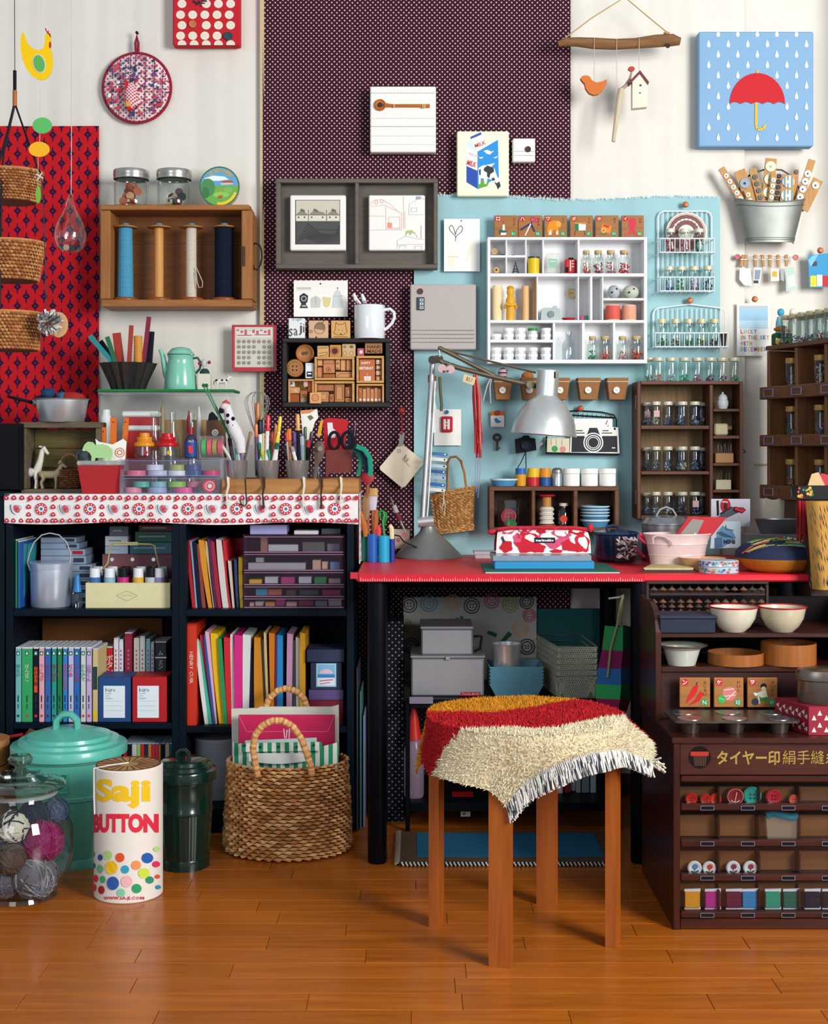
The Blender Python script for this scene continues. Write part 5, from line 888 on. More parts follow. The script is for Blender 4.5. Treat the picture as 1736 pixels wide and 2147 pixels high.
t=T('yellow_tin','yellow round tin with a green lid in the white shelf','tin');z=zS(573)+.0005;x=X(1119,Y);t.p('tin',MB(mt('e0b80c',.35)).cyl(x,Y,z,z+L(32,Y),L(12,Y)));t.p('lid',MB(mt('2f4a34',.4)).cyl(x,Y,z+L(32,Y),z+L(36,Y),L(12.3,Y)));t.done()
t=T('clear_case','small clear plastic case with a green card in the white shelf','case');t.p('case',MB(film('e0e2dc',.25)).pb(1145,531,1174,572.7,Y,Y+.02,.003));mb=MB();shapes(mb,Y,[('r','8cb89c',1151,543,1168,561),('r','c8d8cc',1153,547,1166,549)]);t.p('card',mb);t.done()
t=T('toy_bus','small red toy bus with white stripes in the white shelf','toy');t.p('bus_body',MB(mt('c0181c',.3)).pb(1185,543,1208,572.7,Y,Y+.03,.003));mb=MB();shapes(mb,Y,[('r','e8e4e0',1195,546,1197,568),('r','e8e4e0',1199,546,1204,548),('r','e8e4e0',1199,552,1204,554),('r','e8e4e0',1199,558,1204,560),('r','1c1c20',1185,560,1192,571)]);t.p('print',mb);t.p('roof_sign',MB(BLACK).pb(1192,540,1203,543,Y+.005,Y+.02));t.done()
t=T('tower_figure','tiny dark lattice tower figure in the white shelf','figure');z=zS(573);zz=lambda p:Z(p,Y);mb=MB(mt('3a4048',.4,.6))
for q in(-1,1):mb.tube([(X(1081+q*6.5,Y),Y,z),(X(1081+q*3,Y),Y,zz(562)),(X(1081,Y),Y,zz(548))],[.0022,.0018,.0008],6)
mb.pb(1076,563,1086,565,Y-.002,Y+.002).pb(1078,557,1084,558.5,Y-.002,Y+.002).pb(1075,568,1087,569.5,Y-.003,Y+.003);t.p('tower',mb);t.done()
W3=mt('c8a470',.5,0,.2);button(1037,527.5,3.93,7.2,'c0a078','pale wooden disc button leaning in the top corner cell of the white shelf');one('twig_bead',MB(mt('5a4436',.6)).ell(X(1053,Y),Y,zS(535)+.003,.008,.006,.003),'dark brown bead lying in the top corner cell of the white shelf','bead');one('pebble',MB(mt('404048',.6)).ell(X(1076,Y),Y,zS(535)+.0022,.005,.004,.002),'tiny dark pebble in the upper second cell of the white shelf','pebble')
t=T('wooden_bead','pale round wooden bead with a dark hole in the white shelf','bead');R=L(8,Y);t.p('ball',MB(W3).ell(X(1039.5,Y),Y,zS(573)+R,R,R,R));t.p('hole',MB(mt('3a2a1a',.7)).disc(1041,566,Y-R*.9,2.2,.002,10));t.done()
for px,w,tp,c,l in((1043,10,596,'e6cfa0','thick cream candle in the white shelf corner'),(1102,8,597,'dcb078','slim tan candle in the white shelf'),(1120,4.5,586,'c99a60','narrow light brown stick candle in the white shelf')):lat('candle',l,'candle',px,3.935,zS(671)+.0005,B(w,671-tp),mt(c,.6),'candles in the white shelf')
YL=mt('dca028',.5,0,.1);z=zS(671)+.0005;x=X(1070,Y);t=T('wax_figure','yellow moulded wax figure with folded arms in the white shelf','figure');hh=lambda p:Z(p,Y)-Z(671,Y);t.p('body',MB(YL).lathe(x,Y,z,[(0,0),(L(9,Y),0),(L(9,Y),hh(655)),(L(8,Y),hh(648)),(L(10,Y),hh(640)),(L(10,Y),hh(628)),(L(7,Y),hh(622)),(L(6,Y),hh(619))],18));t.p('head',MB(YL).lathe(x,Y,z,[(L(6,Y),hh(619)),(L(8,Y),hh(613)),(L(7,Y),hh(605)),(L(8.5,Y),hh(603)),(L(5,Y),hh(599)),(0,hh(598))],16));t.p('arms',MB(YL).tube([(x-L(12,Y),Y,z+hh(645)),(x-L(9,Y),Y-.010,z+hh(637)),(x,Y-.014,z+hh(640)),(x+L(9,Y),Y-.010,z+hh(637)),(x+L(12,Y),Y,z+hh(645))],L(3.4,Y),7));t.done()
t=T('toy_camera','grey toy camera in the white shelf','camera');GC=mt('a9b4b2',.4);t.p('case',MB(GC).pp([(1134,671),(1136,648),(1140,645),(1158,645),(1160,641),(1168,641),(1169,646),(1174,647),(1175,671)],Y,Y+.02));t.p('lens',MB(mt('7c8886',.3)).disc(1155,659,Y,7,.004));t.done()
button(1198,615,3.955,10.5,'d8c08c','large cream wooden disc on the back of the white shelf',holes=2);lat('red_dish','tiny red dish in the white shelf beside the grey toy camera','dish',1192,Y,z,[(0,0),(L(10,Y),0),(L(15,Y),L(5,Y)),(L(14,Y),L(5,Y)),(L(9,Y),.001),(0,.001)],mt('b8242c',.3))
for px,c,l in((1221,'c03c78','pink'),(1229,'1f8a60','green')):one('thread_bit',MB(mt(c,.6)).box(X(px-3.6,Y),X(px+3.6,Y),Y,Y+.01,z,z+L(11,Y),.002),'tiny '+l+' thread reel in the narrow white compartment','thread reel')
for px,w,c,l in((1287,13,'a9b0b2','grey'),(1323,17,'b9bca8','greenish cream')):
 t=T('stone_ball',l+' round stone with dark button eyes in the white shelf','stone');R=L(w,Y);t.p('stone',MB(mt(c,.5)).ell(X(px,Y),Y+.004,zS(625)+L(14.5,Y),R,.02,L(14.5,Y),18,10));mb=MB(BLACK);mb.disc(px-4,613,Y-.015,2,.003,8).disc(px+6,606,Y-.013,1.8,.003,8);t.p('eyes',mb,kind='stuff');t.done()
for px,c,l in((1285,'d0584a','coral'),(1319,'dc9a7c','peach')):
 t=T('thread_reel','fat reel of '+l+' thread in the white shelf','thread reel');R=L(15,Y);h=L(32,Y);t.p('thread',MB(mt(c,.6,0,.2,400)).lathe(X(px,Y),Y,z,[(0,.002),(R*.96,.002),(R,.004),(R,h-.004),(R*.96,h-.002),(0,h-.002)],20));t.p('core',MB(mt('e0d0a8',.6)).cyl(X(px,Y),Y,z,z+.002,R*.95).cyl(X(px,Y),Y,z+h-.002,z+h,R*.9),kind='stuff');t.done()
CW=wood('a8703a','8f5a2a','x',.5,18)
def kcard(r,ch,lb,sh,bl,Y,grp,lean=0):
 t=T('picture_card',lb,'card',grp);t.p('board',MB(CW).pb(*r,Y,Y+.007));a,b,c,d=r;k=(c-a)/50;mb=MB();m=lambda x,y:(a+x*k,b+y*(d-b)/48)
 S=[('c','b8262c',*m(8.5,7.5),6*k,6*k,14),('c','2f8a56',*m(40.5,40),6*k,6*k,14)]
 for q in sh:
  if q[0]=='p':S.append(('p',q[1],[m(*v)for v in q[2]]))
  elif q[0]=='l':S.append(('l',q[1],[m(*v)for v in q[2]],q[3]*k))
  elif q[0]=='c':S.append(('c',q[1],*m(q[2],q[3]),q[4]*k,(q[5]if len(q)>5 else q[4])*k,14))
 shapes(mb,Y,S);x,y=m(8.5,7.5);txt(mb,ch,x,y,7.5*k,Y,'f0e6dc',bold=.02,base=.0016);x,y=m(40.5,40);txt(mb,bl[0],x,y,6.5*k,Y,'d8ecd8',wp=7*k if len(bl[0])>1 else None,base=.0016)
 for i,cc in enumerate(bl[1]):x,y=m(42,8+i*6.3);txt(mb,cc,x,y,5.2*k,Y,'4a2a14')
 t.p('print',mb,kind='stuff');return t.done()
G6='wooden picture cards on the white shelf';Y6=3.93;y0,y1=451.5,497.5
kcard((1036,y0,1086,y1),'ロ','wooden card with a white candle picture',[('p','e8e4dc',[(18,20),(22,20),(23,40),(17,40)]),('p','2f5a50',[(9,31),(28,34),(26,42),(11,42)]),('p','e0e0e0',[(14,38),(27,38),(24,43),(14,43)]),('l','c03a50',[(20,12),(20,19)],2)],('RO','ろうそ'),Y6,G6)
kcard((1087,y0,1137,y1),'ハ','wooden card with blue scissors picture',[('l','26305c',[(4,32),(27,17)],4),('l','26305c',[(34,36),(26,18)],4),('l','e4e4e8',[(14,44),(26,18)],2.4),('l','26305c',[(26,18),(30,12)],3),('c','b8325c',30,9,6),('c','a8703a',30,9,2.6),('c','b8325c',38,11,5.4),('c','a8703a',38,11,2.2)],('HA','はさみ'),Y6,G6)
kcard((1141,y0,1189,y1),'ワ','wooden card with an orange lion picture',[('p','d8881c',[(6,30),(10,16),(20,11),(32,12),(36,18),(36,26),(31,28),(32,42),(27,43),(25,32),(19,33),(17,43),(8,43)]),('c','e0a040',31,19,6),('p','e8dcc8',[(11,36),(15,30),(16,42),(10,43)]),('p','e8dcc8',[(26,36),(30,32),(30,42),(26,42)])],('WA','らい'),Y6,G6)
kcard((1195,y0,1243,y1),'ボ','wooden card with a white and green folding stool picture',[('p','d8dce0',[(13,18),(35,20),(34,33),(14,33)]),('p','1f7a4c',[(10,18),(19,18),(19,34),(13,34)]),('l','d89a3c',[(10,17),(36,18)],2),('l','3a4a40',[(12,33),(10,44)],1.5),('l','3a4a40',[(31,33),(33,44)],1.5)],('ぼ','てん'),Y6,G6)
kcard((1248,y0,1297,y1),'ホ','wooden card with an orange picture book',[('p','d8842c',[(16,17),(36,24),(31,40),(11,33)]),('p','b83a2c',[(18,19),(30,23),(29,28),(17,24)]),('c','e0c050',18,33,5),('c','c05a70',18,33,3),('l','3a7a50',[(8,41),(25,42)],2)],('HO','ほん'),Y6,G6)
kcard((1303,y0,1350,y1),'イ','wooden card with a red squid picture',[('p','c83a4c',circ(24,17,9,12,14)),('p','c83a4c',[(19,28),(29,28),(30,34),(18,34)])]+[('l','c83a4c',[(24,32),(24+d,40),(24+d*1.5,45)],1.6)for d in(-12,-7,-3,3,7,12)],('IKA','いか'),Y6,G6)
# ================================================================ white wire racks with jars
WW=mt('dfe8ea',.35)
def rack(name,lb,a,c,tp,u,baskets,Y0,Yb,arch=0):
 t=T(name,lb,'rack');mb=MB(WW);yb=Yb;f=lambda x,y,Y:(X(x,Y),Y,Z(y,Y))
 top=[(a,tp+12),(a+3,tp+4),(a+10,tp)]+([((a+c)/2,tp-arch)]if arch else[])+[(c-10,tp),(c-3,tp+4),(c,tp+12)]
 mb.tube([f(a,u,yb)]+[f(x,y,yb)for x,y in top]+[f(c,u,yb)],.0022,6);mb.tube([f(a,u,yb),f(c,u,yb)],.002,6);t.p('frame',mb);mb=MB(WW);n=int((c-a)/10)
 for i in range(1,n):x=a+(c-a)*i/n;mb.tube([f(x,tp+1,yb),f(x,u,yb)],.0011,5)
 t.p('back_wires',mb,kind='stuff')
 for b0,b1 in baskets:
  mb=MB(WW);zz0,zz1=Z(b1,Y0),Z(b0,Y0);xa,xc=X(a+4,Y0),X(c+6,Y0)
  for z in(zz0,zz1):mb.tube([(xa,yb,z),(xa,Y0,z),(xc,Y0,z),(xc,yb,z)],.0019,6)
  for i in range(n+1):x=xa+(xc-xa)*i/n;mb.tube([(x,Y0,zz1),(x,Y0,zz0),(x,yb,zz0)],.0011,5)
  t.p('basket',mb)
 return t.done()
rack('wire_rack','two-tier white wire rack hung on the teal cloth',1380,1492,443,612,((500,529),(581,610)),3.90,3.96);rack('wire_rack','single-tier white wire basket rack with five small bottles of green beads',1370,1521,646,728,((698,727),),3.90,3.96,8)
Y=3.93;zr=Z(529,3.9)+.003;SJ=dict(lidh=.15,neck=.72,shoulder=.66)
jrow(((1393,1418,480,('b0182c','c82c3c'),'red beads, first of three'),(1422,1449,480,('c03444','d8788a','e0a8b0'),'pink beads, middle of three'),(1453,1478,480,('1f8060','2fa080','186a50'),'green beads, last of three')),Y,zr,'small bottle of %s in the upper basket of the wire rack','bottles in the wire rack',fill=.55,n=40,lid='d9d4c4',**SJ);zr=Z(610,3.9)+.003
jrow(((1391,1415,559,('2f50a0','3a5cb0'),'blue beads'),(1416,1441,559,('1f8048','2f9a58','a8d0b0'),'green beads'),(1443,1468,559,('9a6aa8','d0b8d8','7a4a88'),'violet beads'),(1472,1497,558,('26386c','1c2850'),'a few navy beads')),Y,zr,'small glass bottle of %s in the lower basket of the wire rack','bottles in the wire rack',fill=.45,n=34,lid='d4c9a8',**SJ);zr=Z(727,3.9)+.003
jrow([(a,c,669,cs,w)for a,c,cs,w in((1376,1400,('1d6a40',),'green beads, first of five'),(1405,1428,('c02c48','1d6a40'),'pink and green beads, second of five'),(1432,1456,('1d7044','2c8a54'),'bright green beads, third of five'),(1459,1483,('c8b43c','1d6a40'),'yellow and green beads, fourth of five'),(1486,1510,('4a2a4c','1d6a40','8a2c50'),'mixed dark beads, last of five'))],Y,zr,'small glass bottle of %s in the wire basket','bottles in the wire basket',fill=.28,n=34,lid='d0c49c',**SJ)
lat('tiny_bucket','tiny dark brown bucket at the end of the wire basket','bucket',1517,3.92,zr,[(0,0),(.006,0),(.0095,.035),(.0085,.035),(.005,.002),(0,.002)],mt('3a2620',.5))
t=T('round_card','round card with a brown ring standing behind the bottles of the wire rack','card');Y=3.952;t.p('disc',MB(mt('e4ddce',.7)).disc(1439,488,Y,43,.002,36));mb=MB();S=[('o','7e5450',1439,488,38,21),('o','9a6a64',1439,488,40.5,1)]
shapes(mb,Y-.002,S)
for i in range(9):a=PI+.35+i*.305;shapes(mb,Y-.002,[('p','e8e2d6',circ(1439+28*math.cos(a),488+28*math.sin(a),4.4,2,8,a+PI/2))],base=.0006)
t.p('print',mb,kind='stuff');t.done()
# ================================================================ dark cabinet of jars
DW=wood('70442a','4c2a19','x',.5,18);DWZ=wood('6a3f28','482818','z',.5,18);Ya,Yb=3.865,3.968;t=T('jar_cabinet','dark brown wooden wall cabinet without a door, full of small lidded jars','cabinet')
t.p('back_board',MB(wood('846a48','6a5238','z',.7)).pb(1343,801,1556,1086,Yb-.005,Yb))
for n,r,m in(('side_board',(1336,800,1343.5,1088),DWZ),('side_board',(1551,800,1558,1088),DWZ),('divider',(1488,807,1495,1081),DWZ),('top_board',(1344,799,1550.5,806),DW),('bottom_board',(1344,1081,1550.5,1089),DW),('shelf',(1344,892,1487.5,900),DW),('shelf',(1344,988,1487.5,995),DW),('shelf',(1495.5,857,1550.5,863),DW),('shelf',(1495.5,913,1550.5,920),DW),('shelf',(1495.5,971,1550.5,977),DW),('shelf',(1495.5,1027,1550.5,1033),DW)):t.p(n,MB(m).pb(*r,Ya,Yb-.006))
for a,b in((828,858),(1028,1058)):t.p('hinge',MB(mt('a09a94',.35,.8)).box(X(1336,Ya)-.003,X(1336,Ya),Ya+.012,Ya+.02,Z(b,Ya),Z(a,Ya)))
t.p('hook',MB(BLACK).tube([(X(1558,Ya),Ya+.02,Z(946,Ya)),(X(1563,Ya),Ya+.018,Z(943,Ya)),(X(1566,Ya),Ya+.018,Z(947,Ya)),(X(1562,Ya),Ya+.018,Z(950,Ya))],.0018,6));t.done()
MX=[('5a6a80','8a9ab0','c8c8c8'),('c8b870','8a8a80','d8d4c8'),('3a4a6a','6a7a9a'),('4a4a50','2c3038','8a8a90'),('6a7aa0','b8c0d0','3a4468')];zt8=Z(799,Ya)+.0005
for i,(px,cs,w)in enumerate(((1361,('8a8a8a',),'a few grey bits'),(1380,('d8682c','e08848'),'orange bits'),(1407,('8a98a8','c8d0d8'),'clear bits'),(1435,('1f8a68','2fa078'),'teal green bits'),(1462,('a82860','d05a8a'),'magenta bits'),(1489,('8a2860','6a1a48'),'plum bits'),(1514,('7a4a88','4a2a58','c0c0d0'),'violet bits'),(1539,('1f8a58','2fa868','187048'),'bright green bits'))):jar(px-12,750,px+12,0,3.89 if i else 3.93,'small clear jar with %s, standing on top of the jar cabinet'%w,'jars on top of the jar cabinet',z0=zt8,cols=cs,fill=.25,n=18,lid='c8bfa6',neck=.88)
for j,(tp,zb)in enumerate(((842,892),(936,988),(1031,1081))):
 for i,(a,c)in enumerate(((1345,1366),(1364,1386),(1389,1411),(1414,1436),(1419,1442),(1445,1468),(1459,1481))):
  bk=i in(0,3,6);tg='c8a0a0' if(j,i)in((0,0),(0,1),(2,5))else None
  jar(a,tp+(2 if bk else 0),c,0,3.935 if bk else 3.892,'%s lidded jar of small buttons in the %s row of the jar cabinet%s'%(ORD[i],('top','middle','bottom')[j],', pink tagged' if tg else ''),'jars in the jar cabinet',z0=Z(zb,Ya)+.0005,cols=MX[(i+j*2)%5],fill=.3,n=16,lid='d0cbb6',neck=.86,flat=True,r=.22,tagcol=tg,tint='dfe6ee')
Y=3.895;z=Z(857,Ya)+.0005;t=T('china_pot','tiny white china pot with a domed lid in the jar cabinet','pot');CHN=mt('cfd4d6',.25);t.p('pot',MB(CHN).lathe(X(1515,Y),Y,z,[(0,0),(L(9,Y),0),(L(12,Y),L(8,Y)),(L(12,Y),L(16,Y)),(L(10,Y),L(19,Y))],20));t.p('lid',MB(CHN).lathe(X(1515,Y),Y,z,[(L(10.5,Y),L(19,Y)),(L(10,Y),L(24,Y)),(L(7,Y),L(29,Y)),(L(2,Y),L(32,Y)),(L(2.4,Y),L(35,Y)),(0,L(36,Y))],18));t.done()
t=T('tape_measure','cream square tape measure with a brown tab in the jar cabinet','tape measure');t.p('case',MB(mt('d0c49c',.5)).pb(1498,888,1527,912.5,Y,Y+.03,.004));t.p('tab',MB(mt('7a4a34',.5)).pb(1526,893,1535,901,Y+.004,Y+.012));t.done()
for r,c,n,l in(((1500,950,1538,970.5),'b88a5c',9,'light wooden block with a row of needles in the jar cabinet'),((1501,1006,1533,1026.5),'d0c8a4',4,'cream wooden block with a few needles in the jar cabinet')):
 t=T('needle_block',l,'needle holder');t.p('block',MB(mt(c,.6)).pb(*r,Y,Y+.03));mb=MB(STEEL)
 for i in range(n):x=r[0]+4+(r[2]-r[0]-8)*i/(n-1);mb.ptube([(x,r[1]),(x+rr.uniform(-3,3),r[1]-14-rr.random()*8)],Y+.01,.5,4)
 t.p('needles',mb,kind='stuff');t.done()
# ================================================================ three-compartment shelf
W4=wood('704a34','523422','x',.6,18);Ya,Yb=3.86,3.966;t=T('wall_shelf','dark wooden wall shelf with three open compartments above the desk','shelf');t.p('back_board',MB(wood('4c352a','3a281e','x',.7)).pb(1028,1022,1296,1112,Yb-.005,Yb))
for n,r in(('top_board',(1026,1020,1298,1029)),('bottom_board',(1026,1107,1298,1114)),('side_board',(1026,1029,1036,1107)),('side_board',(1289,1029,1298,1107)),('divider',(1115,1029,1122,1107)),('divider',(1203,1029,1211,1107))):t.p(n,MB(W4).pb(*r,Ya,Yb-.006))
t.done();z=Z(1020,Ya)+.0005;Y=3.905
def dish(px,w,h,z,lb,Y=3.905,c='4f8fb8',grp='blue enamel dishes'):t=T('enamel_dish',lb,'dish',grp);R=L(w,Y);h=L(h,Y);t.p('dish',MB(mt(c,.2,0,.05,coat=.4)).lathe(X(px,Y),Y,z,[(0,0),(R*.78,0),(R,h),(R*.97,h),(R*.76,.0015),(0,.0015)],28));t.p('rim',MB(mt('c3d5d8',.25)).lathe(X(px,Y),Y,z,[(R*.96,h*.75),(R*1.02,h*.8),(R*1.02,h*1.03),(R*.95,h*1.03)],28));t.done()
dish(1056,29,15,z,'single blue enamel dish with a white rim on top of the three-part shelf')
for i in range(5):dish(1248,31,10 if i else 16,Z(1107,Ya)+.0005+(0 if i==0 else L(9+i*6.3,Y)),'pale blue enamel dish, %s of the pile in the three-part shelf'%('bottom','second','third','fourth','top')[i])
for px,w,cs,l in((1092,11.5,('d8961c','2a62a8'),'orange tin with a blue lid'),(1118,12.5,('c0242c','e0b818'),'red tin with a yellow top half'),(1143,11.5,('20508e','d88c1c'),'blue tin with an orange top half')):
 t=T('paint_tin',l+' on the three-part shelf','tin','coloured tins');x=X(px,Y);R=L(w,Y);k=.65 if px==1092 else .5;h=L(37,Y);t.p('tin',MB(mt(cs[0],.35)).cyl(x,Y,z,z+h*k,R*(.9 if px==1092 else 1),R));t.p('lid',MB(mt(cs[1],.35)).cyl(x,Y,z+h*k,z+h,R));t.done()
t=T('shaker','small silver screw-top canister on the three-part shelf','canister');x=X(1168,Y);R=L(11.5,Y);a=lambda k:L(k,Y);t.p('can',MB(metal('aab2be',.3)).lathe(x,Y,z,[(0,0),(R,0),(R,a(26)),(R*.9,a(28))],20));t.p('lid',MB(metal('8e8f8a',.35)).lathe(x,Y,z,[(R*.95,a(28)),(R*.95,a(33)),(R*.8,a(36)),(R*.4,a(38)),(0,a(38))],20));t.done()
for px,l in((1198,'next to the silver canister'),(1236,'in the middle of the three'),(1274,'at the end of the shelf')):
 t=T('white_canister','white round canister with a lid, '+l,'canister','white canisters');x=X(px,Y);R=L(17.3,Y);t.p('can',MB(WHITE).lathe(x,Y,z,[(0,0),(R*.98,0),(R,.002),(R,a(25))],24));t.p('lid',MB(WHITE).lathe(x,Y,z,[(R*1.02,a(25.6)),(R*1.02,a(35)),(R*.98,a(36.5)),(0,a(36.5))],24));t.done()
z=Z(1107,Ya)+.0005;t=T('glass_pot','clear glass pot with a red and a green button in the three-part shelf','jar');x=X(1071,Y);R=L(28,Y);t.p('glass',MB(glass('e8eef0',.1,.7)).lathe(x,Y,z,[(0,.002),(R*.9,.002),(R,.006),(R,L(56,Y))],26));t.done()
for px,py,r,c,l,dy in((1066,1083,17,'b03a44','big dusty red',0),(1072,1098,10.5,'2c8c54','bright green',-.016)):button(px,py,3.912+dy,r,c,l+' button inside the glass pot of the three-part shelf')
t=T('thread_bobbin','wooden bobbin with a red top wound with white yarn in the three-part shelf','thread reel');x=X(1146,Y);q=lambda p:Z(p,Y)-Z(1107,Y);t.p('base',MB(mt('8e5428',.5)).cyl(x,Y,z,z+q(1102),L(19,Y)));t.p('shaft',MB(mt('b07a3c',.5)).cyl(x,Y,z+q(1102),z+q(1044),L(10,Y)));t.p('top',MB(mt('b01c2c',.35)).lathe(x,Y,z,[(0,q(1044)),(L(14,Y),q(1044)),(L(19,Y),q(1042)),(L(17,Y),q(1039)),(0,q(1038.5))],22));pr=[]
for i in range(25):pr.append((L(14+(1.2 if i%2 else 0)+1.5*math.sin(i),Y),q(1101-i*1.5)))
t.p('yarn',MB(mt('cfc8bc',.8)).lathe(x,Y,z,[(0,q(1101))]+pr+[(0,q(1064))],18));t.done()
t=T('spice_bottle','small dark bottle with a red round label in the three-part shelf','bottle');x=X(1182,Y);t.p('bottle_body',MB(glass('4a3a34',.1,.6)).lathe(x,Y,z,[(0,0),(L(13,Y),0),(L(13,Y),q(1075)),(L(8,Y),q(1067)),(L(8,Y),q(1063))],18));t.p('cap',MB(mt('cfc8b4',.5)).cyl(x,Y,z+q(1063),z+q(1057),L(9.5,Y)));t.p('label',MB(ink('c8382a')).disc(1182,1088,Y-L(13.2,Y),8,.0006));t.done()
# ================================================================ small things pinned on the teal cloth
for i,(a,c,l)in enumerate(((1034,1073,'first one, with a striped felt bird'),(1092,1128,'second one, half hidden by the lamp'),(1155,1193,'third one, just behind the lamp neck'),(1209,1257,'fourth one, between the lamp and the last'),(1270,1315,'last one, near the jar cabinet'))):
 Y=3.93;t=T('peat_pot','brown peat pot with a white button, %s'%l,'pot','peat pots');x=X((a+c)/2,Y);r1=L((c-a)/2 if i!=1 else 19,Y);r0=r1*.72;z0,z1=Z(838,Y),Z(793,Y);PT=mt('94663e',.9,0,.2,120,.3);mb=MB(PT)
 V=[(x-r0,z0),(x+r0,z0),(x+r1,z1),(x-r1,z1)];sq=lambda r,z,d:[(x-r,Y-d,z),(x+r,Y-d,z),(x+r,Y+.03,z),(x-r,Y+.03,z)]
 mb.add(sq(r0,z0,.018)+sq(r1,z1,.03)+sq(r1*.9,z1,.026)+sq(r0*.9,z0+.01,.016),[(3,2,1,0),(0,1,5,4),(1,2,6,5),(2,3,7,6),(3,0,4,7),(4,5,9,8),(5,6,10,9),(6,7,11,10),(7,4,8,11),(8,9,13,12),(9,10,14,13),(10,11,15,14),(11,8,12,15),(12,13,14,15)]);t.p('pot',mb)
 t.p('string',MB(cordm('cfc0a0')).tube([(x-r1*.97,Y+.02,z1-.011),(x-r1*.97,Y-.0285,z1-.011),(x+r1*.97,Y-.0285,z1-.011),(x+r1*.97,Y+.02,z1-.011)],.0012,5));t.p('button',MB(mt('e6e2da',.4)).disc((a+c)/2,818,Y-.025,7,.003,16));mb=MB();shapes(mb,Y-.028,[('c','5a5a5a',(a+c)/2-1.2,817,1,1,6),('c','5a5a5a',(a+c)/2+1.2,819,1,1,6)]);t.p('holes',mb,kind='stuff');t.done()
Y=3.925;t=T('felt_bird','pink and dark striped felt bird sitting in the first peat pot','ornament');t.p('body',MB(stripes(('c890a0','3a2430','d8b8bc'),.004,2)).ell(X(1054,Y),Y,Z(783,Y),L(10,Y),.012,L(12,Y)));t.p('beak',MB(mt('8a5a30',.5)).ell(X(1063,Y),Y-.006,Z(777,Y),.004,.004,.002));t.done()
Y=3.925;one('seed_ball',MB(fab('a86a34',120)).ell(X(1106,Y),Y,Z(789,Y),L(13,Y),.014,L(10,Y)),'orange-brown lump in the second peat pot','seed pod')
t=T('metal_key','old dark brown key hanging below the blue bird card','key');Y=3.96;K=mt('4a342e',.5,.5);t.p('bow',MB(K).tube([(X(1042,Y)+L(7,Y)*math.cos(i*PI/8),Y,Z(917,Y)+L(6,Y)*math.sin(i*PI/8))for i in range(16)],L(2.6,Y),7,True));t.p('shank',MB(K).pb(1040,921,1045,945,Y-.003,Y+.003).pb(1045,938,1049,941,Y-.002,Y+.002));t.done()
t=T('mini_camera','small black toy camera hanging on a cord below the lamp','camera');Y=3.94;CB=mt('1a1c20',.45);t.p('body',MB(CB).pp([(1080,921),(1094,917),(1099,913),(1108,913),(1112,918),(1122,919),(1125,944),(1082,951)],Y,Y+.018));t.p('lens',MB(mt('2a3548',.15)).lathe(X(1103,Y),Y,Z(934,Y),[(L(11,Y),0),(L(10,Y),.008),(L(8,Y),.009),(L(7,Y),.004),(0,.004)],18,'y'));t.p('label',MB(mt('c9c6c2',.6)).pp([(1124,934),(1137,927),(1138,932),(1126,938)],Y,Y+.002));t.p('cord',MB(BLACK).ptube([(1102,947),(1094,966),(1085,982)],Y-.004,1,5).ptube([(1102,945),(1103,980),(1100,1032),(1108,1062)],Y-.012,1.1,5),kind='stuff');t.done()
t=T('letter_rack','black wire letter rack holding a camera picture card','rack');mb=MB(BLACK);Y=3.94;f=lambda a,b,y:(X(a,y),y,Z(b,y));yb=3.962
mb.tube([f(1193,862,yb),f(1216,861,yb),f(1262,864,yb),f(1287,870,yb),f(1292,880,yb),f(1292,950,yb)],.002,6).tube([f(1200,870,yb),f(1290,876,yb)],.002,6).tube([f(1146,915,yb),f(1144,950,Y),f(1296,953,Y),f(1298,950,yb)],.003,6)
for i in range(9):mb.tube([f(1203+i*9.6,865+i*.8,yb),f(1203+i*9.6,876,yb)],.0009,4)
t.p('wires',mb);t.done()
t=T('camera_card','white card printed with a big black camera in the letter rack','card');Y=3.945;t.p('card',MB(PAPER).pp([(1197,893),(1296,896),(1299,951),(1195,952)],Y,Y+.003));BK='2c2e34';mb=MB()
shapes(mb,Y,[('p',BK,[(1199,914),(1294,914),(1295,948),(1198,948)]),('p',BK,[(1236,897),(1252,897),(1258,913),(1230,913)]),('r',BK,1203,902,1222,904),('r',BK,1203,907,1226,909),('r',BK,1263,902,1276,904),('r',BK,1262,907,1284,909),('c',BK,1289,899,2.5),('c','ecebe8',1244,928,21),('c',BK,1244,928,18.5),('c','ecebe8',1244,928,16),('c',BK,1244,928,14),('o','ecebe8',1244,928,12,1.5),('l','ecebe8',[(1226,916),(1233,900)],2),('l','ecebe8',[(1262,916),(1255,900)],2),('r','ecebe8',1283,938,1290,940)]);t.p('print',mb);t.done()
card('white postcard with a small red squiggle behind the camera card',rc(1204,878,1284,896),3.955,PAPER,[('l','c02c4c',[(1270,890),(1274,881)],2),('c','c02c4c',1275,893,1.4)])
card('small cream matchbox label with a green and a pink round print',rc(1147,919,1194,951),3.945,mt('d8d2b4',.8),[('c','3c9a5c',1163,941,6.5),('c','d88a84',1180,942,6.5),('l','8a8468',[(1156,921),(1156,934)],.8),('l','8a8468',[(1166,921),(1166,934)],.8),('l','8a8468',[(1178,921),(1178,934)],.8)],th=.012)
Y=3.92;WK=[mt(c,.7,0,.1)for c in('b8864c','a8743c','c89a60','9a6632')];t=T('wall_basket','flat tan wicker basket with a braided handle hanging on the teal cloth','basket');mb=MB();rows=26
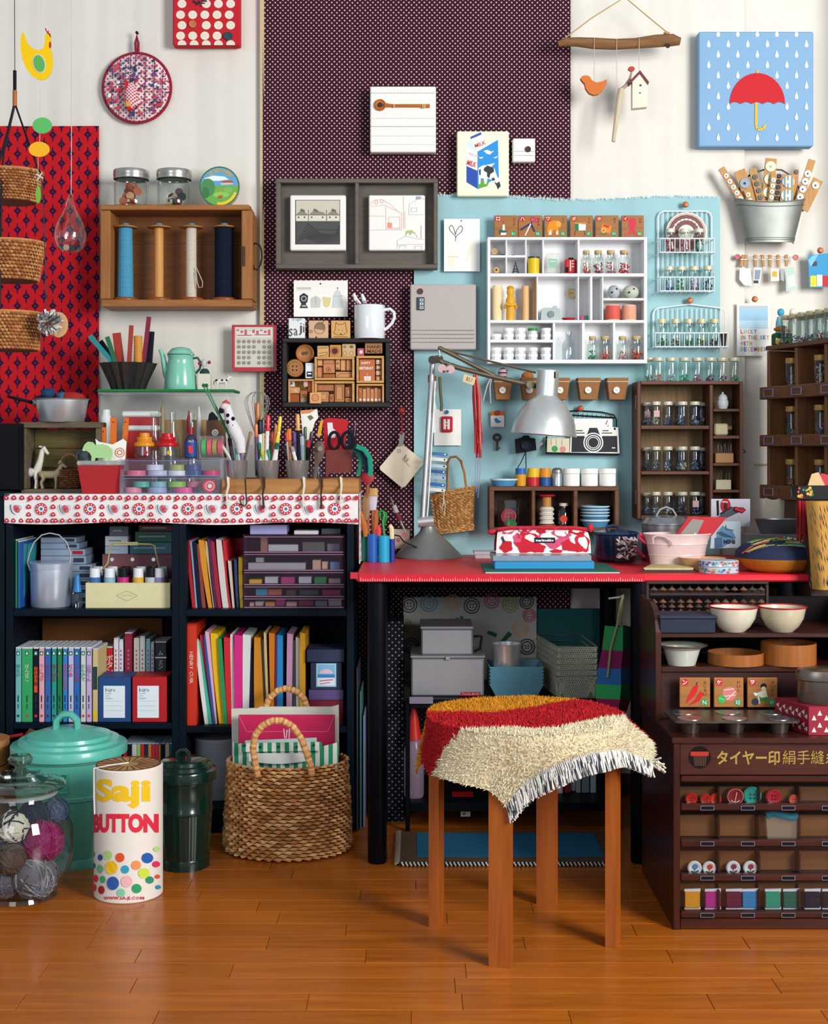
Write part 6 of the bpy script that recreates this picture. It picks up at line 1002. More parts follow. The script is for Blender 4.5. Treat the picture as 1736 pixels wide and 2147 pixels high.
for j in range(rows):
 v=j/(rows-1);xa,xc=903+12*v,998-4*v;zt_,zb_=1036-14*0,0
 for i in range(24):
  u=(i+(.5 if j%2 else 0))/24;px=xa+(xc-xa)*u;py=(1036+84*v)*(1-u)+(1019+91*v)*u;mb.m(rr.choice(WK));w=2.6 if 0<j<rows-2 else 3;bul=.016*math.sin(PI*min(1,u))
  if 2<j<rows-4 and(i%2):mb.pb(px-1.1,py-1.9,px+1.1,py+1.9,Y-bul,Y-bul+.006,.0005)
  else:mb.pb(px-w,py-1.4,px+w,py+1.4,Y-bul-.003,Y-bul+.004,.0008)
t.p('woven_strands',mb,kind='stuff');t.p('lining',MB(mt('5a3c20',.8)).pp([(904,1037),(997,1021),(993,1108),(916,1118)],Y-.002,Y+.03));hp=[(938,1030),(938,970),(944,959),(956,957),(966,966),(973,990),(977,1020),(977,1030)]
t.p('handle',MB(WK[1]).tube([(X(a,Y),Y-.006,Z(b,Y))for a,b in hp],.0035,7).tube([(X(a+2*math.sin(i*2),Y),Y-.010,Z(b,Y))for i,(a,b)in enumerate(hp)],.0022,6));t.done()
for i,(y,c,l)in enumerate(((951,'3f6ea8','denim blue'),(962,'dcdcd6','white, second from the top'),(976,'b0c4cc','pale grey-blue'),(988,'34588e','dark blue'),(1000,'a0acc8','lavender'),(1015,'2c64a8','royal blue'),(1026,'d8dcd4','white, lowest'))):
 Y=3.885;t=T('thread_card',l+' flat thread card in the string beside the lamp arm','thread card','thread cards beside the lamp');k=-i*.9;mb=MB(mt(c,.5));mb.pp([(900+k,y-3),(904+k,y-4),(936+k,y-1),(939+k,y+1),(938+k,y+5),(934+k,y+6),(904+k,y+3),(900+k,y+3)],Y,Y+.008);t.p('card',mb);t.p('hole',MB(mt('e8e8e8',.5)if i in(0,3,5)else BLACK).disc(933+k,y+2,Y,1.8,.0006,8));t.done()
one('string_tie',MB(cordm('d8d0c4')).ptube([(905,945),(899,1032)],3.88,.9,4).ptube([(931,1030),(930,1052),(926,1066),(930,1080),(934,1062),(931,1050)],3.88,.9,4),'thin string holding the flat thread cards together','string',kind=None)
# ================================================================ desk
RT=mt('dc2434',.4,0,.06,20);DBK=mt('05080f',.42);DF,DB,DZ=3.32,3.96,.70;t=T('desk','desk with a bright red top and round black legs','desk');x0,x1=X(746,DF),X(1702,DF)
t.p('top',MB(RT).box(x0,x1,DF,DB,DZ-.017,DZ,.004));t.p('frame_rail',MB(mt('020306',.8)).box(x0+.05,x1-.05,DF+.12,DF+.14,DZ-.045,DZ-.018));t.p('frame_rail',MB(mt('020306',.8)).box(x0+.05,x1-.05,DB-.07,DB-.05,DZ-.08,DZ-.018));t.p('frame_rail',MB(mt('020306',.8)).box(x0+.04,x0+.05,DF+.06,DB-.06,DZ-.08,DZ-.018))
for lx in(X(791,DF+.035),X(1342,DF+.035),x1-.05):
 for ly in(DF+.035,DB-.05):t.p('leg',MB(DBK).lathe(lx,ly,0,[(0,0),(.021,0),(.023,.004),(.0235,DZ-.018),(0,DZ-.018)],22))
t.done()
t=T('ruler_strip','long red ruler edge with white marks along the front of the desk','ruler');yy=DF-.003;t.p('strip',MB(mt('cc1c30',.4)).box(X(752,yy),X(1352,yy),yy,DF-.0002,Z(1220,yy),Z(1204,yy)));mb=MB(ink('e8c8c8'))
for i in range(120):px=756+i*4.95;mb.pb(px,1214 if i%5 else 1211,px+1,1218.5,yy-.0003,yy,0)
t.p('marks',mb,kind='stuff');t.p('tab',MB(mt('c02a3a',.4)).pb(734,1200,750,1214,yy,DF-.0002));t.done()
# ---- desk lamp
LS=metal('c4c6c6',.42);LG=mt('8f928e',.38,.55,.06);Y=3.86;x=X(898,Y);t=T('desk_lamp','silver-grey jointed desk lamp with a dome shade and a cone base','desk lamp');R=L(71.5,Y);q=lambda p:Z(p,Y)-DZ
t.p('base',MB(LG).lathe(x,Y,DZ+.0003,[(0,0),(R,0),(R*1.005,.004),(R*.96,.008),(R*.62,q(1138)),(R*.32,q(1120)),(R*.24,q(1113)),(R*.2,q(1100)),(0,q(1098))],40))
t.p('joint',MB(LS).tube([(X(876,Y),Y-.02,Z(1094,Y)),(X(909,Y),Y-.02,Z(1091,Y))],L(11,Y),16));ap=lambda*p:[(X(a,Y),Y-.02,Z(b,Y))for a,b in p]
t.p('lower_arm',MB(LS).tube(ap((886,1090),(907,762)),L(5.6,Y),12));t.p('spring_rod',MB(LS).tube(ap((895,1086),(897,1060),(912,800)),L(2.2,Y),8));t.p('elbow',MB(mt('6e675c',.35,.8)).tube([(X(905,Y),Y-.045,Z(757,Y)),(X(922,Y),Y-.005,Z(753,Y))],L(8.5,Y),14))
BZ=mt('857a66',.32,.85);t.p('upper_arm',MB(BZ).tube(ap((912,754),(960,772),(1030,790),(1110,808)),[L(r,Y)for r in(5,5.5,5.5,5.5)],10));t.p('upper_arm',MB(BZ).tube(ap((920,730),(1036,789)),L(4.8,Y),10));t.p('tension_rod',MB(BZ).tube(ap((918,729),(960,742),(1122,782)),L(2.4,Y),8));t.p('link',MB(LS).tube(ap((920,731),(922,757)),L(2,Y),6));t.p('bracket',MB(STEEL).tube(ap((1030,788),(1020,810),(1012,842),(1028,846),(1026,812),(1030,792)),L(1.6,Y),6));t.p('knuckle',MB(BZ).tube([(X(1109,Y),Y-.045,Z(808,Y)),(X(1109,Y),Y,Z(808,Y))],L(8,Y),14))
t.p('shade_bracket',MB(mt('4a4a4e',.4,.6)).tube(ap((1112,808),(1130,812)),L(5,Y),8));Y2=3.80;tl=MB(metal('dcdedc',.4));tl.T=Matrix.Translation((X(1146,Y2),Y2,Z(830,Y2)))@Matrix.Rotation(.075,4,'Y');u=lambda v:L(v,Y2)
tl.lathe(0,0,0,[(0,u(55)),(u(21),u(55)),(u(23),u(53)),(u(23),u(0)),(u(26),-u(3)),(u(40),-u(14)),(u(54),-u(34)),(u(64),-u(56)),(u(69.5),-u(82)),(u(68.5),-u(82)),(u(53),-u(34)),(u(24),-u(4)),(0,-u(4))],44);t.p('shade',tl)
b2=MB(WHITE);b2.ell(X(1144,Y2),Y2,Z(868,Y2),.03,.03,.04);t.p('bulb',b2);t.p('switch',MB(BLACK).pb(1163,779,1165,793,Y2-L(23.5,Y2),Y2-L(20,Y2)));t.p('cord',MB(BLACK).tube([(x-.03,Y-.06,DZ+.03),(X(846,3.80),3.80,Z(1135,3.80)),(X(838,3.86),3.86,Z(1124,3.86)),(X(828,3.9),3.9,Z(1122,3.9))],.002,6));t.done()
Y=3.80;t=T('red_tassel','long tassel of red embroidery threads hanging on the lamp arm','thread');mb=MB();cs=[cordm(c)for c in('b0222e','c83a34','a81a28','d0584c','c8887c')]
for i in range(64):mb.m(cs[i%5]);a=rr.uniform(-11,11);e=rr.choice((870,905,930,950,960));mb.ptube([(996+a*.35,786),(999+a*.8,830),(1001+a*.7,880),(1003+a*.55+rr.uniform(-3,3),e)],Y+rr.uniform(-.01,.01),rr.uniform(.7,1.2),4)
for a in(0,3,6):mb.m(cordm('9a94b4'));mb.ptube([(1000+a,930),(997+a*1.6,985),(996+a,1020+a*4)],Y+.06,.7,4)
t.p('threads',mb,kind='stuff');t.p('tag',MB(mt('d0be94',.8)).pp([(973,784),(998,792),(993,808),(970,800)],Y-.016,Y-.014));mb=MB();txt(mb,'RU',984,796,9,Y-.016,'8a5a3c',wp=12,rot=.3);t.p('print',mb);t.done()
t=T('hair_ornament','pair of pale pink buttons on a wire hanging at the lamp elbow','ornament');
for px,py in((926,773),(944,775)):t.p('button',MB(mt('c8a4a8',.4)).disc(px,py,Y,9.5,.004))
t.p('wire',MB(STEEL).ptube([(924,756),(934,770),(946,760)],Y+.003,.8,4));t.p('beads',MB(mt('2c3440',.4)).disc(931,779,Y-.004,2.4,.003,8).disc(939,778,Y-.004,2,.003,8),kind='stuff');t.done()
one('fabric_leaf',MB(fab('5c5c44')).ptube([(922,790),(923,815),(926,850),(925,862)],Y,3.4,7),'thin olive cloth strip hanging from the lamp elbow','cloth strip');one('clothes_peg',MB(mt('a8603c',.6)).pb(897,786,901,802,3.86,3.865).pb(909,788,915,820,3.86,3.865).ptube([(899,790),(912,792)],3.863,1,4),'rust red wooden peg clipped on the lamp arm','peg');one('paper_charm',MB(mt('cfd8d4',.6)).pp([(906,842),(912,838),(915,856),(912,870),(914,905),(908,908),(909,872)],3.84,3.842),'pale paper strip with a green top hanging on the lamp arm','charm')
# ---- things on the desk
dz=DZ+.0004
CM=T('cutting_mat','green cutting mat lying on the red desk','mat');CM.p('mat',MB(mt('1f6a58',.6)).add([(X(1017,3.31+.05),3.36,dz),(X(1300,3.36),3.36,dz),(X(1270,3.62),3.62,dz),(X(1008,3.62),3.62,dz)]+[(X(1017,3.36),3.36,dz+.003),(X(1300,3.36),3.36,dz+.003),(X(1270,3.62),3.62,dz+.003),(X(1008,3.62),3.62,dz+.003)],[(4,5,6,7),(0,1,5,4),(1,2,6,5),(2,3,7,6),(3,0,4,7),(3,2,1,0)]));CM.p('edge',MB(mt('cfd4cc',.5)).box(X(1018,3.36),X(1299,3.36),3.3585,3.3599,dz,dz+.002,0));CM.done()
Y=3.43;t=T('blue_box','flat box with bright blue sides under the flowered pouch','box');t.p('tray',MB(mt('2a86b8',.5)).box(X(1037,Y),X(1246,Y),Y,Y+.13,dz+.0035,Z(1177,Y)));t.p('lid',MB(mt('8fa4b4',.25,.4)).box(X(1033,Y),X(1240,Y),Y-.002,Y+.135,Z(1177,Y)+.0003,Z(1165,Y)));t.done();zl=Z(1165,Y)+.0006
Y=3.50;t=T('pencil_pouch','zipped pouch with big red and pink flowers on white','pouch');PR=mt('c01c34',.7)
def pouch(u,v):
 a=v*PI*1.0;px=1040+199*u+(1-2*u)*6*(1-abs(2*v-1));x=X(px,Y);e=min(u,1-u)*8;k=min(1,.9+e*.1)
 return(x,Y+.045-.05*math.cos(a)*k,zl+.062*math.sin(min(1,1)*a)**.6*k)
t.p('cloth',MB(mt('e4dcd8',.6)).grid(lambda u,v:pouch(u,v*.34),28,7).m(PR).grid(lambda u,v:pouch(u,.34+v*.66),28,9));t.p('end_panel',MB(PR).grid(lambda u,v:tuple(Vector(pouch(0,.5+(.5-v*.5)*(1 if u>.5 else-1)*abs(2*u-1)))+Vector((-.0004,0,0))),8,6));mb=MB();sh=[]
FL=lambda c,x,y,r,s=1.:sh.append(('p',c,[(x+r*(1+.13*math.sin(k*5*PI/12+x))*math.cos(k*PI/12),y+r*s*(1+.13*math.sin(k*5*PI/12+x))*math.sin(k*PI/12))for k in range(24)]))
PK='c8486c';RDD='bc1226';FL(PK,1064,1119,14,.5);FL(RDD,1061,1150,13,.9);FL(RDD,1104,1142,25,.85);FL(RDD,1128,1153,15,.6);FL(PK,1162,1130,32,.7);FL(RDD,1222,1142,15,1.3);FL(RDD,1208,1152,14,.6);FL(RDD,1166,1159,13,.3);FL(PK,1180,1124,20,.5);FL(PK,1100,1119,14,.4);FL(RDD,1213,1120,17,.45);FL(RDD,1136,1121,10,.5);FL(RDD,1190,1148,13,.8);FL(PK,1084,1134,9,1.);sh+=[('p','2a3450',[(1052,1128),(1058,1140),(1054,1142),(1049,1132)]),('p','2a3450',[(1081,1117),(1087,1117),(1087,1128),(1083,1128)])]
def onp(a,b,y):
 v=math.asin(max(.02,min(1,(1163-b)/47))**1.667)/PI;u=(a-1040)/199;p=Vector(pouch(u,v));return p+Vector((0,-.0012-(Y-y)*.6,.0003))
shapes(mb,Y,sh,.00006,.0006,onp);t.p('flowers',mb,kind='stuff');mb=MB();shapes(mb,Y,[('r','1c2030',1120,1133,1164,1143)],base=.002,fn=onp);txt(mb,'marimekko',1142,1138,5,Y,'e8e4e0',wp=38,bold=.03,base=.0028,fn=onp);t.p('label',mb);zp_=zl+.063
t.p('zip',MB(mt('b81a2c',.5)).tube([(X(1046,Y),Y+.045,zp_-.004),(X(1070,Y),Y+.045,zp_),(X(1210,Y),Y+.045,zp_),(X(1234,Y),Y+.045,zp_-.004)],.004,7));t.p('tab',MB(PR).ell(X(1034,Y),Y+.045,zp_-.012,.012,.006,.007).ell(X(1243,Y),Y+.045,zp_-.001,.007,.005,.012),kind='stuff');t.done()
for b0,b1,l in((1153,1162,'upper'),(1162.5,1171,'lower')):Y=3.80;one('white_box',MB(mt('d4d0d0',.6)).box(X(994 if b0==1153 else 996,Y),X(1039,Y),Y,Y+.08,dz if l=='lower' else dz+.011,dz+.0105 if l=='lower' else dz+.019),l+' of two flat white boxes lying at the back of the desk','box')
Y=3.72;t=T('enamel_pot','navy blue enamel pot with a lid on the desk','pot');x=X(1290,Y);NB=mt('15294a',.2,0,.1,coat=.5);q=lambda p:Z(p,Y)-DZ;t.p('pot',MB(NB).lathe(x,Y,dz,[(0,0),(L(36,Y),0),(L(42,Y),.008),(L(46,Y),q(1121)),(L(48,Y),q(1120))],30));t.p('lid',MB(NB).lathe(x,Y,dz,[(L(49,Y),q(1119)),(L(46,Y),q(1115)),(L(20,Y),q(1111)),(0,q(1110))],28));t.p('lid_handle',MB(NB).tube([(X(a,Y),Y,Z(b,Y))for a,b in((1272,1112),(1273,1104),(1285,1102),(1294,1104),(1295,1112))],.004,7));t.done()
Y=3.60;t=T('bead_bag','clear bag of pale shell beads with a red clip before the navy pot','bag');t.p('plastic',MB(film('3a2434',.3)).pp([(1288,1126),(1352,1134),(1352,1178),(1290,1178)],Y,Y+.05));mb=MB();rb=random.Random(9)
for i in range(70):mb.m(mt(rb.choice(('c8b4b0','b89a98','d8d0cc','9a7a80')),.4));a,b=rb.uniform(1295,1335),rb.uniform(1128,1172);mb.T=Matrix.Translation((X(a,Y),Y+rb.uniform(-.004,.004),Z(b,Y)))@Matrix.Rotation(rb.uniform(0,3),4,'Y');mb.ell(0,0,0,.006,.002,.0025,6,4);mb.T=None
t.p('beads',mb,kind='stuff');t.p('clip',MB(mt('b8203c',.4)).pp([(1326,1146),(1332,1146),(1354,1166),(1350,1170)],Y-.006,Y-.001));t.done()
Y=3.74;x=X(1394,Y);q=lambda p:Z(p,Y)-DZ;AL2=metal('9ea0a4',.3);t=T('lidded_pot','aluminium pot with a domed lid in front of the jar cabinet','pot');t.p('pot',MB(AL2).lathe(x,Y,dz,[(0,0),(L(46,Y),0),(L(48,Y),.004),(L(48,Y),q(1100)),(L(50,Y),q(1099))],32));t.p('lid',MB(AL2).lathe(x,Y,dz,[(L(52,Y),q(1099)),(L(52,Y),q(1096)),(L(46,Y),q(1090)),(L(42,Y),q(1084)),(0,q(1079))],32));t.p('handle',MB(AL2).tube([(X(a,Y),Y,Z(b,Y))for a,b in((1376,1081),(1384,1068),(1397,1063),(1410,1068),(1418,1081))],.0035,7));t.done()
Y=3.50;x=X(1419,Y);q=lambda p:Z(p,Y)-DZ;t=T('planter_tub','oval pink and white metal tub with a drop handle on the desk','tub');PKW=mt('d8bcb8',.35,0,.08,30,coat=.3);kx=.62;pr=[(0,0),(L(54,Y),0),(L(57,Y),q(1165)),(L(60,Y),q(1163)),(L(58.5,Y),q(1160)),(L(63,Y),q(1142)),(L(65,Y),q(1140)),(L(64,Y),q(1137)),(L(70,Y),q(1122)),(L(72,Y),q(1120)),(L(71,Y),q(1118)),(L(67,Y),q(1122)),(L(54,Y),.004),(0,.004)]
t.p('tub',MB(PKW).lathe(x,Y,dz,pr,40,sy=kx));t.p('drop_handle',MB(mt('c8acaa',.4)).tube([(X(a,Y-.1),Y-L(62,Y)*kx-.008,Z(b,Y-.1))for a,b in((1376,1142),(1375,1130),(1384,1125),(1402,1128),(1414,1138),(1418,1147))],.0026,7));t.p('side_handle',MB(mt('b8304a',.4)).tube([(X(1352,Y),Y,Z(1126,Y)),(X(1340,Y),Y,Z(1119,Y)),(X(1341,Y),Y,Z(1128,Y)),(X(1354,Y),Y,Z(1138,Y))],.005,7));t.done()
t=T('red_case','shiny red pencil case with a clear window leaning in the pink tub','case');Y=3.50;t.p('case',MB(mt('b8121c',.25,coat=.5)).pp([(1444,1083),(1524,1085),(1492,1124),(1415,1125)],Y,Y+.018));t.p('window',MB(mt('8a8480',.3)).pp([(1452,1088),(1476,1091),(1462,1120),(1426,1120)],Y-.001,Y));t.p('snap',MB(STEEL).disc(1457,1120,Y-.0005,3,.002,10));t.done()
t=T('pliers','red-handled pliers sticking out behind the red case','pliers');Y=3.54;t.p('jaws',MB(mt('3a3c44',.35,.8)).pp([(1506,1085),(1536,1063),(1556,1064),(1552,1073),(1524,1086),(1510,1098)],Y,Y+.01));t.p('handle',MB(mt('a81824',.4)).tube([(X(1540,Y),Y-.002,Z(1066,Y)),(X(1555,Y),Y-.002,Z(1072,Y)),(X(1560,Y),Y-.002,Z(1066,Y))],.006,7));t.done()
def mini(mb,Y):txt(mb,'MINI',1529,1136,9,Y,'2a3a4a',wp=24,bold=.05)
card('pale blue paper picture of a car on water, standing in the pink tub',[(1494,1092),(1553,1093),(1553,1148),(1489,1150)],3.55,mt('c8d6e0',.8),[('p','6a94b4',[(1502,1116),(1515,1102),(1535,1112),(1543,1128),(1516,1148),(1502,1146)]),('p','3c5c78',[(1502,1118),(1512,1114),(1540,1128),(1516,1126)]),('l','3c5c78',[(1522,1101),(1522,1110),(1538,1112)],2),('p','4a6a88',[(1498,1128),(1514,1126),(1515,1148),(1498,1150)])],mini)
t=T('scissors_card','lilac-white card with red and black embroidery scissors behind the pink tub','card');Y=3.66;t.p('card',MB(mt('c2c0cc',.7)).pb(1491,1046,1573,1104,Y,Y+.002));mb=MB();shapes(mb,Y,[('c','b02430',1521,1060,11,15,16),('c','4a141c',1521,1062,4,8,12),('p','22222a',[(1502,1050),(1507,1049),(1508,1080),(1503,1082)]),('l','d8d4d8',[(1514,1052),(1526,1053)],2),('l','22222a',[(1510,1078),(1534,1064)],4)]);t.p('print',mb);t.done()
for i,l in((0,'lower'),(1,'upper')):
 Y=3.38;one('pot_holder_pad',MB(mt('b9a878' if i else '3a3830',.9,0,.25,90)).add([(X(a,y),y,dz+i*.006+dzz)for dzz,k in((0,0),(.005,3))for a,y in((1349-k+i*3,Y),(1456+k-i*4,Y-.002),(1440,Y+.12),(1366,Y+.12))]+[(X(1402,Y+.05),Y+.05,dz+i*.006+.009)],[(3,2,1,0),(0,1,5,4),(1,2,6,5),(2,3,7,6),(3,0,4,7),(4,5,8),(5,6,8),(6,7,8),(7,4,8)]),l+' of two flat quilted pot holders at the desk edge, '+('flowered yellow-green' if i else 'black edged'),'pot holder')
Y=3.44;one('wooden_dish',MB(wood('c99a6c','b58250','x')).lathe(X(1472,Y),Y,dz,[(0,0),(L(38,Y),0),(L(50,Y),L(27,Y)),(L(48,Y),L(27,Y)),(L(36,Y),.004),(0,.004)],30,sy=.6),'pale oval wooden dish behind the flowered tins','dish')
def tinpat(N_):return None
for i,l in((0,'lower'),(1,'upper')):
 Y=3.375;t=T('flower_tin',l+' of two stacked flat tins with a bright flower pattern','tin');x=X(1507,Y);R=L(41,Y);h=L(13,Y);z=dz+i*(h+.0006);t.p('tin',MB(mt('a8bcc8',.35)).lathe(x,Y,z,[(0,0),(R*.98,0),(R,.001),(R,h-.001),(R*.97,h),(0,h)],32,sy=.8));mb=MB();rq=random.Random(i+4)
 for k in range(34):
  a=PI+rq.random()*PI;r=rq.uniform(.0022,.0048);c=rq.choice(('3a7aa8','c84a30','d8862c','2a5a90','9a4a70','e8e4e0','3c8a8a'));mb.m(ink(c));p=Vector((x+R*1.004*math.cos(a),Y+R*.8*1.004*math.sin(a),z+rq.uniform(.003,h-.003)));tg=Vector((-math.sin(a),.8*math.cos(a),0)).normalized();mb.add([p+tg*r*math.cos(j*PI/3)+Vector((0,0,1))*min(r,.004)*math.sin(j*PI/3)*.7 for j in range(6)],[tuple(range(6))])
 t.p('print',mb,kind='stuff');t.done()
Y=3.42;x=X(1629,Y);t=T('pincushion','big boat-shaped pincushion, navy above and orange below, full of threads','pincushion');rx,ry=L(88,Y),.10;mb=MB(fab('c07a1c',150));P1=[(0,0),(.62,0),(.85,.012),(1,.034),(0,.034)];mb.lathe(x,Y,dz,[(r*rx,z)for r,z in P1],36,sy=ry/rx);t.p('base',mb);mb=MB(mt('232a44',.9,0,.2,40));mb.lathe(x,Y,dz,[(r*rx,z)for r,z in((0,.03),(1.0,.034),(.97,.05),(.8,.066),(.45,.074),(0,.077))],36,sy=ry/rx);t.p('top',mb);mb=MB();rq=random.Random(3)
for i in range(46):
 c=rq.choice(('8a9a48','3a8a78','d8a838','c85a38','6a4a7a','b8c058','c8b898'));mb.m(cordm(c));a=rq.uniform(-1,1)*.8;b=rq.uniform(-.8,.6);hz=lambda q,w:dz+.034+.043*math.sqrt(max(0,1-q*q))*math.sqrt(max(.05,1-w*w*.8))
 mb.tube([(x+rx*(a+s*.16*k)*.95,Y+ry*(b+.05*math.sin(k*2+i)),hz(a+s*.16*k,b)+.003)for s in(rq.choice((-1,1)),)for k in range(5)if abs(a+s*.16*k)<1],.0015,4)
t.p('threads',mb,kind='stuff');mb=MB()
for i in range(40):a,b=rq.uniform(.05,.75),rq.uniform(-.6,.5);p=Vector((x+rx*a*.9,Y+ry*b,dz+.036+.04*math.sqrt(1-a*a)));mb.m(mt(rq.choice(('d8d8d8','3a9a88','c83a48','e8e0d0')),.3));mb.ell(*(p+Vector((0,0,.008))),.0022,.0022,.0022,6,4)
t.p('pins',mb,kind='stuff');t.done()
Y=3.62;t=T('boat_tin','dull grey metal boat-shaped dish behind the pincushion','dish');x=X(1634,Y);t.p('dish',MB(mt('6e7478',.35,.7)).lathe(x,Y,Z(1118,Y),[(0,0),(L(40,Y),0),(L(52,Y),L(30,Y)),(L(54,Y),L(30,Y)),(L(50,Y),L(29,Y)),(L(38,Y),.003),(0,.003)],30,sy=.6));t.done()
t=T('tin_stand','low grey metal box carrying the boat-shaped dish','box');t.p('box',MB(mt('8a8a84',.4,.4)).box(X(1560,Y),X(1680,Y),Y-.03,Y+.08,dz,Z(1118,Y)-.0004));t.done()
t=T('canvas_bag','cream canvas bag with a grey strap behind the boat-shaped dish','bag');Y=3.74;t.p('bag',MB(mt('b0a794',.9,0,.1,60,.2)).grid(lambda u,v:(X(1602+66*u+(3 if u>.5 else-3)*(1-v),Y),Y-.02*math.sin(PI*u)-.01*v,Z(1150-107*v+4*math.sin(u*7)*v,Y)),12,8));t.p('strap',MB(fab('6c747c')).pp([(1650,1044),(1662,1044),(1672,1090),(1660,1090)],Y-.03,Y-.026));t.done()
Y=3.30;t=T('red_strings','hanging bundle of red embroidery threads beside the tiger-striped cloth','thread');mb=MB()
for i in range(46):mb.m(cordm(rr.choice(('b01c24','c8382c','9a1620','5a1420'))));a=1671+i*.76;mb.ptube([(a,1050),(a+rr.uniform(-2,2),1090),(a+rr.uniform(-3,3),1118+rr.uniform(0,22))],Y+rr.uniform(0,.02),.9,4)
t.p('threads',mb,kind='stuff');t.done()
t=T('tiger_cloth','tan cloth with black tiger stripes hanging at the end of the desk','cloth');Y=3.27;t.p('cloth',MB(mt('b0823e',.9,0,.1,50)).grid(lambda u,v:(X(1703+70*u-14*v*(1-u),Y),Y-.05*u-.012*math.sin(u*8),Z(1235-185*v,Y)),14,10));mb=MB();sh=[]
for i in range(60):a,b=rr.uniform(1696,1745),rr.uniform(1060,1225);sh.append(('p','33261c',[(a,b-9),(a+2.6,b),(a+5,b+12),(a+1,b+3)]))
shapes(mb,Y-.055,sh,.00002);t.p('stripes',mb,kind='stuff');t.done()
# ================================================================ tube pen holder with tools at the end of the desk
Y=3.70;t=T('tube_holder','cluster of green, blue, cyan and navy tubes holding tools on the desk','pen holder')
for px,w,tp,c,dy in((765,8,1113,'1f7a60',.012),(781,11,1119,'2058a8',-.006),(805,12,1123,'1f9cc4',-.008),(822,6,1127,'24388c',.004)):x=X(px,Y);R=L(w,Y);t.p('tube',MB(mt(c,.4)).lathe(x,Y+dy,dz,[(0,0),(R,0),(R,Z(tp,Y)-DZ),(R*.9,Z(tp,Y)-DZ),(R*.9,.01),(0,.01)],22))
t.done()
def tool(name,lb,cat,parts):
 t=T(name,lb,cat,'tools in the tube holder')
 for n,c,pts,rs,fl in parts:t.p(n,MB(mt(c,.5,0,.12)).tube([(X(a,Y),Y-.002*i,Z(b,Y))for i,(a,b)in enumerate(pts)],[L(r,Y)for r in rs]if isinstance(rs,tuple)else L(rs,Y),9,flat=fl))
 t.done()
tool('wooden_handle_tool','orange wooden handle leaning outward in the green tube','tool',(('handle','b0682c',((754,1070),(758,1080),(764,1100),(768,1125)),(4,6,6.5,5.5),1),('cap','b0b0ac',((752,1064),(755,1071)),4,1)));tool('spatula','dark red round-headed spatula standing in the tubes','spatula',(('head','9a1428',((771,986),(771,993),(771,1002),(771,1011),(771,1014)),(5,13,15.5,9,4),.3),('handle','8a5030',((771,1013),(770,1040),(772,1120)),4,1)))
tool('flat_brush','flat brush with a brown handle in the tubes','brush',(('handle','8a6a44',((772,1034),(769,1046),(768,1066),(769,1090)),(6,9,9,4),.5),('ferrule','8a8c90',((769,1088),(770,1125)),4,1)));tool('pastry_brush','wide brush with tan handle and silver bristles in the tubes','brush',(('handle','b88a4c',((783,1024),(783,1040)),(9,10),.5),('bristles','b4b0b8',((783,1040),(781,1055),(782,1070)),(9,10,7),.5),('stem','9a5a34',((782,1068),(784,1125)),4,1)))
tool('awl','brown wooden awl in the blue tube','tool',(('handle','a05a28',((789,1068),(788,1085),(786,1125)),(4,6,5),1),));tool('cork_cutter','bright red plastic tool in the blue tube','tool',(('body','c01820',((790,1102),(791,1110),(790,1130)),(9,11,9),.6),));tool('green_scissors','small green-handled scissors in the cyan tube','scissors',(('handle','1f8a3c',((798,1086),(795,1078),(798,1071),(804,1072),(806,1082),(803,1092),(806,1125)),2.6,1),('handle','1f8a3c',((806,1096),(810,1085),(809,1076),(804,1074)),2.6,1)))
tool('bone_folder','cream bone folder in the navy tube','tool',(('blade','d8c89c',((818,1100),(821,1108),(822,1130)),(3,5,4.5),.5),));tool('screwdriver','long thin tool with silver coil and dark red grip leaning by the lamp','tool',(('shaft','6a666a',((819,1042),(826,1062)),1.6,1),('coil','9a968e',((826,1060),(832,1075)),5,1),('grip','5a1420',((831,1074),(840,1092)),5,1),('tip','8a888a',((839,1090),(850,1116)),2,1)))
Y=3.90;card('cream card with pink flower print standing on the desk behind the lamp base',[(824,1109),(859,1110),(859,1150),(822,1151)],Y,mt('b8a894',.8),[('c','c07a80',848,1122,6),('c','a85a68',835,1132,5),('c','c89a98',852,1137,4)])
# ================================================================ galvanised bucket with button sticks
GV=mt('8f938c',.5,.7,.25,22);Y=3.93;t=T('wall_bucket','half-round galvanised metal bucket hung on the wall full of button sticks','bucket');x=X(1619,Y);q=lambda p:Z(p,Y)
def bkt(u,v,k=1.):
 a=PI*u;w=(50+23*v)*k;return(x-L(w,Y)*math.cos(a),Y+.034-.05*(.8+.3*v)*math.sin(a)**.6*k,q(508)+(q(414)-q(508))*v-.0165*v**3*math.sin(a)**1.5)
t.p('bucket',MB(GV).grid(bkt,28,8).grid(lambda u,v:bkt(1-u,v,.985),28,8));mb=MB(mt('6c7068',.5,.7))
for v in(.06,.10,.86):mb.tube([bkt(i/24,v,1.004)for i in range(25)],.0012,5)
t.p('ridge',mb,kind='stuff');t.p('rim',MB(GV).tube([bkt(i/24,1)for i in range(25)],.002,6));t.p('back_plate',MB(GV).pp([(1546,412),(1692,412),(1669,508),(1569,508)],Y+.034,Y+.037));t.p('handle',MB(mt('2c2622',.4,.6)).tube([(X(a,Y),Y+.03,Z(b,Y))for a,b in((1548,418),(1558,382),(1580,360),(1612,350),(1645,352),(1668,366),(1684,396),(1690,418))],L(1.8,Y),7));t.done()
SW=wood('c4935a','ab7a42','z',.6)
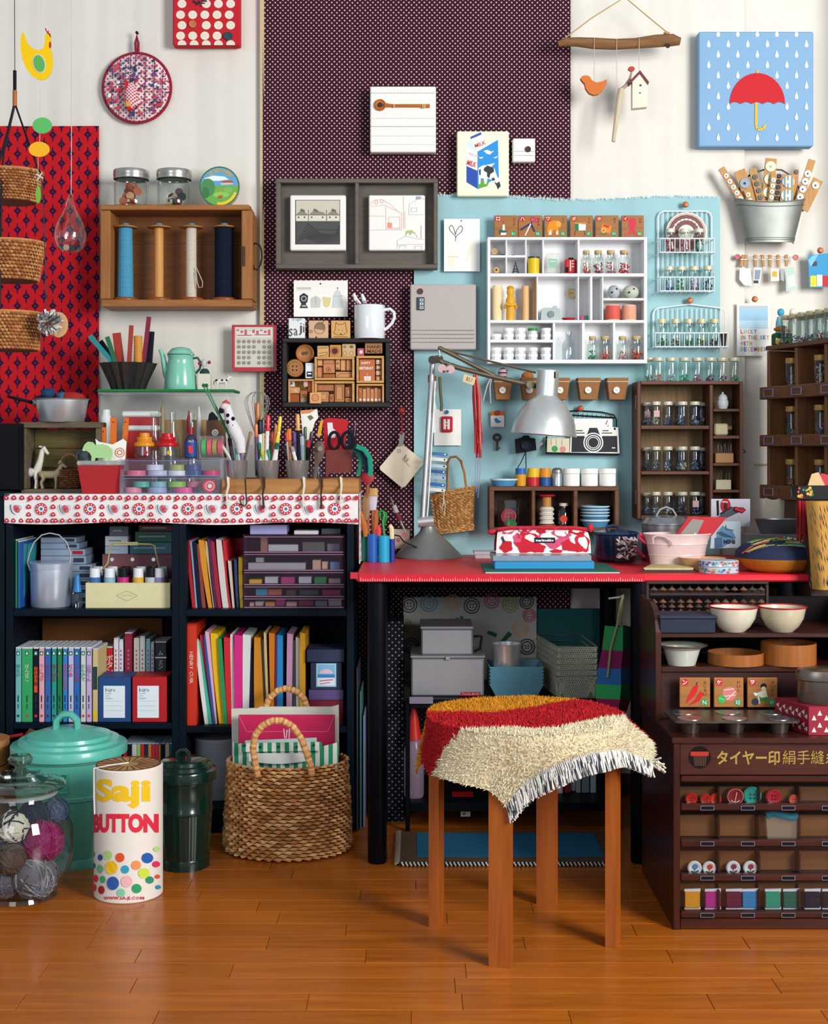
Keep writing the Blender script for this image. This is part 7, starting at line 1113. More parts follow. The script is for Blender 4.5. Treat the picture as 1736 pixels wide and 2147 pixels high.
def bstick(p0,p1,w,lb,bs,c,r,d=0,hole='4a4038'):
 t=T('button_stick',lb,'button card','button sticks in the bucket');y=Y+.004+d*.8;(a,b),(e,f)=p0,p1;l=math.hypot(e-a,f-b);nx,ny=-(f-b)/l*w/2,(e-a)/l*w/2;t.p('stick',MB(SW).pp([(a+nx,b+ny),(a-nx,b-ny),(e-nx,f-ny),(e+nx,f+ny)],y,y+.003))
 for k in range(bs[0]):
  s=bs[1]+(bs[2]-bs[1])*k/max(1,bs[0]-1);px,py=a+(e-a)*s,b+(f-b)*s
  mb=MB(stripes(('2a7ab8','e8e4dc','e8e4dc','3a9ab0','d89a3c','e8e4dc'),L(2.6,y))if c=='S' else mt(c,.35));mb.disc(px,py,y-.0002,r,.003,14);t.p('button',mb)
  h=MB(ink(hole)).disc(px,py,y-.0031,r*.28,.0004,8);t.p('hole',h)
 t.done()
bstick((1512,352),(1570,445),14,'leaning wooden stick with small cream buttons, outermost of the fan',(7,.18,.95),'d8d0c0',5.5,.012);bstick((1550,357),(1590,455),24,'wide wooden stick with one big blue and cream button',(1,.28,.28),'7a8fa0',11,.016);bstick((1565,398),(1582,450),12,'short pale wooden stick with flat cream buttons',(4,.2,.9),'d8c49a',5.5,.002)
bstick((1578,353),(1604,450),16,'wooden stick with dark grey buttons',(6,.19,.92),'3f4440',5.6,.008);bstick((1617,332),(1606,455),24,'tall wooden stick with large pale shell buttons',(4,.14,.8),'d4ccae',11.5,.022,'b8ae90');bstick((1623,363),(1612,455),12,'slim wooden stick with small white half-round buttons',(7,.16,.95),'e0dccf',5,.004);bstick((1634,365),(1624,455),8,'narrow stick closely set with black beads',(8,.05,.95),'1e1c26',5,.006,'5a5a68')
bstick((1654,366),(1646,455),27,'stick with three blue and orange striped round buttons',(3,.17,.82),'S',13,0,'e8e4dc');bstick((1670,355),(1664,440),10,'little brown stick with a dark bead at its top',(1,.07,.07),'4a2c28',4.5,.025);bstick((1703,335),(1666,448),15,'long wooden stick with flat white buttons',(6,.26,.98),'dcdcda',7.5,.01,'3a4048');bstick((1716,376),(1684,440),22,'wide wooden stick with a pale button, leaning outermost',(1,.2,.2),'e0d8c4',8,.024)
# ---- string with tiny pegs and cards
Y=3.985;one('peg_string',MB(cordm('cfc8bc')).ptube([(1548,541),(1600,536),(1668,540)],Y,.8,4),'thin string stretched between two red buttons on the wall','string')
button(1546,539,3.982,6,'b04a44','red button pinned at the bucket end of the peg string');button(1668,540,3.982,6,'b8504c','red button pinned at the far end of the peg string')
for i,(px,k)in enumerate(((1556,3),(1563,2),(1584,0),(1600,-1),(1615,0),(1632,0),(1649,0))):t=T('mini_peg','%s tiny wooden peg on the string from the bucket end'%ORD[i],'peg','tiny wooden pegs');t.p('peg',MB(SW).pp([(px-3+k,534),(px+3+k,534),(px+3-k,558),(px-2-k,558)],Y-.008,Y-.001));t.p('spring',MB(STEEL).pb(px-3.5,543,px+3.5,545,Y-.009,Y-.0005));t.done()
for pts,c,l,sh in(([(1551,562),(1574,563),(1577,600),(1560,598),(1550,586)],'e4e0dc','crumpled white',()),([(1581,561),(1597,561),(1594,593),(1579,594)],'d8d8da','white with a grey photo',[('p','8a94a4',[(1583,566),(1595,566),(1592,586),(1582,586)]),('r','3a404c',1580,588,1590,594)]),([(1616,563),(1633,563),(1634,589),(1616,590)],'e2dccb','cream with a yellow square',[('r','d8a83c',1619,569,1629,580)]),([(1645,562),(1664,559),(1673,605),(1648,611),(1648,590)],'b9d0c4','pale green',[('p','d8e4da',[(1651,580),(1665,575),(1668,600),(1652,604)])]),([(1636,565),(1643,563),(1644,590),(1637,587)],'a8b0b4','small grey',())):card(l+' paper slip hanging from the tiny pegs',pts,Y-.004,mt(c,.8),sh,group='slips on the peg string')
# ================================================================ pigeonhole cabinet standing square to the wall at the side
CBW=wood('72482c','54321d','x',.5,16);CBZ=wood('8a5c3a','69432a','z',.5,16);PO=Vector((X(1605,3.80),3.80,0));AN=math.radians(-72)
FR=Matrix.Translation(PO)@Matrix.Rotation(AN,4,'Z')
def lb(m,x0,x1,y0,y1,z0,z1,b=.0012):mb=MB(m);mb.T=FR;return mb.box(x0,x1,y0,y1,z0,z1,b)
z3=lambda p:Z(p,3.80);CL,DP=.62,.15;t=T('pigeonhole_cabinet','dark brown wooden pigeonhole cabinet with label rails along the side wall','cabinet')
rows=((735,812,838),(838,912,936),(936,1016,1045));zt9=z3(735);t.p('top_board',lb(CBW,0,CL,0,DP,zt9,zt9+.012));t.p('back_board',lb(mt('3a2418',.8),0,CL,DP-.006,DP,z3(1045),zt9));PIT=.133
for k in range(6):x=min(CL-.012,-.0+k*PIT);t.p('divider',lb(CBZ,x,x+.012,.004,DP-.007,z3(1045),zt9-.001))
for i,(a,b,c)in enumerate(rows):
 t.p('shelf',lb(CBW,.0,CL,.012,DP-.007,z3(c)+.004,z3(c)+.010));t.p('rail',lb(wood('7c5032','5e3a24','x',.5,16),-.012,CL,-.012,.003,z3(c),z3(b),.002))
 for k in range(4):
  xc=.035+k*PIT;zm=(z3(b)+z3(c))/2;w,h=.024,.011;mb=MB(mt('80809a',.4,.3));mb.T=FR
  for r in((xc-w,xc+w,zm+h-.003,zm+h),(xc-w,xc+w,zm-h,zm-h+.003),(xc-w,xc-w+.004,zm-h+.003,zm+h-.003),(xc+w-.004,xc+w,zm-h+.003,zm+h-.003)):mb.box(r[0],r[1],-.0145,-.0122,r[2],r[3],.0005)
  t.p('label_holder',mb)
t.done()
def rjar(lx,ly,z0,r,h,lab,grp,cols,fill=.3,n=20,lid='b9934a',flat=False):
 p=FR@Vector((lx,ly,0));k=F/p.y;px=CX+p.x*k;jar(px-r*k,943-(z0+h-1)*k,px+r*k,0,p.y,lab,grp,z0=z0,cols=cols,fill=fill,n=n,lid=lid,neck=.88,flat=flat,tint='dfe6e4')
GN='jars in the pigeonhole cabinet'
for k,i,cs,w in((0,0,('8a8a84',),'nearly empty'),(1,0,('c83a30','d8b8a0','8aa080','e0d8c8'),'full of red and green candies'),(0,1,('5a6a80','8a9ab0'),'of grey-blue beads'),(1,1,('8a5a80','4a6a9a','c08a9a'),'of violet and blue beads'),(0,2,('d87a20','c02838','e0a040'),'of orange and red paper pieces'),(1,2,('4a7ab0','d0d8e0'),'of blue and white beads'),(2,0,('a04a50','d8c8b0'),'of pink beads'),(2,1,('b0a090',),'of pale beads')):
 for d in((.0,.0),(.012,.04)):rjar(.072+k*PIT+d[0],.036+d[1],z3(rows[i][2])+.0105+.0,.018,.098 if i else .1,'%s jar %s in the %s row of the pigeonhole cabinet'%('back' if d[1]else 'front',w,('top','middle','bottom')[i]),GN,cs,.75 if 'full' in w else .5,44,flat=(i==2))
for k in range(8):
 for bk in(0,1):rjar(.058+k*.040,.028+bk*.05,zt9+.0125,.0165,.080,'%s gold-lidded jar of the %s row on top of the pigeonhole cabinet'%(ORD[k],('front','back')[bk]),'jars on the pigeonhole cabinet',(('5a8a80','b0b0b0'),('6a7a90',),('c04a60','8a5a80'),('4a6a60','90a0a0'),('c83040','a82838'),('8a9aa0',),('d8c8a0',),('a0a0a8',))[k],.3,14,'c8bd96')
p=FR@Vector((.025,.035,0));Y=p.y;z=zt9+.0125;t=T('toy_box','small green embroidered box with white blossoms at the corner of the pigeonhole cabinet','box');t.p('box',MB(fab('2c5a30',120)).box(p.x-.024,p.x+.024,Y-.02,Y+.02,z,z+.034,.004));mb=MB()
for i in range(16):mb.m(mt(rr.choice(('e0dcd0','e0dcd0','d8a838','5a8a3c')),.6));mb.ell(p.x+rr.uniform(-.02,.02),Y-.0205,z+rr.uniform(.004,.016),.004,.002,.0045,7,5)
t.p('blossoms',mb,kind='stuff');t.done()
t=T('toy_bird','little orange and green toy bird lying on the embroidered box','toy');t.p('body',MB(mt('c8682c',.5)).tube([(p.x-.022,Y,z+.044),(p.x-.008,Y-.004,z+.046),(p.x+.01,Y,z+.042),(p.x+.024,Y,z+.040)],[.003,.0085,.007,.002],9));t.p('wing',MB(mt('3a8a48',.5)).ell(p.x+.002,Y-.004,z+.050,.012,.005,.005));t.done()
for dx,c1,c2,l in((.012,'6aa8b8','3a9ac0','pale blue figure with a blue square head'),(.046,'d8d4c8','b8202c','white toy cat with a red bow')):t=T('mini_figure',l+' standing among the jars on the pigeonhole cabinet','figure');t.p('body',MB(mt(c1,.5)).lathe(p.x+dx,Y+.07,z,[(0,0),(.012,0),(.010,.07),(.006,.085),(0,.087)],14));t.p('head',MB(mt(c2 if dx<.03 else c1,.5)).ell(p.x+dx+.004,Y+.07,z+.098,.010,.008,.011));(t.p('bow',MB(mt(c2,.5)).ell(p.x+dx+.018,Y+.06,z+.082,.009,.004,.007))if dx>.03 else 0);t.done()
one('purple_tray',MB(mt('8a2c94',.4)).box(p.x+.03,p.x+.085,Y+.02,Y+.07,z+.081,z+.086),'small purple plastic lid lying on the corner jars','lid')
# ---- side table under the pigeonhole cabinet with cloth, black box of clothes pins
t=T('side_cabinet','plain brown cabinet under the pigeonhole cabinet beside the desk','cabinet');t.p('body',lb(wood('5a4030','463022','z',.6,14),.0,CL,.0,.19,.0,z3(1045)-.001));t.done()
one('narrow_chest',MB(wood('4a3020','36221a','z',.6,14)).box(X(1700,3.30),X(1700,3.30)+.13,3.30,3.42,0,Z(1048,3.34)-.0004),'narrow brown chest behind the tiger-striped cloth at the end of the desk','chest')
Y=3.34;t=T('black_tin','black tin with red and gold pattern holding folded papers, at the cabinet edge','tin');t.p('tin',MB(mt('16161a',.3)).box(X(1672,Y),X(1760,Y),Y,Y+.05,Z(1048,Y),Z(1018,Y)));mb=MB();shapes(mb,Y,[('p',rr.choice(('c8502c','d8a038','3a7a58')),circ(rr.uniform(1672,1706),rr.uniform(1022,1044),rr.uniform(2,4)))for i in range(16)]);t.p('print',mb,kind='stuff');t.p('papers',MB(mt('c8a878',.7)).pp([(1694,1018),(1702,994),(1716,990),(1730,1018)],Y+.01,Y+.014).m(mt('b8283a',.6)).pp([(1712,1018),(1722,992),(1738,996),(1740,1018)],Y+.018,Y+.022));t.done()
# ================================================================ what stands in the bookcases
def bk(r,Y,dep,c,lb,cat='book',grp=None,z0=None,pages='d4d8dc',extra=None,name='book',cap=3):
 a,b,e,d=r;t=T(name,lb,cat,grp);zb=Z(d,Y)if z0 is None else z0;x0,x1=X(a,Y)+.0003,X(e,Y)-.0003;zt=Z(b,Y);m=mt(c,.45,0,.05)
 t.p('cover',MB(m).box(x0,x1,Y,Y+dep,zb,zt-L(cap,Y)));t.p('page_block',MB(mt(pages,.5)).box(x0,x1,Y+.001,Y+dep,zt-L(cap,Y)+.0002,zt))
 if extra:mb=MB();extra(mb,Y);t.p('print',mb,kind='stuff')
 return t.done()
Y=3.612;sl=((32,44,'6fb5b8','pale aqua','魔女の','4a8a90'),(45,68,'2fa05c','wide green','ぽんぽこ','e8dcd4'),(69.5,80.5,'15182a','black and red','もののけ姫','d84a20'),(81.5,92.5,'dba3b0','pink and salmon','ラピュタ','c85a6a'),(94,106,'2d63a8','blue with a sky band','海がきこ','8a3a8c'),(108,118,'1f9488','deep teal','猫の恩返','8a2c34'),(120,129.5,'1d7a48','dark green','トトロ','b03848'),(131.5,141,'2a7cc0','bright blue with red letters','耳をすませば','d83a4a'),(143,154,'b3b8dc','lavender','紅の豚','c8203c'),(155,167,'2a62ac','royal blue','千と千尋','c8284a'),(169,179.5,'c8cbc4','grey-white','おもひで','3a8a7a'),(181,191.5,'c3a8d4','lilac','山田くん','7a5a90'))
for a,e,c,l,s,tc_ in sl:
 def ex(mb,Y,a=a,e=e,s=s,tc_=tc_):
  x=(a+e)/2;shapes(mb,Y,[('r','2a6a58',x-3.6,1365,x+3.6,1374),('p','e4ecea',[(x,1366),(x+2.5,1372),(x-2.5,1372)])]+([('r','15182a',a+.5,1455,e-.5,1500),('r','d84a20',a+2,1398,e-2,1452)]if a==69.5 else[])+[('c','c83a48' if int(a)%2 else '2c3a50',x,1501,3,3,8),('r','26303a',x-1.2,1458,x+1.2,1472),('r','26303a',x-.8,1476,x+.8,1486)])
  txt(mb,s,x,1397,8.5,Y,tc_ if a!=69.5 else '401a10',vert=True,base=.002)
 bk((a,1357,e,1514),Y,.13,c,l+' spine in the row of slim film cases on the shelf','disc case','slim film cases',S2,extra=ex,name='disc_case',cap=4)
bk((194,1360,205,1514),3.615,.12,'c8b47c','cream and dark green spine beside the blue file',z0=S2,extra=lambda mb,Y:shapes(mb,Y,[('r','1f3a3a',195,1398,204,1446),('r','d8b82c',195,1490,204,1508)]))
for a,e,tp,c,l,s in((208,222,1359,'141a30','black spine with an orange moon','月'),(224,236,1356,'b81a28','red spine with big white letters','ボタン'),(238,248,1338,'d8d4d4','white spine with pink letters',''),(249,258,1341,'ccd4e0','pale blue-white thin spine',''),(261,277,1326,'8e1838','crimson spine, tallest',''),(280,292,1338,'ccc8b8','ivory spine',''),(293,304,1334,'d8dad4','white spine with green letters',''),(306,315,1340,'8fc4cc','aqua spine',''),(316,323,1346,'b8c0d0','thin lilac patterned spine',''),(325,349,1345,'1c2636','thick dark navy spine with white letters','ムーミン')):
 bk((a,tp,e,1420),3.72,.10,c,l+' in the row behind the two label files','book','books behind the label files',S2,extra=(lambda mb,Y,a=a,e=e,s=s,tp=tp:(txt(mb,s,(a+e)/2,tp+24 if len(s)>1 else 1398,13 if len(s)==3 else 9,Y,'e8e4e0',vert=True),shapes(mb,Y,[('c','c8482c',(a+e)/2,1414,5)])if s=='月' else 0))if s else(lambda mb,Y,a=a,e=e:shapes(mb,Y,[('r','b06a80',(a+e)/2-1.5,1362+i*9,(a+e)/2+1.5,1367+i*9)for i in range(5)])))
for a,e,c,l in((206,274,'21447c','blue'),(277,350,'b0181e','red')):
 def ex(mb,Y,a=a):shapes(mb,Y,[('r','dfe6ec',a+11,1438,a+56,1505),('l','9ab0c0',[(a+14,1470),(a+50,1470)],.7),('l','9ab0c0',[(a+14,1480),(a+50,1480)],.7),('l','9ab0c0',[(a+14,1490),(a+50,1490)],.7)]);txt(mb,'büro',a+15,1446,9,Y,'4a5058','l',wp=21);[txt(mb,s,a+15,1454+i*5,3.2,Y,'5a8898','l')for i,s in enumerate(('premium','punch','handled'))]
 bk((a,1419,e,1516),3.613,.09,c,l+' cardboard file box with a white label on the shelf','file box',None,S2,c,ex,'file_box',1)
one('cardboard_sheet',MB(mt('7a4a24',.85)).pb(88,1296,340,1500,3.86,3.864),'brown cardboard sheet at the back of the shelf above the film cases','cardboard')
for r,c,l in(((30,1131,35.5,1277),'2f8a48','thin green'),((36.5,1134,42,1277),'2456a0','thin blue')):bk(r,3.625,.16,c,l+' book standing at the end of the upper shelf',z0=S1)
t=T('picture_book','picture book with a turquoise nature cover beside the silver pail','book');Y=3.64;t.p('book',MB(mt('2f8a96',.4,0,.2,20)).add([(X(44,Y),Y,S1),(X(64,Y+.1),Y+.1,S1),(X(80,Y+.13),Y+.13,Z(1143,Y)),(X(44,Y),Y,Z(1142,Y)),(X(40,Y),Y+.006,S1),(X(60,Y+.1),Y+.108,S1),(X(76,Y+.13),Y+.138,Z(1143,Y)),(X(40,Y),Y+.006,Z(1142,Y))],[(0,1,2,3),(4,7,6,5),(3,2,6,7),(0,3,7,4)]));mb=MB();fnb=lambda a,b,y:(X(a,Y+(a-44)*.0042),Y+(a-44)*.0042-.002,Z(b,Y));shapes(mb,Y,[('p','cfd8b0',[(46,1210),(56,1200),(60,1240),(50,1262)]),('p','e0dcc0',[(50,1160),(62,1166),(60,1190),(52,1196)]),('p','3a7a3c',[(46,1264),(58,1250),(59,1274),(46,1276)])],fn=fnb);t.p('print',mb,kind='stuff');t.done()
z=S1;hs=(18,16,17,16,15,18,14,13,12)
for i,h in enumerate(hs):
 Y=3.74;hh=h*Y/F;w=(193,190,188,193,193,180,178,165,160)[i];t=T('cassette_case','%s clear cassette case up in the pile behind the silver pail%s'%(ORD[i],', red labelled' if i==6 else ''),'case','cassette cases behind the pail');t.p('case',MB(mt('8a9ab0',.25,0,.3,15)).box(X(85,Y),X(w,Y),Y,Y+.1,z+.0002,z+hh-.0006));t.p('label',MB(ink('a8182c' if i==6 else '2c3a4c')).box(X(w-26,Y),X(w-4,Y),Y-.0006,Y-.0001,z+hh*.25,z+hh*.75,0));t.done();z+=hh
Y=3.68;x=X(107,Y);q=lambda p:S1+Z(p,Y)-Z(1277,Y);PL=mt('ccd6e6',.3,.6,.05);t=T('lidded_pail','brushed aluminium pail with a lid and wire handle on the upper shelf','pail');t.p('pail',MB(PL).lathe(x,Y,0,[(0,S1),(L(39,Y),S1),(L(41,Y),S1+.004),(L(43,Y),q(1197))],34));t.p('lid',MB(PL).lathe(x,Y,0,[(L(44,Y),q(1198)),(L(45,Y),q(1186)),(L(42,Y),q(1183)),(0,q(1182))],34));t.p('handle',MB(STEEL).tube([(X(a,Y),Y-.01,Z(b,Y))for a,b in((76,1212),(66,1196),(60,1180),(64,1160),(74,1136),(90,1121),(107,1117),(126,1121),(142,1136),(151,1160),(149,1190))],.0022,7));t.done()
bottle(162,11,1207,3.64,'small clear spray bottle with a blue nozzle between pail and cream box',[(.95,0),(1,.03),(1,.45),(.6,.52)],glass('d8e4f0',.1,.6),('2a78b8',.5,.85,.4),S1)
Y=3.63;x0,x1=X(179,Y),X(357,Y);CRM=mt('d8d0a0',.4);t=T('cream_box','cream metal box with a coiled wire handle holding paint bottles','box');t.p('front_panel',MB(CRM).box(x0,x1,Y,Y+.004,S1,Z(1222,Y)));t.p('back_panel',MB(CRM).box(x0,x1,Y+.11,Y+.114,S1,Z(1222,Y)))
for a in(x0,x1-.004):t.p('side_panel',MB(CRM).box(a,a+.004,Y+.0042,Y+.1098,S1,Z(1222,Y)))
mb=MB();shapes(mb,Y,[('l','a89c70',[(244,1249),(266,1239),(288,1249),(266,1260),(244,1249)],1),('l','a89c70',[(254,1249),(262,1250),(266,1247),(278,1249)],.9)]);t.p('emblem',mb);hp=[(214,1196),(226,1180),(232,1142),(240,1139),(315,1141),(324,1144),(330,1172),(336,1194)];hd=MB(mt('c8bc80',.35,.5));hd.ptube(hp,Y+.05,1.7,6)
for i in range(22):hd.ptube([(240+i*2.3-.6,1136.5),(240+i*2.3+.8,1143)],Y+.05,1.2,5)
t.p('handle',hd);t.done()
for px,c,b,l in((199,'e0e4e8','3a6aa0','blue'),(230,'e0e4e8','8ab0c0','pale blue'),(258,'16181e','c0307a','magenta, black-capped'),(290,'e0e4e8','d8a83a','amber'),(316,'14161c','b8bcc0','grey, black-capped'),(335,'e0e4e8','9a8ab0','violet')):
 for k in(0,1):Y2=Y+.03+.05*k;t=T('paint_bottle','%s paint bottle in the %s row of the cream box'%(l,('front','back')[k]),'bottle','paint bottles in the cream box');xx=X(px+k*6,Y2);t.p('bottle_body',MB(mt(b,.4)).cyl(xx,Y2,S1+.004,Z(1212,Y),L(12,Y),seg=14));t.p('cap',MB(mt(c,.4)).cyl(xx,Y2,Z(1212,Y),Z(1193,Y),L(11,Y),L(10.5,Y),14));t.done()
Y=3.76;t=T('binder_box','dusty pink box with eyelets behind the cream box','box');t.p('box',MB(mt('7a4a52',.6)).box(X(214,Y),X(361,Y),Y,Y+.1,S1,Z(1162,Y)));mb=MB(STEEL)
for px in(235,278,322):mb.disc(px,1173,Y,4.5,.002,12)
t.p('eyelets',mb,kind='stuff');t.done()
for r,c,l in(((220,1145,268,1161.6),'a8b8cc','pale blue cassette'),((220,1124,268,1144.6),'c4ccd4','silver-white cassette'),((229,1103,269,1123.5),'5a6470','grey gadget with a window'),((272,1137,360,1161.6),'2f6a78','teal book'),((283,1114,361,1136.6),'1f5a44','dark green book'),((291,1101,361,1113.6),'6a1828','dark red book')):t=T('flat_case',l+' lying in the pile on the pink box','case','pile on the pink box');t.p('case',MB(mt(c,.4)).pb(*r,3.77,3.85));mb=MB();shapes(mb,3.77,[('r','9ab0b8' if c!='c4ccd4' else '7a8a98',r[0]+8,(r[1]+r[3])/2-2,r[2]-14,(r[1]+r[3])/2+1)]);t.p('print',mb);t.done()
def folder(a0,a1,b0,b1,tp,bt,c,l,Y=3.63,dep=.15,grp='paper folders'):
 mb=MB(mt(c,.6,0,.06));n=8;pts=[]
 for i in range(n+1):v=i/n;s=math.sin(v*PI)*3*(1 if b0>a0 else .3);pts.append((a0+(b0-a0)*v**1.1-s*.4,tp+(bt-tp)*v))
 qts=[(a1+(b1-a1)*i/n,tp+(bt-tp)*i/n+(2 if i==0 else 0))for i in range(n+1)]
 mb.pp(pts+qts[::-1],Y,Y+dep);one('paper_folder',mb,l,'folder',grp)
zb1=1280
for i,(a0,a1,b0,b1,tp,c,l)in enumerate(((391,398,404,411,1131,'b01c28','red with a dark edge'),(398,402,411,414,1134,'8aa0b8','pale blue'),(403,412,417,424,1136,'141c34','black-navy'),(413,417,425,432,1140,'8a3a2c','rust'),(416,428,438,448,1132,'d08a20','amber'),(430,434,446,451,1134,'b8a878','beige'),(435,441,450,456,1130,'4a1c4c','purple'),(442,449,458,465,1134,'9a1830','crimson'),(453,464,468,480,1131,'ccc4c0','white and lilac'),(467,473,480,488,1132,'b81c28','scarlet'),(474,484,486,492,1175,'c8b0a4','short cream'),(491,496,497,501,1172,'2a3a6a','short blue'),(500,507,504,509,1168,'b89a20','short yellow'))):folder(a0,a1,b0,b1,tp,zb1,c,l+' paper folder leaning on the upper shelf',3.64)
one('red_envelope',MB(mt('a0182a',.6)).pp([(466,1130),(509,1128),(509,1168),(484,1172),(474,1160)],3.80,3.805).pp([(476,1168),(509,1168),(509,1279),(492,1279)],3.80,3.805),'big red envelope behind the upper folders','envelope')
for i,(a0,a1,b0,b1,tp,bt,c,l)in enumerate(((409,415,430,437,1339,1523,'d8dcd8','white, first one'),(415,419,436,446,1342,1523,'3aa890','sea green'),(419,426,444,448,1331,1523,'c01c30','red, narrow'),(427,430,448,452,1330,1523,'2a4a90','blue'),(430,438,452,455,1324,1523,'d8a8bc','pale pink'),(441,456,460,470,1327,1523,'e0b010','bright yellow'),(457,464,470,477,1338,1523,'1f8a50','green'),(469,482,478,486,1336,1523,'c81c28','scarlet'),(483,489,486,492,1330,1523,'dcdcd8','white, narrow'),(491,508,493,508,1331,1523,'d0207c','magenta'),(509,526,509,521,1330,1523,'d4d8d4','wide white'),(522,529,522,533,1360,1523,'1a1c34','navy black'),(533,546,534,555,1336,1523,'cc8418','ochre'),(548,552,556,560,1340,1523,'3a2a24','dark brown'),(553,558,561,565,1326,1523,'d0c088','straw yellow'),(564,576,570,574,1327,1523,'d87c18','orange'),(577,581,576,580,1330,1523,'6a2458','plum'),(581,593,582,593,1331,1523,'2490d0','sky blue'),(602,614,600,611,1328,1523,'d098b8','rose pink'),(614,620,612,621,1342,1523,'3a3c44','charcoal'),(620,628,622,632,1336,1523,'c8c0a8','sand'),(629,640,631,640,1326,1523,'d89a20','amber, last one'))):folder(a0,a1,b0,b1,tp,bt,c,l+' among the bright paper folders on the lower shelf',3.635+.004*(i%3))
bk((391,1308,412,1523),3.62,.16,'c83018','tall orange-red book with white capital letters beside the folders',extra=lambda mb,Y:txt(mb,'HENRY CUIR',401,1400,7.5,Y,'e8d8cc',wp=66,rot=PI/2),pages='b82a18')
Y=3.63;t=T('tea_box','dark blue lidded box with a pale blue picture label','box');DBX=mt('27304a',.6);t.p('box',MB(DBX).pb(651,1389,717,1446,Y,Y+.1));t.p('lid',MB(DBX).pb(643,1362,722,1388.5,Y-.006,Y+.106));mb=MB();shapes(mb,Y,[('r','9ac4d8',663,1391,705,1440),('r','7ab0d0',666,1394,702,1437),('p','d8b8c4',circ(684,1412,14,9,12,0,PI,2*PI)),('r','3a7ab8',666,1414,702,1421),('r','d4dce0',666,1421,702,1437),('l','c06a78',[(670,1428),(698,1425)],2.5),('l','c06a78',[(670,1434),(692,1431)],2)]);t.p('label',mb);t.done()
one('plastic_case',MB(mt('5a4a78',.3)).pb(647,1446.5,720,1468,Y,Y+.1),'violet plastic case under the dark blue lidded box','case');one('red_box',MB(mt('6a1428',.5)).pb(648,1468.5,720,1523,Y,Y+.1),'dark red box at the bottom of the pile under the blue lidded box','box')
Y=3.62;SMK=film('6a3450',.16);t=T('drawer_unit','smoky plum acrylic unit of five shallow drawers','drawer unit');xa,xc=X(509,Y),X(724,Y);zt=Z(1122,Y);zz=[S1+.0005]+[Z(p,Y)for p in(1253,1228,1198,1160,1123)]
t.p('back_panel',MB(mt('241226',.5)).box(xa,xc,Y+.15,Y+.153,zz[0],zz[-1]));[t.p('side_panel',MB(SMK).box(a,a+.003,Y,Y+.15,zz[0],zz[-1],0))for a in(xa,xc-.003)]
for i in range(6):t.p('panel',MB(film('6a3450',.28)).box(xa,xc,Y,Y+.15,zz[i]-.001,zz[i]+.0015,0))
for i in range(5):
 mb=MB(film('a890a8',.035)).box(xa+.004,xc-.004,Y-.003,Y-.001,zz[i]+.003,zz[i+1]-.002,0);t.p('drawer_front',mb);t.p('drawer_rim',MB(mt('8a6a84',.3)).box(xa+.004,xc-.004,Y-.0045,Y-.0031,zz[i]+.002,zz[i]+.0045,0).box(xa+.004,xc-.004,Y-.0045,Y-.0031,zz[i+1]-.004,zz[i+1]-.002,0),kind='stuff')
t.done()
for i,row in enumerate((((523,532,8,'d8b0a0','skin pink'),(535,553,9,'d8d0cc','white'),(556,576,9,'d89a40','orange'),(578,598,14,'c04080','pink-topped'),(600,622,9,'d8b4ac','rose'),(626,658,12,'a0285a','magenta'),(661,686,12,'7a8a98','slate'),(688,716,14,'c8bcc0','white and red')),((536,560,14,'3a90b0','blue'),(561,590,12,'c86a50','coral'),(600,620,12,'4a3a48','dark'),(628,668,11,'3a5058','slate green'),(676,714,12,'a03050','crimson')),((522,548,9,'d8b020','yellow'),(555,583,14,'ccd0d4','white'),(589,617,14,'b0407a','violet and pink'),(626,653,14,'c8d4dc','pale blue'),(659,684,14,'2a9048','green'),(689,714,10,'c8b4a4','beige')),((520,640,14,'a8b0b0','long grey'),(536,552,22,'d8d8dc','little white'),(655,672,20,'c8a888','tan'),(675,688,16,'d8b8a0','peach'),(692,712,16,'6a90c0','blue round')),((546,560,30,'9a6a5a','brown edged'),(562,625,14,'c0c8cc','silver'),(634,680,20,'5a6058','grey-green'),(686,712,16,'7a8498','blue-grey')))):
 for k,(a,e,h,c,l)in enumerate(row):Y2=Y+.03+.012*(k%2)+(.035 if(i,k)in((3,1),)else 0);one('stationery_box',MB(mt(c,.45)).box(X(a,Y2),X(e,Y2),Y2,Y2+.03,zz[i]+.002,zz[i]+.002+L(h,Y2),.001),l+' little box in the %s drawer down of the smoky unit'%ORD[4-i],'box','little boxes in the smoky drawers')
for r,c,l,y in(((522,1103,600,1122),'9a98c8','lilac plastic box',0),((615,1115,666,1122),'ccc8cc','thin white case',0),((672,1111,713,1122),'3a4650','dark grey case',.01)):one('small_case',MB(mt(c,.4)).box(X(r[0],Y),X(r[2],Y),Y+.02+y,Y+.1,zz[-1]+.002,Z(r[1],Y)+.002),l+' lying on top of the smoky drawer unit','case')
x=258
for i,(w,c)in enumerate(((8,'b01c30'),(10,'16181e'),(10,'c8ccc8'),(8,'9ac070'),(8,'c02c30'),(8,'1c2c48'),(7,'c08038'),(8,'b82c3c'),(8,'c83048'),(4,'d0c048'),(9,'181a20'),(9,'c8b8a8'),(8,'2a5a48'))):bk((x,1558,x+w,1600),3.66,.1,c,'%s small paperback of the low row behind the turquoise bin'%ORD[i],'book','low row of small paperbacks',.0665,'a8b8cc');x+=w
t=T('paper_drum','pale grey round drum on the lowest shelf behind the big basket','drum');Y=3.74;x=X(455,Y);t.p('drum',MB(mt('8e949e',.6)).cyl(x,Y,.0665,Z(1548,Y),L(48,Y),seg=30));t.p('lid_rim',MB(mt('9ca2ac',.6)).cyl(x,Y,Z(1548,Y),Z(1542,Y),L(49,Y),seg=30));t.done()
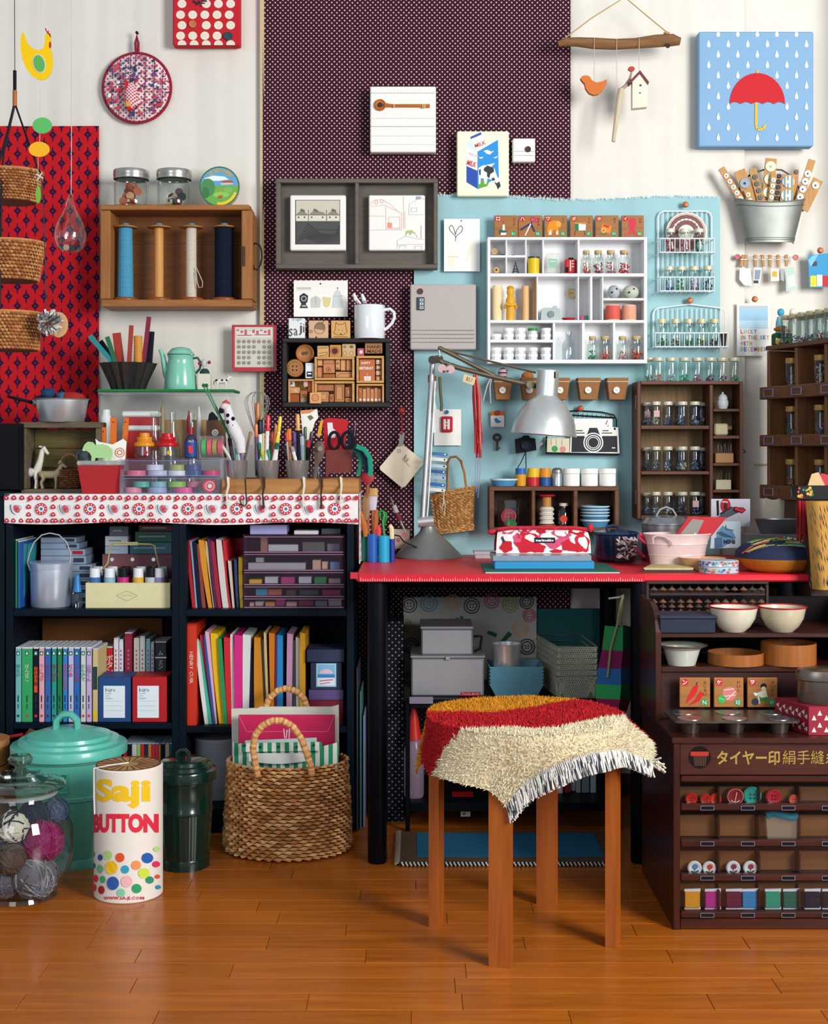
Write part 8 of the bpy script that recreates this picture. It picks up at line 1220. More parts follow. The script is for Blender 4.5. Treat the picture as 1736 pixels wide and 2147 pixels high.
# ================================================================ bins, jar, candle and basket on the floor
def bin_(cx,Yc,R,RL,Hb,zl,ztop,c,name_l,hang,rough=.3):
 x=X(cx,Yc);t=T('lidded_bin',name_l,'bin');m=mt(c,rough,0,.06,20,coat=.3);n=120
 body=MB(m).lathe(x,Yc,0,[(0,.004),(R*.86,.004),(R*.87,0),(R*.9,0),(R*.9,.02),(R*.88,.024)],48);body.lathe(x,Yc,0,[(R*.88,.024),(R*.985,Hb*.62)],n,ripple=n//6,ramp=.012);body.lathe(x,Yc,0,[(R*.985,Hb*.62),(R*1.01,Hb*.63),(R*1.01,Hb*.66),(R*.99,Hb*.67),(R*1.,Hb-.012),(R*1.03,Hb-.008),(R*1.02,Hb)],48);t.p('bin_body',body)
 t.p('lid',MB(m).lathe(x,Yc,0,[(RL*.97,zl-.004),(RL,zl-.002),(RL,zl+.018),(RL*.985,zl+.021),(RL*.88,zl+.024),(RL*.86,zl+.032),(RL*.74,zl+.034),(RL*.72,zl+.042),(RL*.66,zl+.044),(RL*.4,ztop-.005),(RL*.15,ztop),(0,ztop)],56));k=RL/.14
 t.p('lid_handle',MB(m).tube([(x-.030*k,Yc-.012,ztop-.006),(x-.028*k,Yc-.012,ztop+.018*k),(x-.012*k,Yc-.012,ztop+.032*k),(x+.008*k,Yc-.012,ztop+.032*k),(x+.022*k,Yc-.012,ztop+.018*k),(x+.024*k,Yc-.012,ztop-.006)],.0085*k,9,flat=1.6))
 if hang:ang=math.radians(hang);f=lambda a,z,d=0.:(x+(R*1.0+d)*math.cos(ang+a),Yc+(R*1.0+d)*math.sin(ang+a),z);z0=Hb-.062;t.p('side_handle',MB(m).tube([f(-.3,z0+.034,.006),f(-.3,z0-.008,.012),f(.3,z0-.008,.012),f(.3,z0+.034,.006)],.0028,7,True));t.p('handle_plate',MB(m).tube([f(-.2,z0+.034,.0),f(.2,z0+.034,.0)],.008,8,flat=.5))
 return t.done()
bin_(145,3.39,.126,.140,.262,.262,.322,'58b6a4','large turquoise metal bin with a domed ribbed lid',-95,.35);bin_(387,3.33,.067,.0765,.212,.212,.262,'06261f','smaller dark green enamel bin with a lid behind the white candle',0,.2)
Yc=3.10;x=X(43,Yc);q=lambda p:Z(p,Yc);t=T('storage_jar','big round glass storage jar with a glass lid full of yarn balls','jar');GJ=glass('eef2f0',.05,.6,.6);t.p('glass_body',MB(GJ).lathe(x,Yc,0,[(0,.012),(.055,.006),(.074,0),(.082,.003),(.078,.012),(.095,.03),(.113,.07),(.119,.115),(.116,.16),(.1,.2),(.082,.222),(.08,.236),(.088,.24)],44))
t.p('lid',MB(glass('cfdcd2',.12,.7,.55)).lathe(x,Yc,0,[(.07,.238),(.098,.243),(.1,.25),(.092,.258),(.07,.264),(.068,.268),(.045,.273),(.043,.277),(.02,.28),(.012,.286),(.013,.292),(.024,.298),(.028,.308),(.022,.316),(0,.318)],40));t.p('seal',MB(film('cfd6dc',.35)).lathe(x,Yc,0,[(.081,.228),(.083,.238),(.079,.238)],36));t.done()
for px,py,r,dy,c,l,e in((26,1733,36,-.058,'cfc8b8','cream and black','22222a'),(112,1768,44,-.046,'8a1c58','magenta','a02c6c'),(24,1800,36,-.06,'52423c','brown','6a564c'),(84,1846,48,-.056,'6a6a72','grey','8a8a92'),(14,1858,38,-.04,'5a5c66','slate grey','74767e'),(72,1712,34,.02,'1c2236','navy','2c3448'),(118,1700,28,.045,'4a5878','blue','5c6a8a'),(-14,1780,36,.0,'7a7a80','pale grey','8a8a90')):
 Y=Yc+dy;t=T('yarn_ball',l+' ball of yarn inside the big glass jar','yarn','yarn balls in the glass jar');R=L(r,Y);p=Vector((X(px,Y),Y,max(R+.008,Z(py,Y))));d=math.hypot(p.x-x,p.y-Yc);lim=max(.01,.112-R)
 if d>lim:p.x=x+(p.x-x)*lim/d;p.y=Yc+(p.y-Yc)*lim/d
 t.p('ball',MB(fab(c,200)).ell(*p,R*.97,R*.97,R*.95,18,12));mb=MB(cordm(e)).m(cordm(c))if 0 else MB();ry=random.Random(px)
 for i in range(34):
  n=Vector((ry.gauss(0,1),ry.gauss(0,1),ry.gauss(0,1))).normalized();u=n.orthogonal().normalized();w=n.cross(u);h=ry.uniform(-.6,.6);s=math.sqrt(1-h*h);mb.m(cordm(e if i%3==0 or l[:5]=='cream' and i%2 else c));a0=ry.random()*6;mb.tube([p+(n*h+(u*math.cos(a0+k*.4)+w*math.sin(a0+k*.4))*s)*R*.985 for k in range(8)],R*.05,4,caps=False)
 t.p('strands',mb,kind='stuff');t.done()
Yc=3.12;x=X(269.5,Yc);R=.0765;zt=.292;t=T('candle','large white cylinder candle with coloured dots and yellow and red lettering','candle');t.p('wax',MB(mt('e2dcd2',.45,0,.03)).lathe(x,Yc,0,[(0,0),(R-.002,0),(R,.002),(R,zt-.003),(R-.003,zt),(R*.94,zt-.001),(0,zt-.002)],48))
def fc(a,b,y):
 th=(a-269.5)/71*1.0;th=math.asin(max(-.999,min(.999,th)));rr_=R+(Yc-y);yy=Yc-rr_*math.cos(th);return(x+rr_*math.sin(th),yy,Z(b,yy))
sh=[('c',c,a,b,r,r*1.1,14)for a,b,r,c in((223,1798,6,'2a55a0'),(241,1793,9,'a8d080'),(267,1798,9,'d8501c'),(318,1799,10,'2058a8'),(205,1815,5,'2a7a78'),(222,1822,8,'6cc080'),(249,1819,13,'e8bc18'),(277,1823,8,'2a9ac0'),(298,1814,9,'e89058'),(312,1831,10,'c8d840'),(332,1812,6,'d8305c'),(211,1842,7,'d8304c'),(229,1844,7,'38b070'),(252,1852,13,'2a58a8'),(280,1848,11,'e8b0b4'),(322,1845,7,'2a8a68'),(334,1838,4,'e0502c'),(206,1861,7,'e04028'),(226,1866,8,'a82c34'),(269,1872,8,'80c8a0'),(299,1863,9,'2a9a60'),(335,1860,4,'2a90b0'),(203,1790,5,'50b070'),(333,1780,5,'b0d880'))]
mb=MB();shapes(mb,Yc,sh,.00001,.0016,fc);t.p('dots',mb,kind='stuff');mb=MB();txt(mb,'Saji',268,1664,62,Yc,'e8bc14',wp=112,bold=.04,base=.0009,fn=fc,sub=3);txt(mb,'BUTTON',269.5,1726,40,Yc,'d82840',wp=134,bold=.06,base=.0009,fn=fc,sub=3);txt(mb,'WWW.SA-JI.COM',272,1884,9,Yc,'d02c48',wp=82,bold=.03,base=.0009,fn=fc,sub=1);t.p('lettering',mb)
mb=MB(mt('5a2c1c',.6));mb.tube([(x+R*.93*math.cos(k*PI/20),Yc+R*.93*math.sin(k*PI/20),zt)for k in range(40)],.0016,5,True)
for k in range(22):a=k*PI/11;mb.tube([(x+R*.3*math.cos(a),Yc+R*.3*math.sin(a),zt-.001),(x+R*.93*math.cos(a),Yc+R*.93*math.sin(a),zt-.0005)],.0013,4)
t.p('top_lines',mb);t.p('top_disc',MB(mt('b08a50',.5)).cyl(x,Yc,zt-.002,zt-.0008,R*.9,seg=36));t.p('wick',MB(cordm('e0dcd4')).tube([(x,Yc,zt+.002),(x-R*.5,Yc-R*.4,zt+.003),(x-R*.88,Yc-R*.62,zt),(x-R*.86,Yc-R*.70,zt-.06),(x-R*.84,Yc-R*.7,zt-.1)],.0018,5));t.done()
for zt_,zb_,l in((1548,1600,'upper'),(1602,1660,'lower')):Y=3.42;x=X(-44,Y);t=T('bentwood_box',l+' of two stacked round bentwood boxes beside the turquoise bin','box');R=L(62,Y);z0=Z(zb_,Y)if l=='upper' else 0;t.p('box',MB(wood('a8703a','8a5528','z')).cyl(x,Y,z0+.0003,Z(zt_+14,Y),R*.97,seg=36));t.p('lid',MB(wood('b8804a','9a6232','z')).cyl(x,Y,Z(zt_+14,Y),Z(zt_,Y)-.0005,R,seg=36));t.done()
t=T('red_pencils','red tipped odds and ends poking out behind the turquoise bin lid','pencils');Y=3.56;t.p('stick',MB(mt('b8202c',.4)).ptube([(20,1545),(48,1540)],Y,3.5,7));t.p('card',MB(mt('6a3c30',.7)).pp([(50,1542),(62,1527),(78,1534),(74,1546)],Y,Y+.004));t.done()
Yc=3.465;x=X(603,Yc);t=T('shopping_basket','large seagrass basket with two arched handles in front of the bookcase','basket');SG=[mt(c,.65,0,.15,120)for c in('d0925a','dca468','bc8048','e6b87c','a87240')];rad=lambda v:(.157-.012*v-.008*max(0,.1-v)*10,.118-.006*v)
t.p('lining',MB(mt('5a3a1e',.9)).lathe(x,Yc,0,[(0,.002),(.14,.002),(.151,.01),(.143,.226),(.138,.226),(.13,.012),(0,.012)],40,sy=.755));t.p('woven_strands',weave(MB(),x,Yc,.003,.229,27,38,rad,.0085,.1,cols=SG),kind='stuff')
for k,(yy,pts)in enumerate(((Yc-.122,((541,1628),(535,1600),(530,1570),(535,1542),(549,1522),(570,1511),(592,1511),(614,1523),(631,1548),(643,1580),(652,1606),(654,1626))),(Yc+.10,((554,1600),(556,1490),(563,1466),(580,1449),(600,1443),(622,1449),(638,1466),(645,1490),(648,1600))))):
 pp=[Vector((X(a,yy),yy,Z(b,yy)))for a,b in pts];mb=MB(SG[1]).tube(pp,.0075,9)
 for i in range(len(pp)-1):
  for j in range(5):c0=pp[i].lerp(pp[i+1],j/5);d=(pp[i+1]-pp[i]).normalized();mb.m(SG[(i+j)%4]);mb.tube([c0,c0+d*.005],.0084,9)
 t.p('handle',mb)
t.done()
one('paper_bag',MB(mt('cbc8ba',.8,0,.06,30)).pp([(485,1486),(540,1485),(545,1482),(694,1482),(710,1478),(711,1614),(487,1614)],Yc+.05,Yc+.056),'pale grey paper bag standing at the back of the seagrass basket','paper bag')
t=T('envelope','magenta envelope with a stitched flap in the seagrass basket','envelope');Y=Yc+.02;t.p('envelope',MB(mt('c01c50',.6)).pb(500,1499,702,1612,Y,Y+.006));mb=MB();shapes(mb,Y,[('l','e07a98',[(501,1500),(517,1534),(687,1534),(701,1500)],.9),('l','e0d4d8',[(595,1528),(597,1548)],2),('l','e0d4d8',[(602,1530),(600,1548)],2),('l','e0d4d8',[(607,1527),(606,1548)],2)]);t.p('stitching',mb,kind='stuff');t.done()
one('white_note',MB(mt('c4d0d2',.8)).pp([(514,1553),(664,1547),(664,1612),(514,1612)],Yc-.01,Yc-.006),'pale blue-white paper between the envelope and the striped bag','paper')
t=T('striped_bag','green and white striped cloth bag with snaps folded in the seagrass basket','bag');Y=Yc-.05;GS=stripes(('1f8a5c','d8dcd4'),L(9,Y));t.p('cloth',MB(GS).slab(lambda u,v:(X(488+222*u,Y),Y-.02*math.sin(PI*u)+.006*math.sin(u*24)*(1-v),Z(1618-(48+14*abs(2*u-1)**2)*v,Y)),40,6,.003));t.p('cuff',MB(GS).slab(lambda u,v:(X(506+170*u,Y),Y-.026,Z(1572-18*v-3*u,Y)),20,2,.003));t.p('band',MB(mt('d4d8d4',.8)).slab(lambda u,v:(X(525+120*u,Y),Y-.030,Z(1590-16*v+6*math.sin(PI*u)*(1-v),Y)),12,2,.003));mb=MB(mt('2a3430',.4))
for px,py in((513,1563),(546,1566),(584,1566),(622,1566),(658,1562),(598,1602),(612,1600)):mb.disc(px,py,Y-.027,2.6,.002,10)
t.p('snaps',mb,kind='stuff');t.done()
for i,(a,c,l)in enumerate(((747,'2a3440','black'),(754,'3a6a68','teal edged'),(761,'6a7a9a','grey-blue'))):Y=3.62+i*.02;one('board',MB(mt(c,.5)).box(X(a,Y),X(a+3.5,Y),Y,Y+.24,0,Z(1400+i*50,Y)),l+' thin board standing between the bookcase and the desk leg','board','boards beside the desk leg')
# ================================================================ stool and rug
SWD=wood('a65a1e','8e4614','z',.38,20,.2);SED=wood('7a3412','4a1a10','z',.4);C0=Vector((.228,2.862));t=T('stool','round birch stool with four bent legs under the striped rug','stool');t.p('seat',MB(SWD).cyl(C0.x,C0.y,.415,.445,.188,seg=40))
for px,py in((1050,2025),(915,1938),(1285,1980),(1147,1895)):
 Y=F/(py-CY);p=Vector((X(px,Y),Y));d=(p-C0).normalized();mb=MB(SWD);M=Matrix.Translation((p.x,p.y,0))@Matrix.Rotation(math.atan2(d.y,d.x),4,'Z');mb.T=M;w=.0215;cs=[(0,0),(0,.2),(0,.365),(-.004,.39),(-.016,.406),(-.04,.414)];V=[];th=.011
 for i,(a,z)in enumerate(cs):
  tx,tz=(0,1)if i<2 else(cs[min(5,i+1)][0]-cs[i-1][0],cs[min(5,i+1)][1]-cs[i-1][1]);n=math.hypot(tx,tz);nx,nz=tz/n,-tx/n
  V+=[(a+nx*th,-w,z+nz*th),(a+nx*th,w,z+nz*th),(a-nx*th,w,z-nz*th),(a-nx*th,-w,z-nz*th)]
 fs=[(3,2,1,0),(20,21,22,23)]+[(i*4+k,i*4+(k+1)%4,i*4+4+(k+1)%4,i*4+4+k)for i in range(5)for k in range(4)];mb.add(V,fs);t.p('leg',mb)
t.done()
DR=.345;R0=.2;cr=T('shag_rug','shaggy rug with orange, red and cream bands draped over the stool','rug')
def rugp(u,v,lift=0.):
 a,b=(u-v)*DR,(u+v-1)*DR;r=math.hypot(a,b);th=math.atan2(b,a)-.25;
 s2=math.sin(2*(th+.25));r*=1+(.24 if s2>0 else .03)*abs(s2)**1.3;e=max(0,r-R0);right=max(0,math.cos(th));out=.18+.3*right;bend=.022;dn=max(0,e-bend*.5)*(1-.42*right**2)+min(e,bend)**2/(2*bend)*.5
 rr_=min(r,R0)+e*out+lift*min(1,e*14);nf=.014*e/.1*math.sin(th*5+1)+.004*noise.noise((a*14,b*14,1))
 rr_+=nf;return Vector((C0.x+rr_*math.cos(th),C0.y+rr_*math.sin(th),.452-dn+.004*noise.noise((a*9,b*9,4))+lift*max(0,1-e*10)))
cols=(fab('c8b896',200),fab('a8141c',200),fab('d08818',200));bq=lambda u:.24+.24*max(0,1-u/.4)+.015*math.sin(u*9);band=lambda u,v:0 if v<bq(u)else(1 if v<bq(u)+.36 else 2);cl=MB(cols[0]);N=40
for j in range(N):
 for i in range(N):cl.m(cols[band((i+.5)/N,(j+.5)/N)]);cl.add([rugp(i/N,j/N),rugp((i+1)/N,j/N),rugp((i+1)/N,(j+1)/N),rugp(i/N,(j+1)/N)],[(0,1,2,3)],True)
cr.p('backing',cl);tf=MB();ru=random.Random(1);pal=[[fab(c,200)for c in s]for s in(('e4d8b8','d6c6a2','ece2ca'),('b8161e','c82028','9e121a'),('d08818','d89a28','b87410'))]
for k in range(26000):
 u,v=ru.random(),ru.random();p=rugp(u,v);n=rugp(u,v,.006)-p;tf.m(ru.choice(pal[band(u,v)]));d=Vector((ru.uniform(-1,1),ru.uniform(-1,1),ru.uniform(-1,.6)))*.0038;s=Vector((ru.uniform(-1,1),ru.uniform(-1,1),0)).normalized()*.0017;q=p+n+d;s2=Vector((s.y,-s.x,.0012))
 tf.add([p+s,p-s,p+s2,q],[(0,1,3),(1,2,3),(2,0,3)])
cr.p('pile',tf,kind='stuff');fg=MB()
for k in range(330):
 u=k/330;p=rugp(u,0);n=(rugp(u,-.02)-p);fg.m((cordm('d0ccc2'),cordm('3a3c48'),cordm('e0dcd0'))[k%3]);fg.tube([p+Vector((0,0,.003)),p+n*1.0+Vector((ru.uniform(-.003,.003),-.004,0)),p+n*2.6+Vector((ru.uniform(-.006,.006),-.004,-.010))],.0017,4,caps=False)
for k in range(26):p=rugp(1,0)+Vector((ru.uniform(-.01,.01),ru.uniform(-.01,.01),ru.uniform(-.008,.008)));fg.m(cordm('cfc6b4'));fg.tube([p,p+Vector((ru.uniform(0,.022),ru.uniform(-.01,.01),ru.uniform(-.02,.008)))],.002,4)
cr.p('fringe',fg,kind='stuff');cr.done()
# ================================================================ under the desk
Y=3.62;zs=Z(1466,Y);t=T('low_rack','dark low rack with two shelves under the desk','rack');xa,xc=X(850,Y),X(1296,Y)
for z in(.065,zs-.012):t.p('shelf',MB(DBK).box(xa+.012,xc-.012,Y,3.95,z-.012,z+.0115))
for xx in(xa,xc-.0118):
 for yy in(Y,3.938):t.p('post',MB(DBK).box(xx,xx+.0118,yy,yy+.0118,0,zs))
t.done()
card('grey-white cloth printed with coloured buttons hung behind the metal boxes',rc(846,1252,1125,1470),3.93,mt('a9aca8',.9,0,.05,40),sum([[('o',c,a,b,r,2),('o',c,a,b,r*.68,2)]+[('c',c,a+i,b+j,1.6,1.6,6)for i in(-3,3)for j in(-3,3)]for a,b,r,c in((858,1268,17,'26262c'),(899,1265,18,'3a8aa0'),(949,1264,17,'c89a58'),(989,1270,17,'26262c'),(1031,1260,16,'b04058'),(1070,1268,17,'8a9a40'),(1104,1262,15,'26262c'),(850,1311,14,'8a9a40'),(1092,1318,17,'d0a060'),(1110,1290,14,'b04058'),(862,1354,17,'26262c'),(1105,1356,17,'26262c'),(856,1424,15,'3a4a54'))],[])+[('p','1d5a3c',p)for p in([(931,1300),(941,1298),(941,1308),(931,1309)],[(953,1298),(960,1294),(965,1308),(960,1310)],[(965,1292),(970,1292),(976,1306),(970,1308)],[(1024,1322),(1042,1328),(1040,1336),(1022,1328)],[(1066,1324),(1074,1330),(1056,1348),(1050,1344)])],name='printed_cloth',cat='cloth');one('teal_board',MB(mt('0f5358',.7)).pb(1126,1276,1290,1470,3.94,3.946),'dark teal board behind the stacked wire baskets','panel')
AB=mt('b2b3b8',.36,.7,.08,14)
for r,lb_,tg in(((862,1374,1015,1465.5),'large flat-fronted aluminium box with a red tag under the desk',1),((883,1313,991,1373.4),'smaller aluminium box standing on the large one',0)):
 Y=3.66;t=T('metal_box',lb_,'box');a,b,c,d=r;zb_=zs+.0004 if tg else Z(1373.4,Y);t.p('box',MB(AB).box(X(a,Y),X(c,Y),Y,Y+.16,zb_,Z(b+6,Y),.004));t.p('lid',MB(AB).box(X(a-2,Y),X(c+2,Y),Y-.004,Y+.164,Z(b+6,Y)+.0003,Z(b,Y),.004))
 if tg:mb=MB();shapes(mb,Y,[('r','a8142c',966,1451,1007,1459)]);txt(mb,'TOOL-BOX',986.5,1455,4.5,Y,'e8c8cc',wp=36,base=.0012);t.p('tag',mb);t.p('latch',MB(STEEL).pb(934,1376,944,1384,Y-.009,Y-.0045))
 else:t.p('handle',MB(BLACK).ptube([(993,1334),(1010,1334),(1006,1360),(994,1366)],Y+.05,3,6))
 t.done()
for i in range(6):Y=3.70;t=T('plastic_tray','%s dusty blue plastic tray up in the nested stack'%ORD[i],'tray','nested blue trays');z=zs+.0004+i*.009;mb=MB(mt('5a92a4',.4));f=lambda k,z:[(X(1080-k,Y),Y-.03-k*.0004,z),(X(1080+k,Y),Y-.03-k*.0004,z),(X(1080+k,Y),Y+.05+k*.0004,z),(X(1080-k,Y),Y+.05+k*.0004,z)];mb.add(f(42,z)+f(57,z+.035)+f(55.5,z+.035)+f(40.5,z+.003),[(3,2,1,0)]+[(j+4*k,(j+1)%4+4*k,(j+1)%4+4*k+4,j+4*k+4)for k in range(3)for j in range(4)]+[(12,13,14,15)]);t.p('tray',mb);t.done()
Y=3.70;lat('steel_beaker','shiny steel beaker standing in the blue trays','beaker',1062,Y,zs+.05,[(0,0),(L(28,Y),0),(L(29,Y),.06),(L(33,Y),.085),(L(30,Y),.085),(L(26,Y),.003),(0,.003)],STEEL)
WB=mt('b4bcaa',.4,.2)
for i in range(6):
 Y0,Y1=3.63,3.86;z1=zs+.058+i*.0155;z0=zs+.0006+i*.0155;t=T('mesh_basket','%s grey-green wire mesh basket up in the stack under the desk'%ORD[i],'basket','stacked mesh baskets');mb=MB(WB);A,B_,C_,D_=X(1168,Y0),X(1252,Y0),X(1126,Y1),X(1218,Y1);top=[(A,Y0,z1),(B_,Y0,z1),(D_,Y1,z1),(C_,Y1,z1)];bot=[(A+.006,Y0+.01,z0),(B_-.006,Y0+.01,z0),(D_-.006,Y1-.01,z0),(C_+.006,Y1-.01,z0)]
 mb.tube(top,.0022,6,True);mb.tube(bot,.0016,5,True);t.p('rim',mb);ms=MB(WB);full=i==0;n=18
 for s in(0,3):
  P0,P1,Q0,Q1=(Vector(v)for v in(top[s],top[(s+1)%4],bot[s],bot[(s+1)%4]));hi=1 if full else .3
  for k in range(n+6):
   for sg in(1,-1):a,b=k/n-.16,k/n-.16+sg*(.32 if full else .1);a2,b2=max(0,min(1,a)),max(0,min(1,b));ms.tube([P0.lerp(P1,a2),P0.lerp(P1,b2).lerp(Q0.lerp(Q1,b2),hi)],.0013,4,caps=False)
 t.p('mesh',ms,kind='stuff');t.done()
t=T('plaid_bag','green, blue and plum checked tote bag hanging from a hook under the desk','bag');Y=3.36;pl=((('2a8a4c','14503c'),('7a1c50','5c1638'),('2a68a8','1f4a7c'),('2fa45c','14603c'),('8a2050','5c1638'),('1f5a8c','16406a')));mb=MB();cp=[(1268,1306,1327),(1262,1306,1326),(1254,1302,1326),(1250,1302,1324),(1248,1300,1322),(1262,1296,1314),(1282,1290,1306)];ys=(1312,1362,1400,1434,1464,1488,1503)
for i in range(6):
 for k in(0,1):(a,b,c),(d,e,f_)=cp[i],cp[i+1];s=((a,b),(d,e))if k==0 else((b,c),(e,f_));mb.m(fab(pl[i][k],200));g=lambda px,py,y:(X(px,y),y,Z(py,y));y0,y1=(Y,Y)if k==0 else(Y,Y+.05);mb.quad(g(s[1][0],ys[i+1]-2*k,y0),g(s[1][1],ys[i+1]+3,y1),g(s[0][1],ys[i]+3,y1),g(s[0][0],ys[i]-2*k,y0))
t.p('panels',mb);t.p('side',MB(fab('3a1c3c')).quad(*[(X(px,y),y,Z(py,y))for px,py,y in((1268,1312,Y),(1250,1434,Y),(1282,1503,Y),(1300,1434,Y+.06),(1300,1312,Y+.06))]));t.p('strap',MB(fab('8a8a60')).ptube([(1274,1420),(1280,1360),(1294,1310),(1302,1262),(1306,1250)],Y-.006,2.6,6).ptube([(1300,1312),(1305,1270),(1306,1250)],Y+.02,2.6,6));t.p('hook',MB(STEEL).ptube([(1276,1255),(1300,1252),(1308,1248)],Y,2.2,6));t.done()
Y=3.68;bottle(868,21,1481,Y,'pump bottle with an orange-red top and pinkish liquid under the desk',[(.9,0),(1,.03),(1,.5),(.75,.62),(.5,.66)],film('b8a0b8',.4),('b8261c',.64,.8,.2),.077)
one('plastic_box',MB(mt('7a7484',.4)).pb(858,1462,908,1476,3.61,3.6195),'pale small plastic lid stuck at the rack edge above the pump bottle','lid')
t=T('first_aid_tin','red tin with black outlines and a white label under the desk','tin');Y=3.68;t.p('tin',MB(mt('a8161c',.4)).box(X(946,Y),X(996,Y),Y,Y+.06,.077,Z(1680,Y),.004));mb=MB();shapes(mb,Y,[('r','d8d4cc',966,1688,986,1712),('r','1c1416',952,1690,957,1714),('r','b01a20',970,1698,982,1702),('r','3a8a58',970,1704,976,1709)]);t.p('label',mb);t.done()
for a,e,tp,c,l in((1166,1182,1622,'a8142c','red binder with a white label'),(1184,1197,1640,'8e1a30','lower dark red'),(1190,1206,1600,'b8c0c4','white'),(1208,1218,1600,'9aa8a8','grey'),(1220,1236,1604,'7a8a90','slate'),(1238,1250,1602,'a8b8c8','pale blue')):bk((a,tp,e,1760),3.72+(.02 if a==1190 else 0),.18,c,l+' spine on the lower rack shelf behind the stool','binder','binders on the lower rack',.077,extra=(lambda mb,Y:shapes(mb,Y,[('r','d8d4cc',1168,1640,1179,1690)]))if a==1166 else None,name='binder')
rb_=random.Random(5);one('fabric_box',MB(dots('14141c','8a8a90',L(14,3.7),.12)).box(X(800,3.75),X(846,3.75),3.72,3.87,0,Z(1300,3.75)),'tall black box with small white specks beside the low rack','box')
t=T('floor_mat','brown floor mat with blue centre and black-and-white corded edge under the desk','mat');ya,yb=3.325,3.60;x0,x1=X(838,ya),X(1300,ya);t.p('mat',MB(fab('5c4632',150)).box(x0,x1,ya,yb,.0004,.007));t.p('centre',MB(fab('1f6688',150)).box(X(874,ya+.045),X(1268,ya+.045),ya+.045,yb-.02,.0072,.0086));mb=MB()
for i in range(110):mb.m(cordm('cfc8b8' if i%2 else '1f1c22'));a=x0+(x1-x0)*i/110;mb.tube([(a,ya-.002,.009),(a+.005,ya-.008,.002)],.0024,5)
t.p('cord_edge',mb,kind='stuff');mb=MB()
for i in range(60):mb.m(cordm('9a8a78'));b=ya+(yb-ya)*i/60;mb.tube([(x0,b,.008),(x0-.008,b+.002,.006),(x0-.011,b,.002)],.003,5)
t.p('fringe',mb,kind='stuff');t.done()
# ================================================================ old glass-fronted thread cabinet and its upper shelf unit
MH=wood('461c10','260d07','x',.36,18,.2);MV=wood('481d10','280f08','z',.36,18,.2);Y=2.88;x0,x1=X(1412,Y),X(1412,Y)+.50;yb=3.28;zT=Z(1546,Y);z=lambda p:Z(p,Y)
t=T('thread_cabinet','dark red-brown thread cabinet with four rows of compartments and gold lettering','cabinet');t.p('side_panel',MB(MV).box(x0,x0+.014,Y,yb,0,zT-.012));t.p('side_panel',MB(MV).box(x1-.014,x1,Y,yb,0,zT-.012));t.p('top_board',MB(MH).box(x0-.004,x1,Y-.006,yb,zT-.0118,zT));t.p('back_panel',MB(MH).box(x0+.0142,x1-.0142,yb-.008,yb,.02,zT-.012));t.p('base_board',MB(MH).box(x0+.0142,x1-.0142,Y+.002,yb-.009,0,z(1926),.002));xi=x0+.0142;xj=x1-.0142
sg=MB(wood('4c2218','32140e','x',.4,16,.2)).box(xi,xj,Y+.004,Y+.02,z(1626),z(1558));k=t.p('sign_panel',sg);mb=MB();gold=mt('c2a052',.35,.55);shapes(mb,Y+.004,[('c','140e10',1467,1588,23.5),('p','2c2018',[(1452,1578),(1484,1578),(1480,1606),(1456,1606)])]+[('l','5a4028',[(1456+i*4,1580),(1458+i*3.4,1606)],1)for i in range(7)]+[('r','a8281c',1448,1576,1486,1585)]);t.p('emblem',mb,under=k)
mb=MB();txt(mb,'タイヤー印',1569,1589,30,Y+.004,'',wp=132,bold=.025,mat=gold);t.p('lettering',mb,under=k);mb=MB();txt(mb,'絹手縫糸',1699,1588,29,Y+.004,'',wp=116,mat=gold);t.p('lettering',mb,under=k);t.p('moulding',MB(MH).box(xi,xj,Y-.004,Y+.02,z(1640),z(1627),.003));RW=((1643,1686,1700),(1703,1761,1776),(1780,1833,1848),(1858,1911,1925));CWD=wood('7a5028','5c3a1c','x',.5,16)
for i,(a,b,c)in enumerate(RW):
 t.p('shelf',MB(MH).box(xi,xj,Y+.0142,yb-.009,z(c),z(b+4)));t.p('rail',MB(MH).box(xi,xj,Y-.003,Y+.014,z(c),z(b),.003))
 for j in range(5):
  cx=1483+j*85;Yp=Y-.003;mb=MB(mt('121018',.5)).pb(cx-13,b+4.5,cx+13,b+12,Yp-.001,Yp-.0001);mb.m(mt('8a8490',.4,.6))
  for r in((cx-14.5,b+3.5,cx+14.5,b+4.6),(cx-14.5,b+12,cx+14.5,b+13),(cx-14.5,b+4.6,cx-13.2,b+12),(cx+13.2,b+4.6,cx+14.5,b+12)):mb.pb(*r,Yp-.002,Yp-.0001,0)
  t.p('label_holder',mb)
 for j in range(6):
  if j<5:xa=xi+.003+j*.0845;t.p('compartment_back',MB(CWD).box(xa,xa+.078,Y+.04,Y+.046,z(b+4)+.0002,z(a+(16 if i<3 else 6))))
  if j:t.p('divider',MB(MV).box(xi-.0025+j*.0845,xi+.002+j*.0845,Y+.016,Y+.0465,z(b+4)+.0002,z(a+14)))
t.p('glass_pane',MB(glass('f6f6f8',.03,.4)).box(xi,xj,Y+.0145,Y+.0155,z(1925)+.0002,z(1641),0));t.done()
Y2=Y+.022
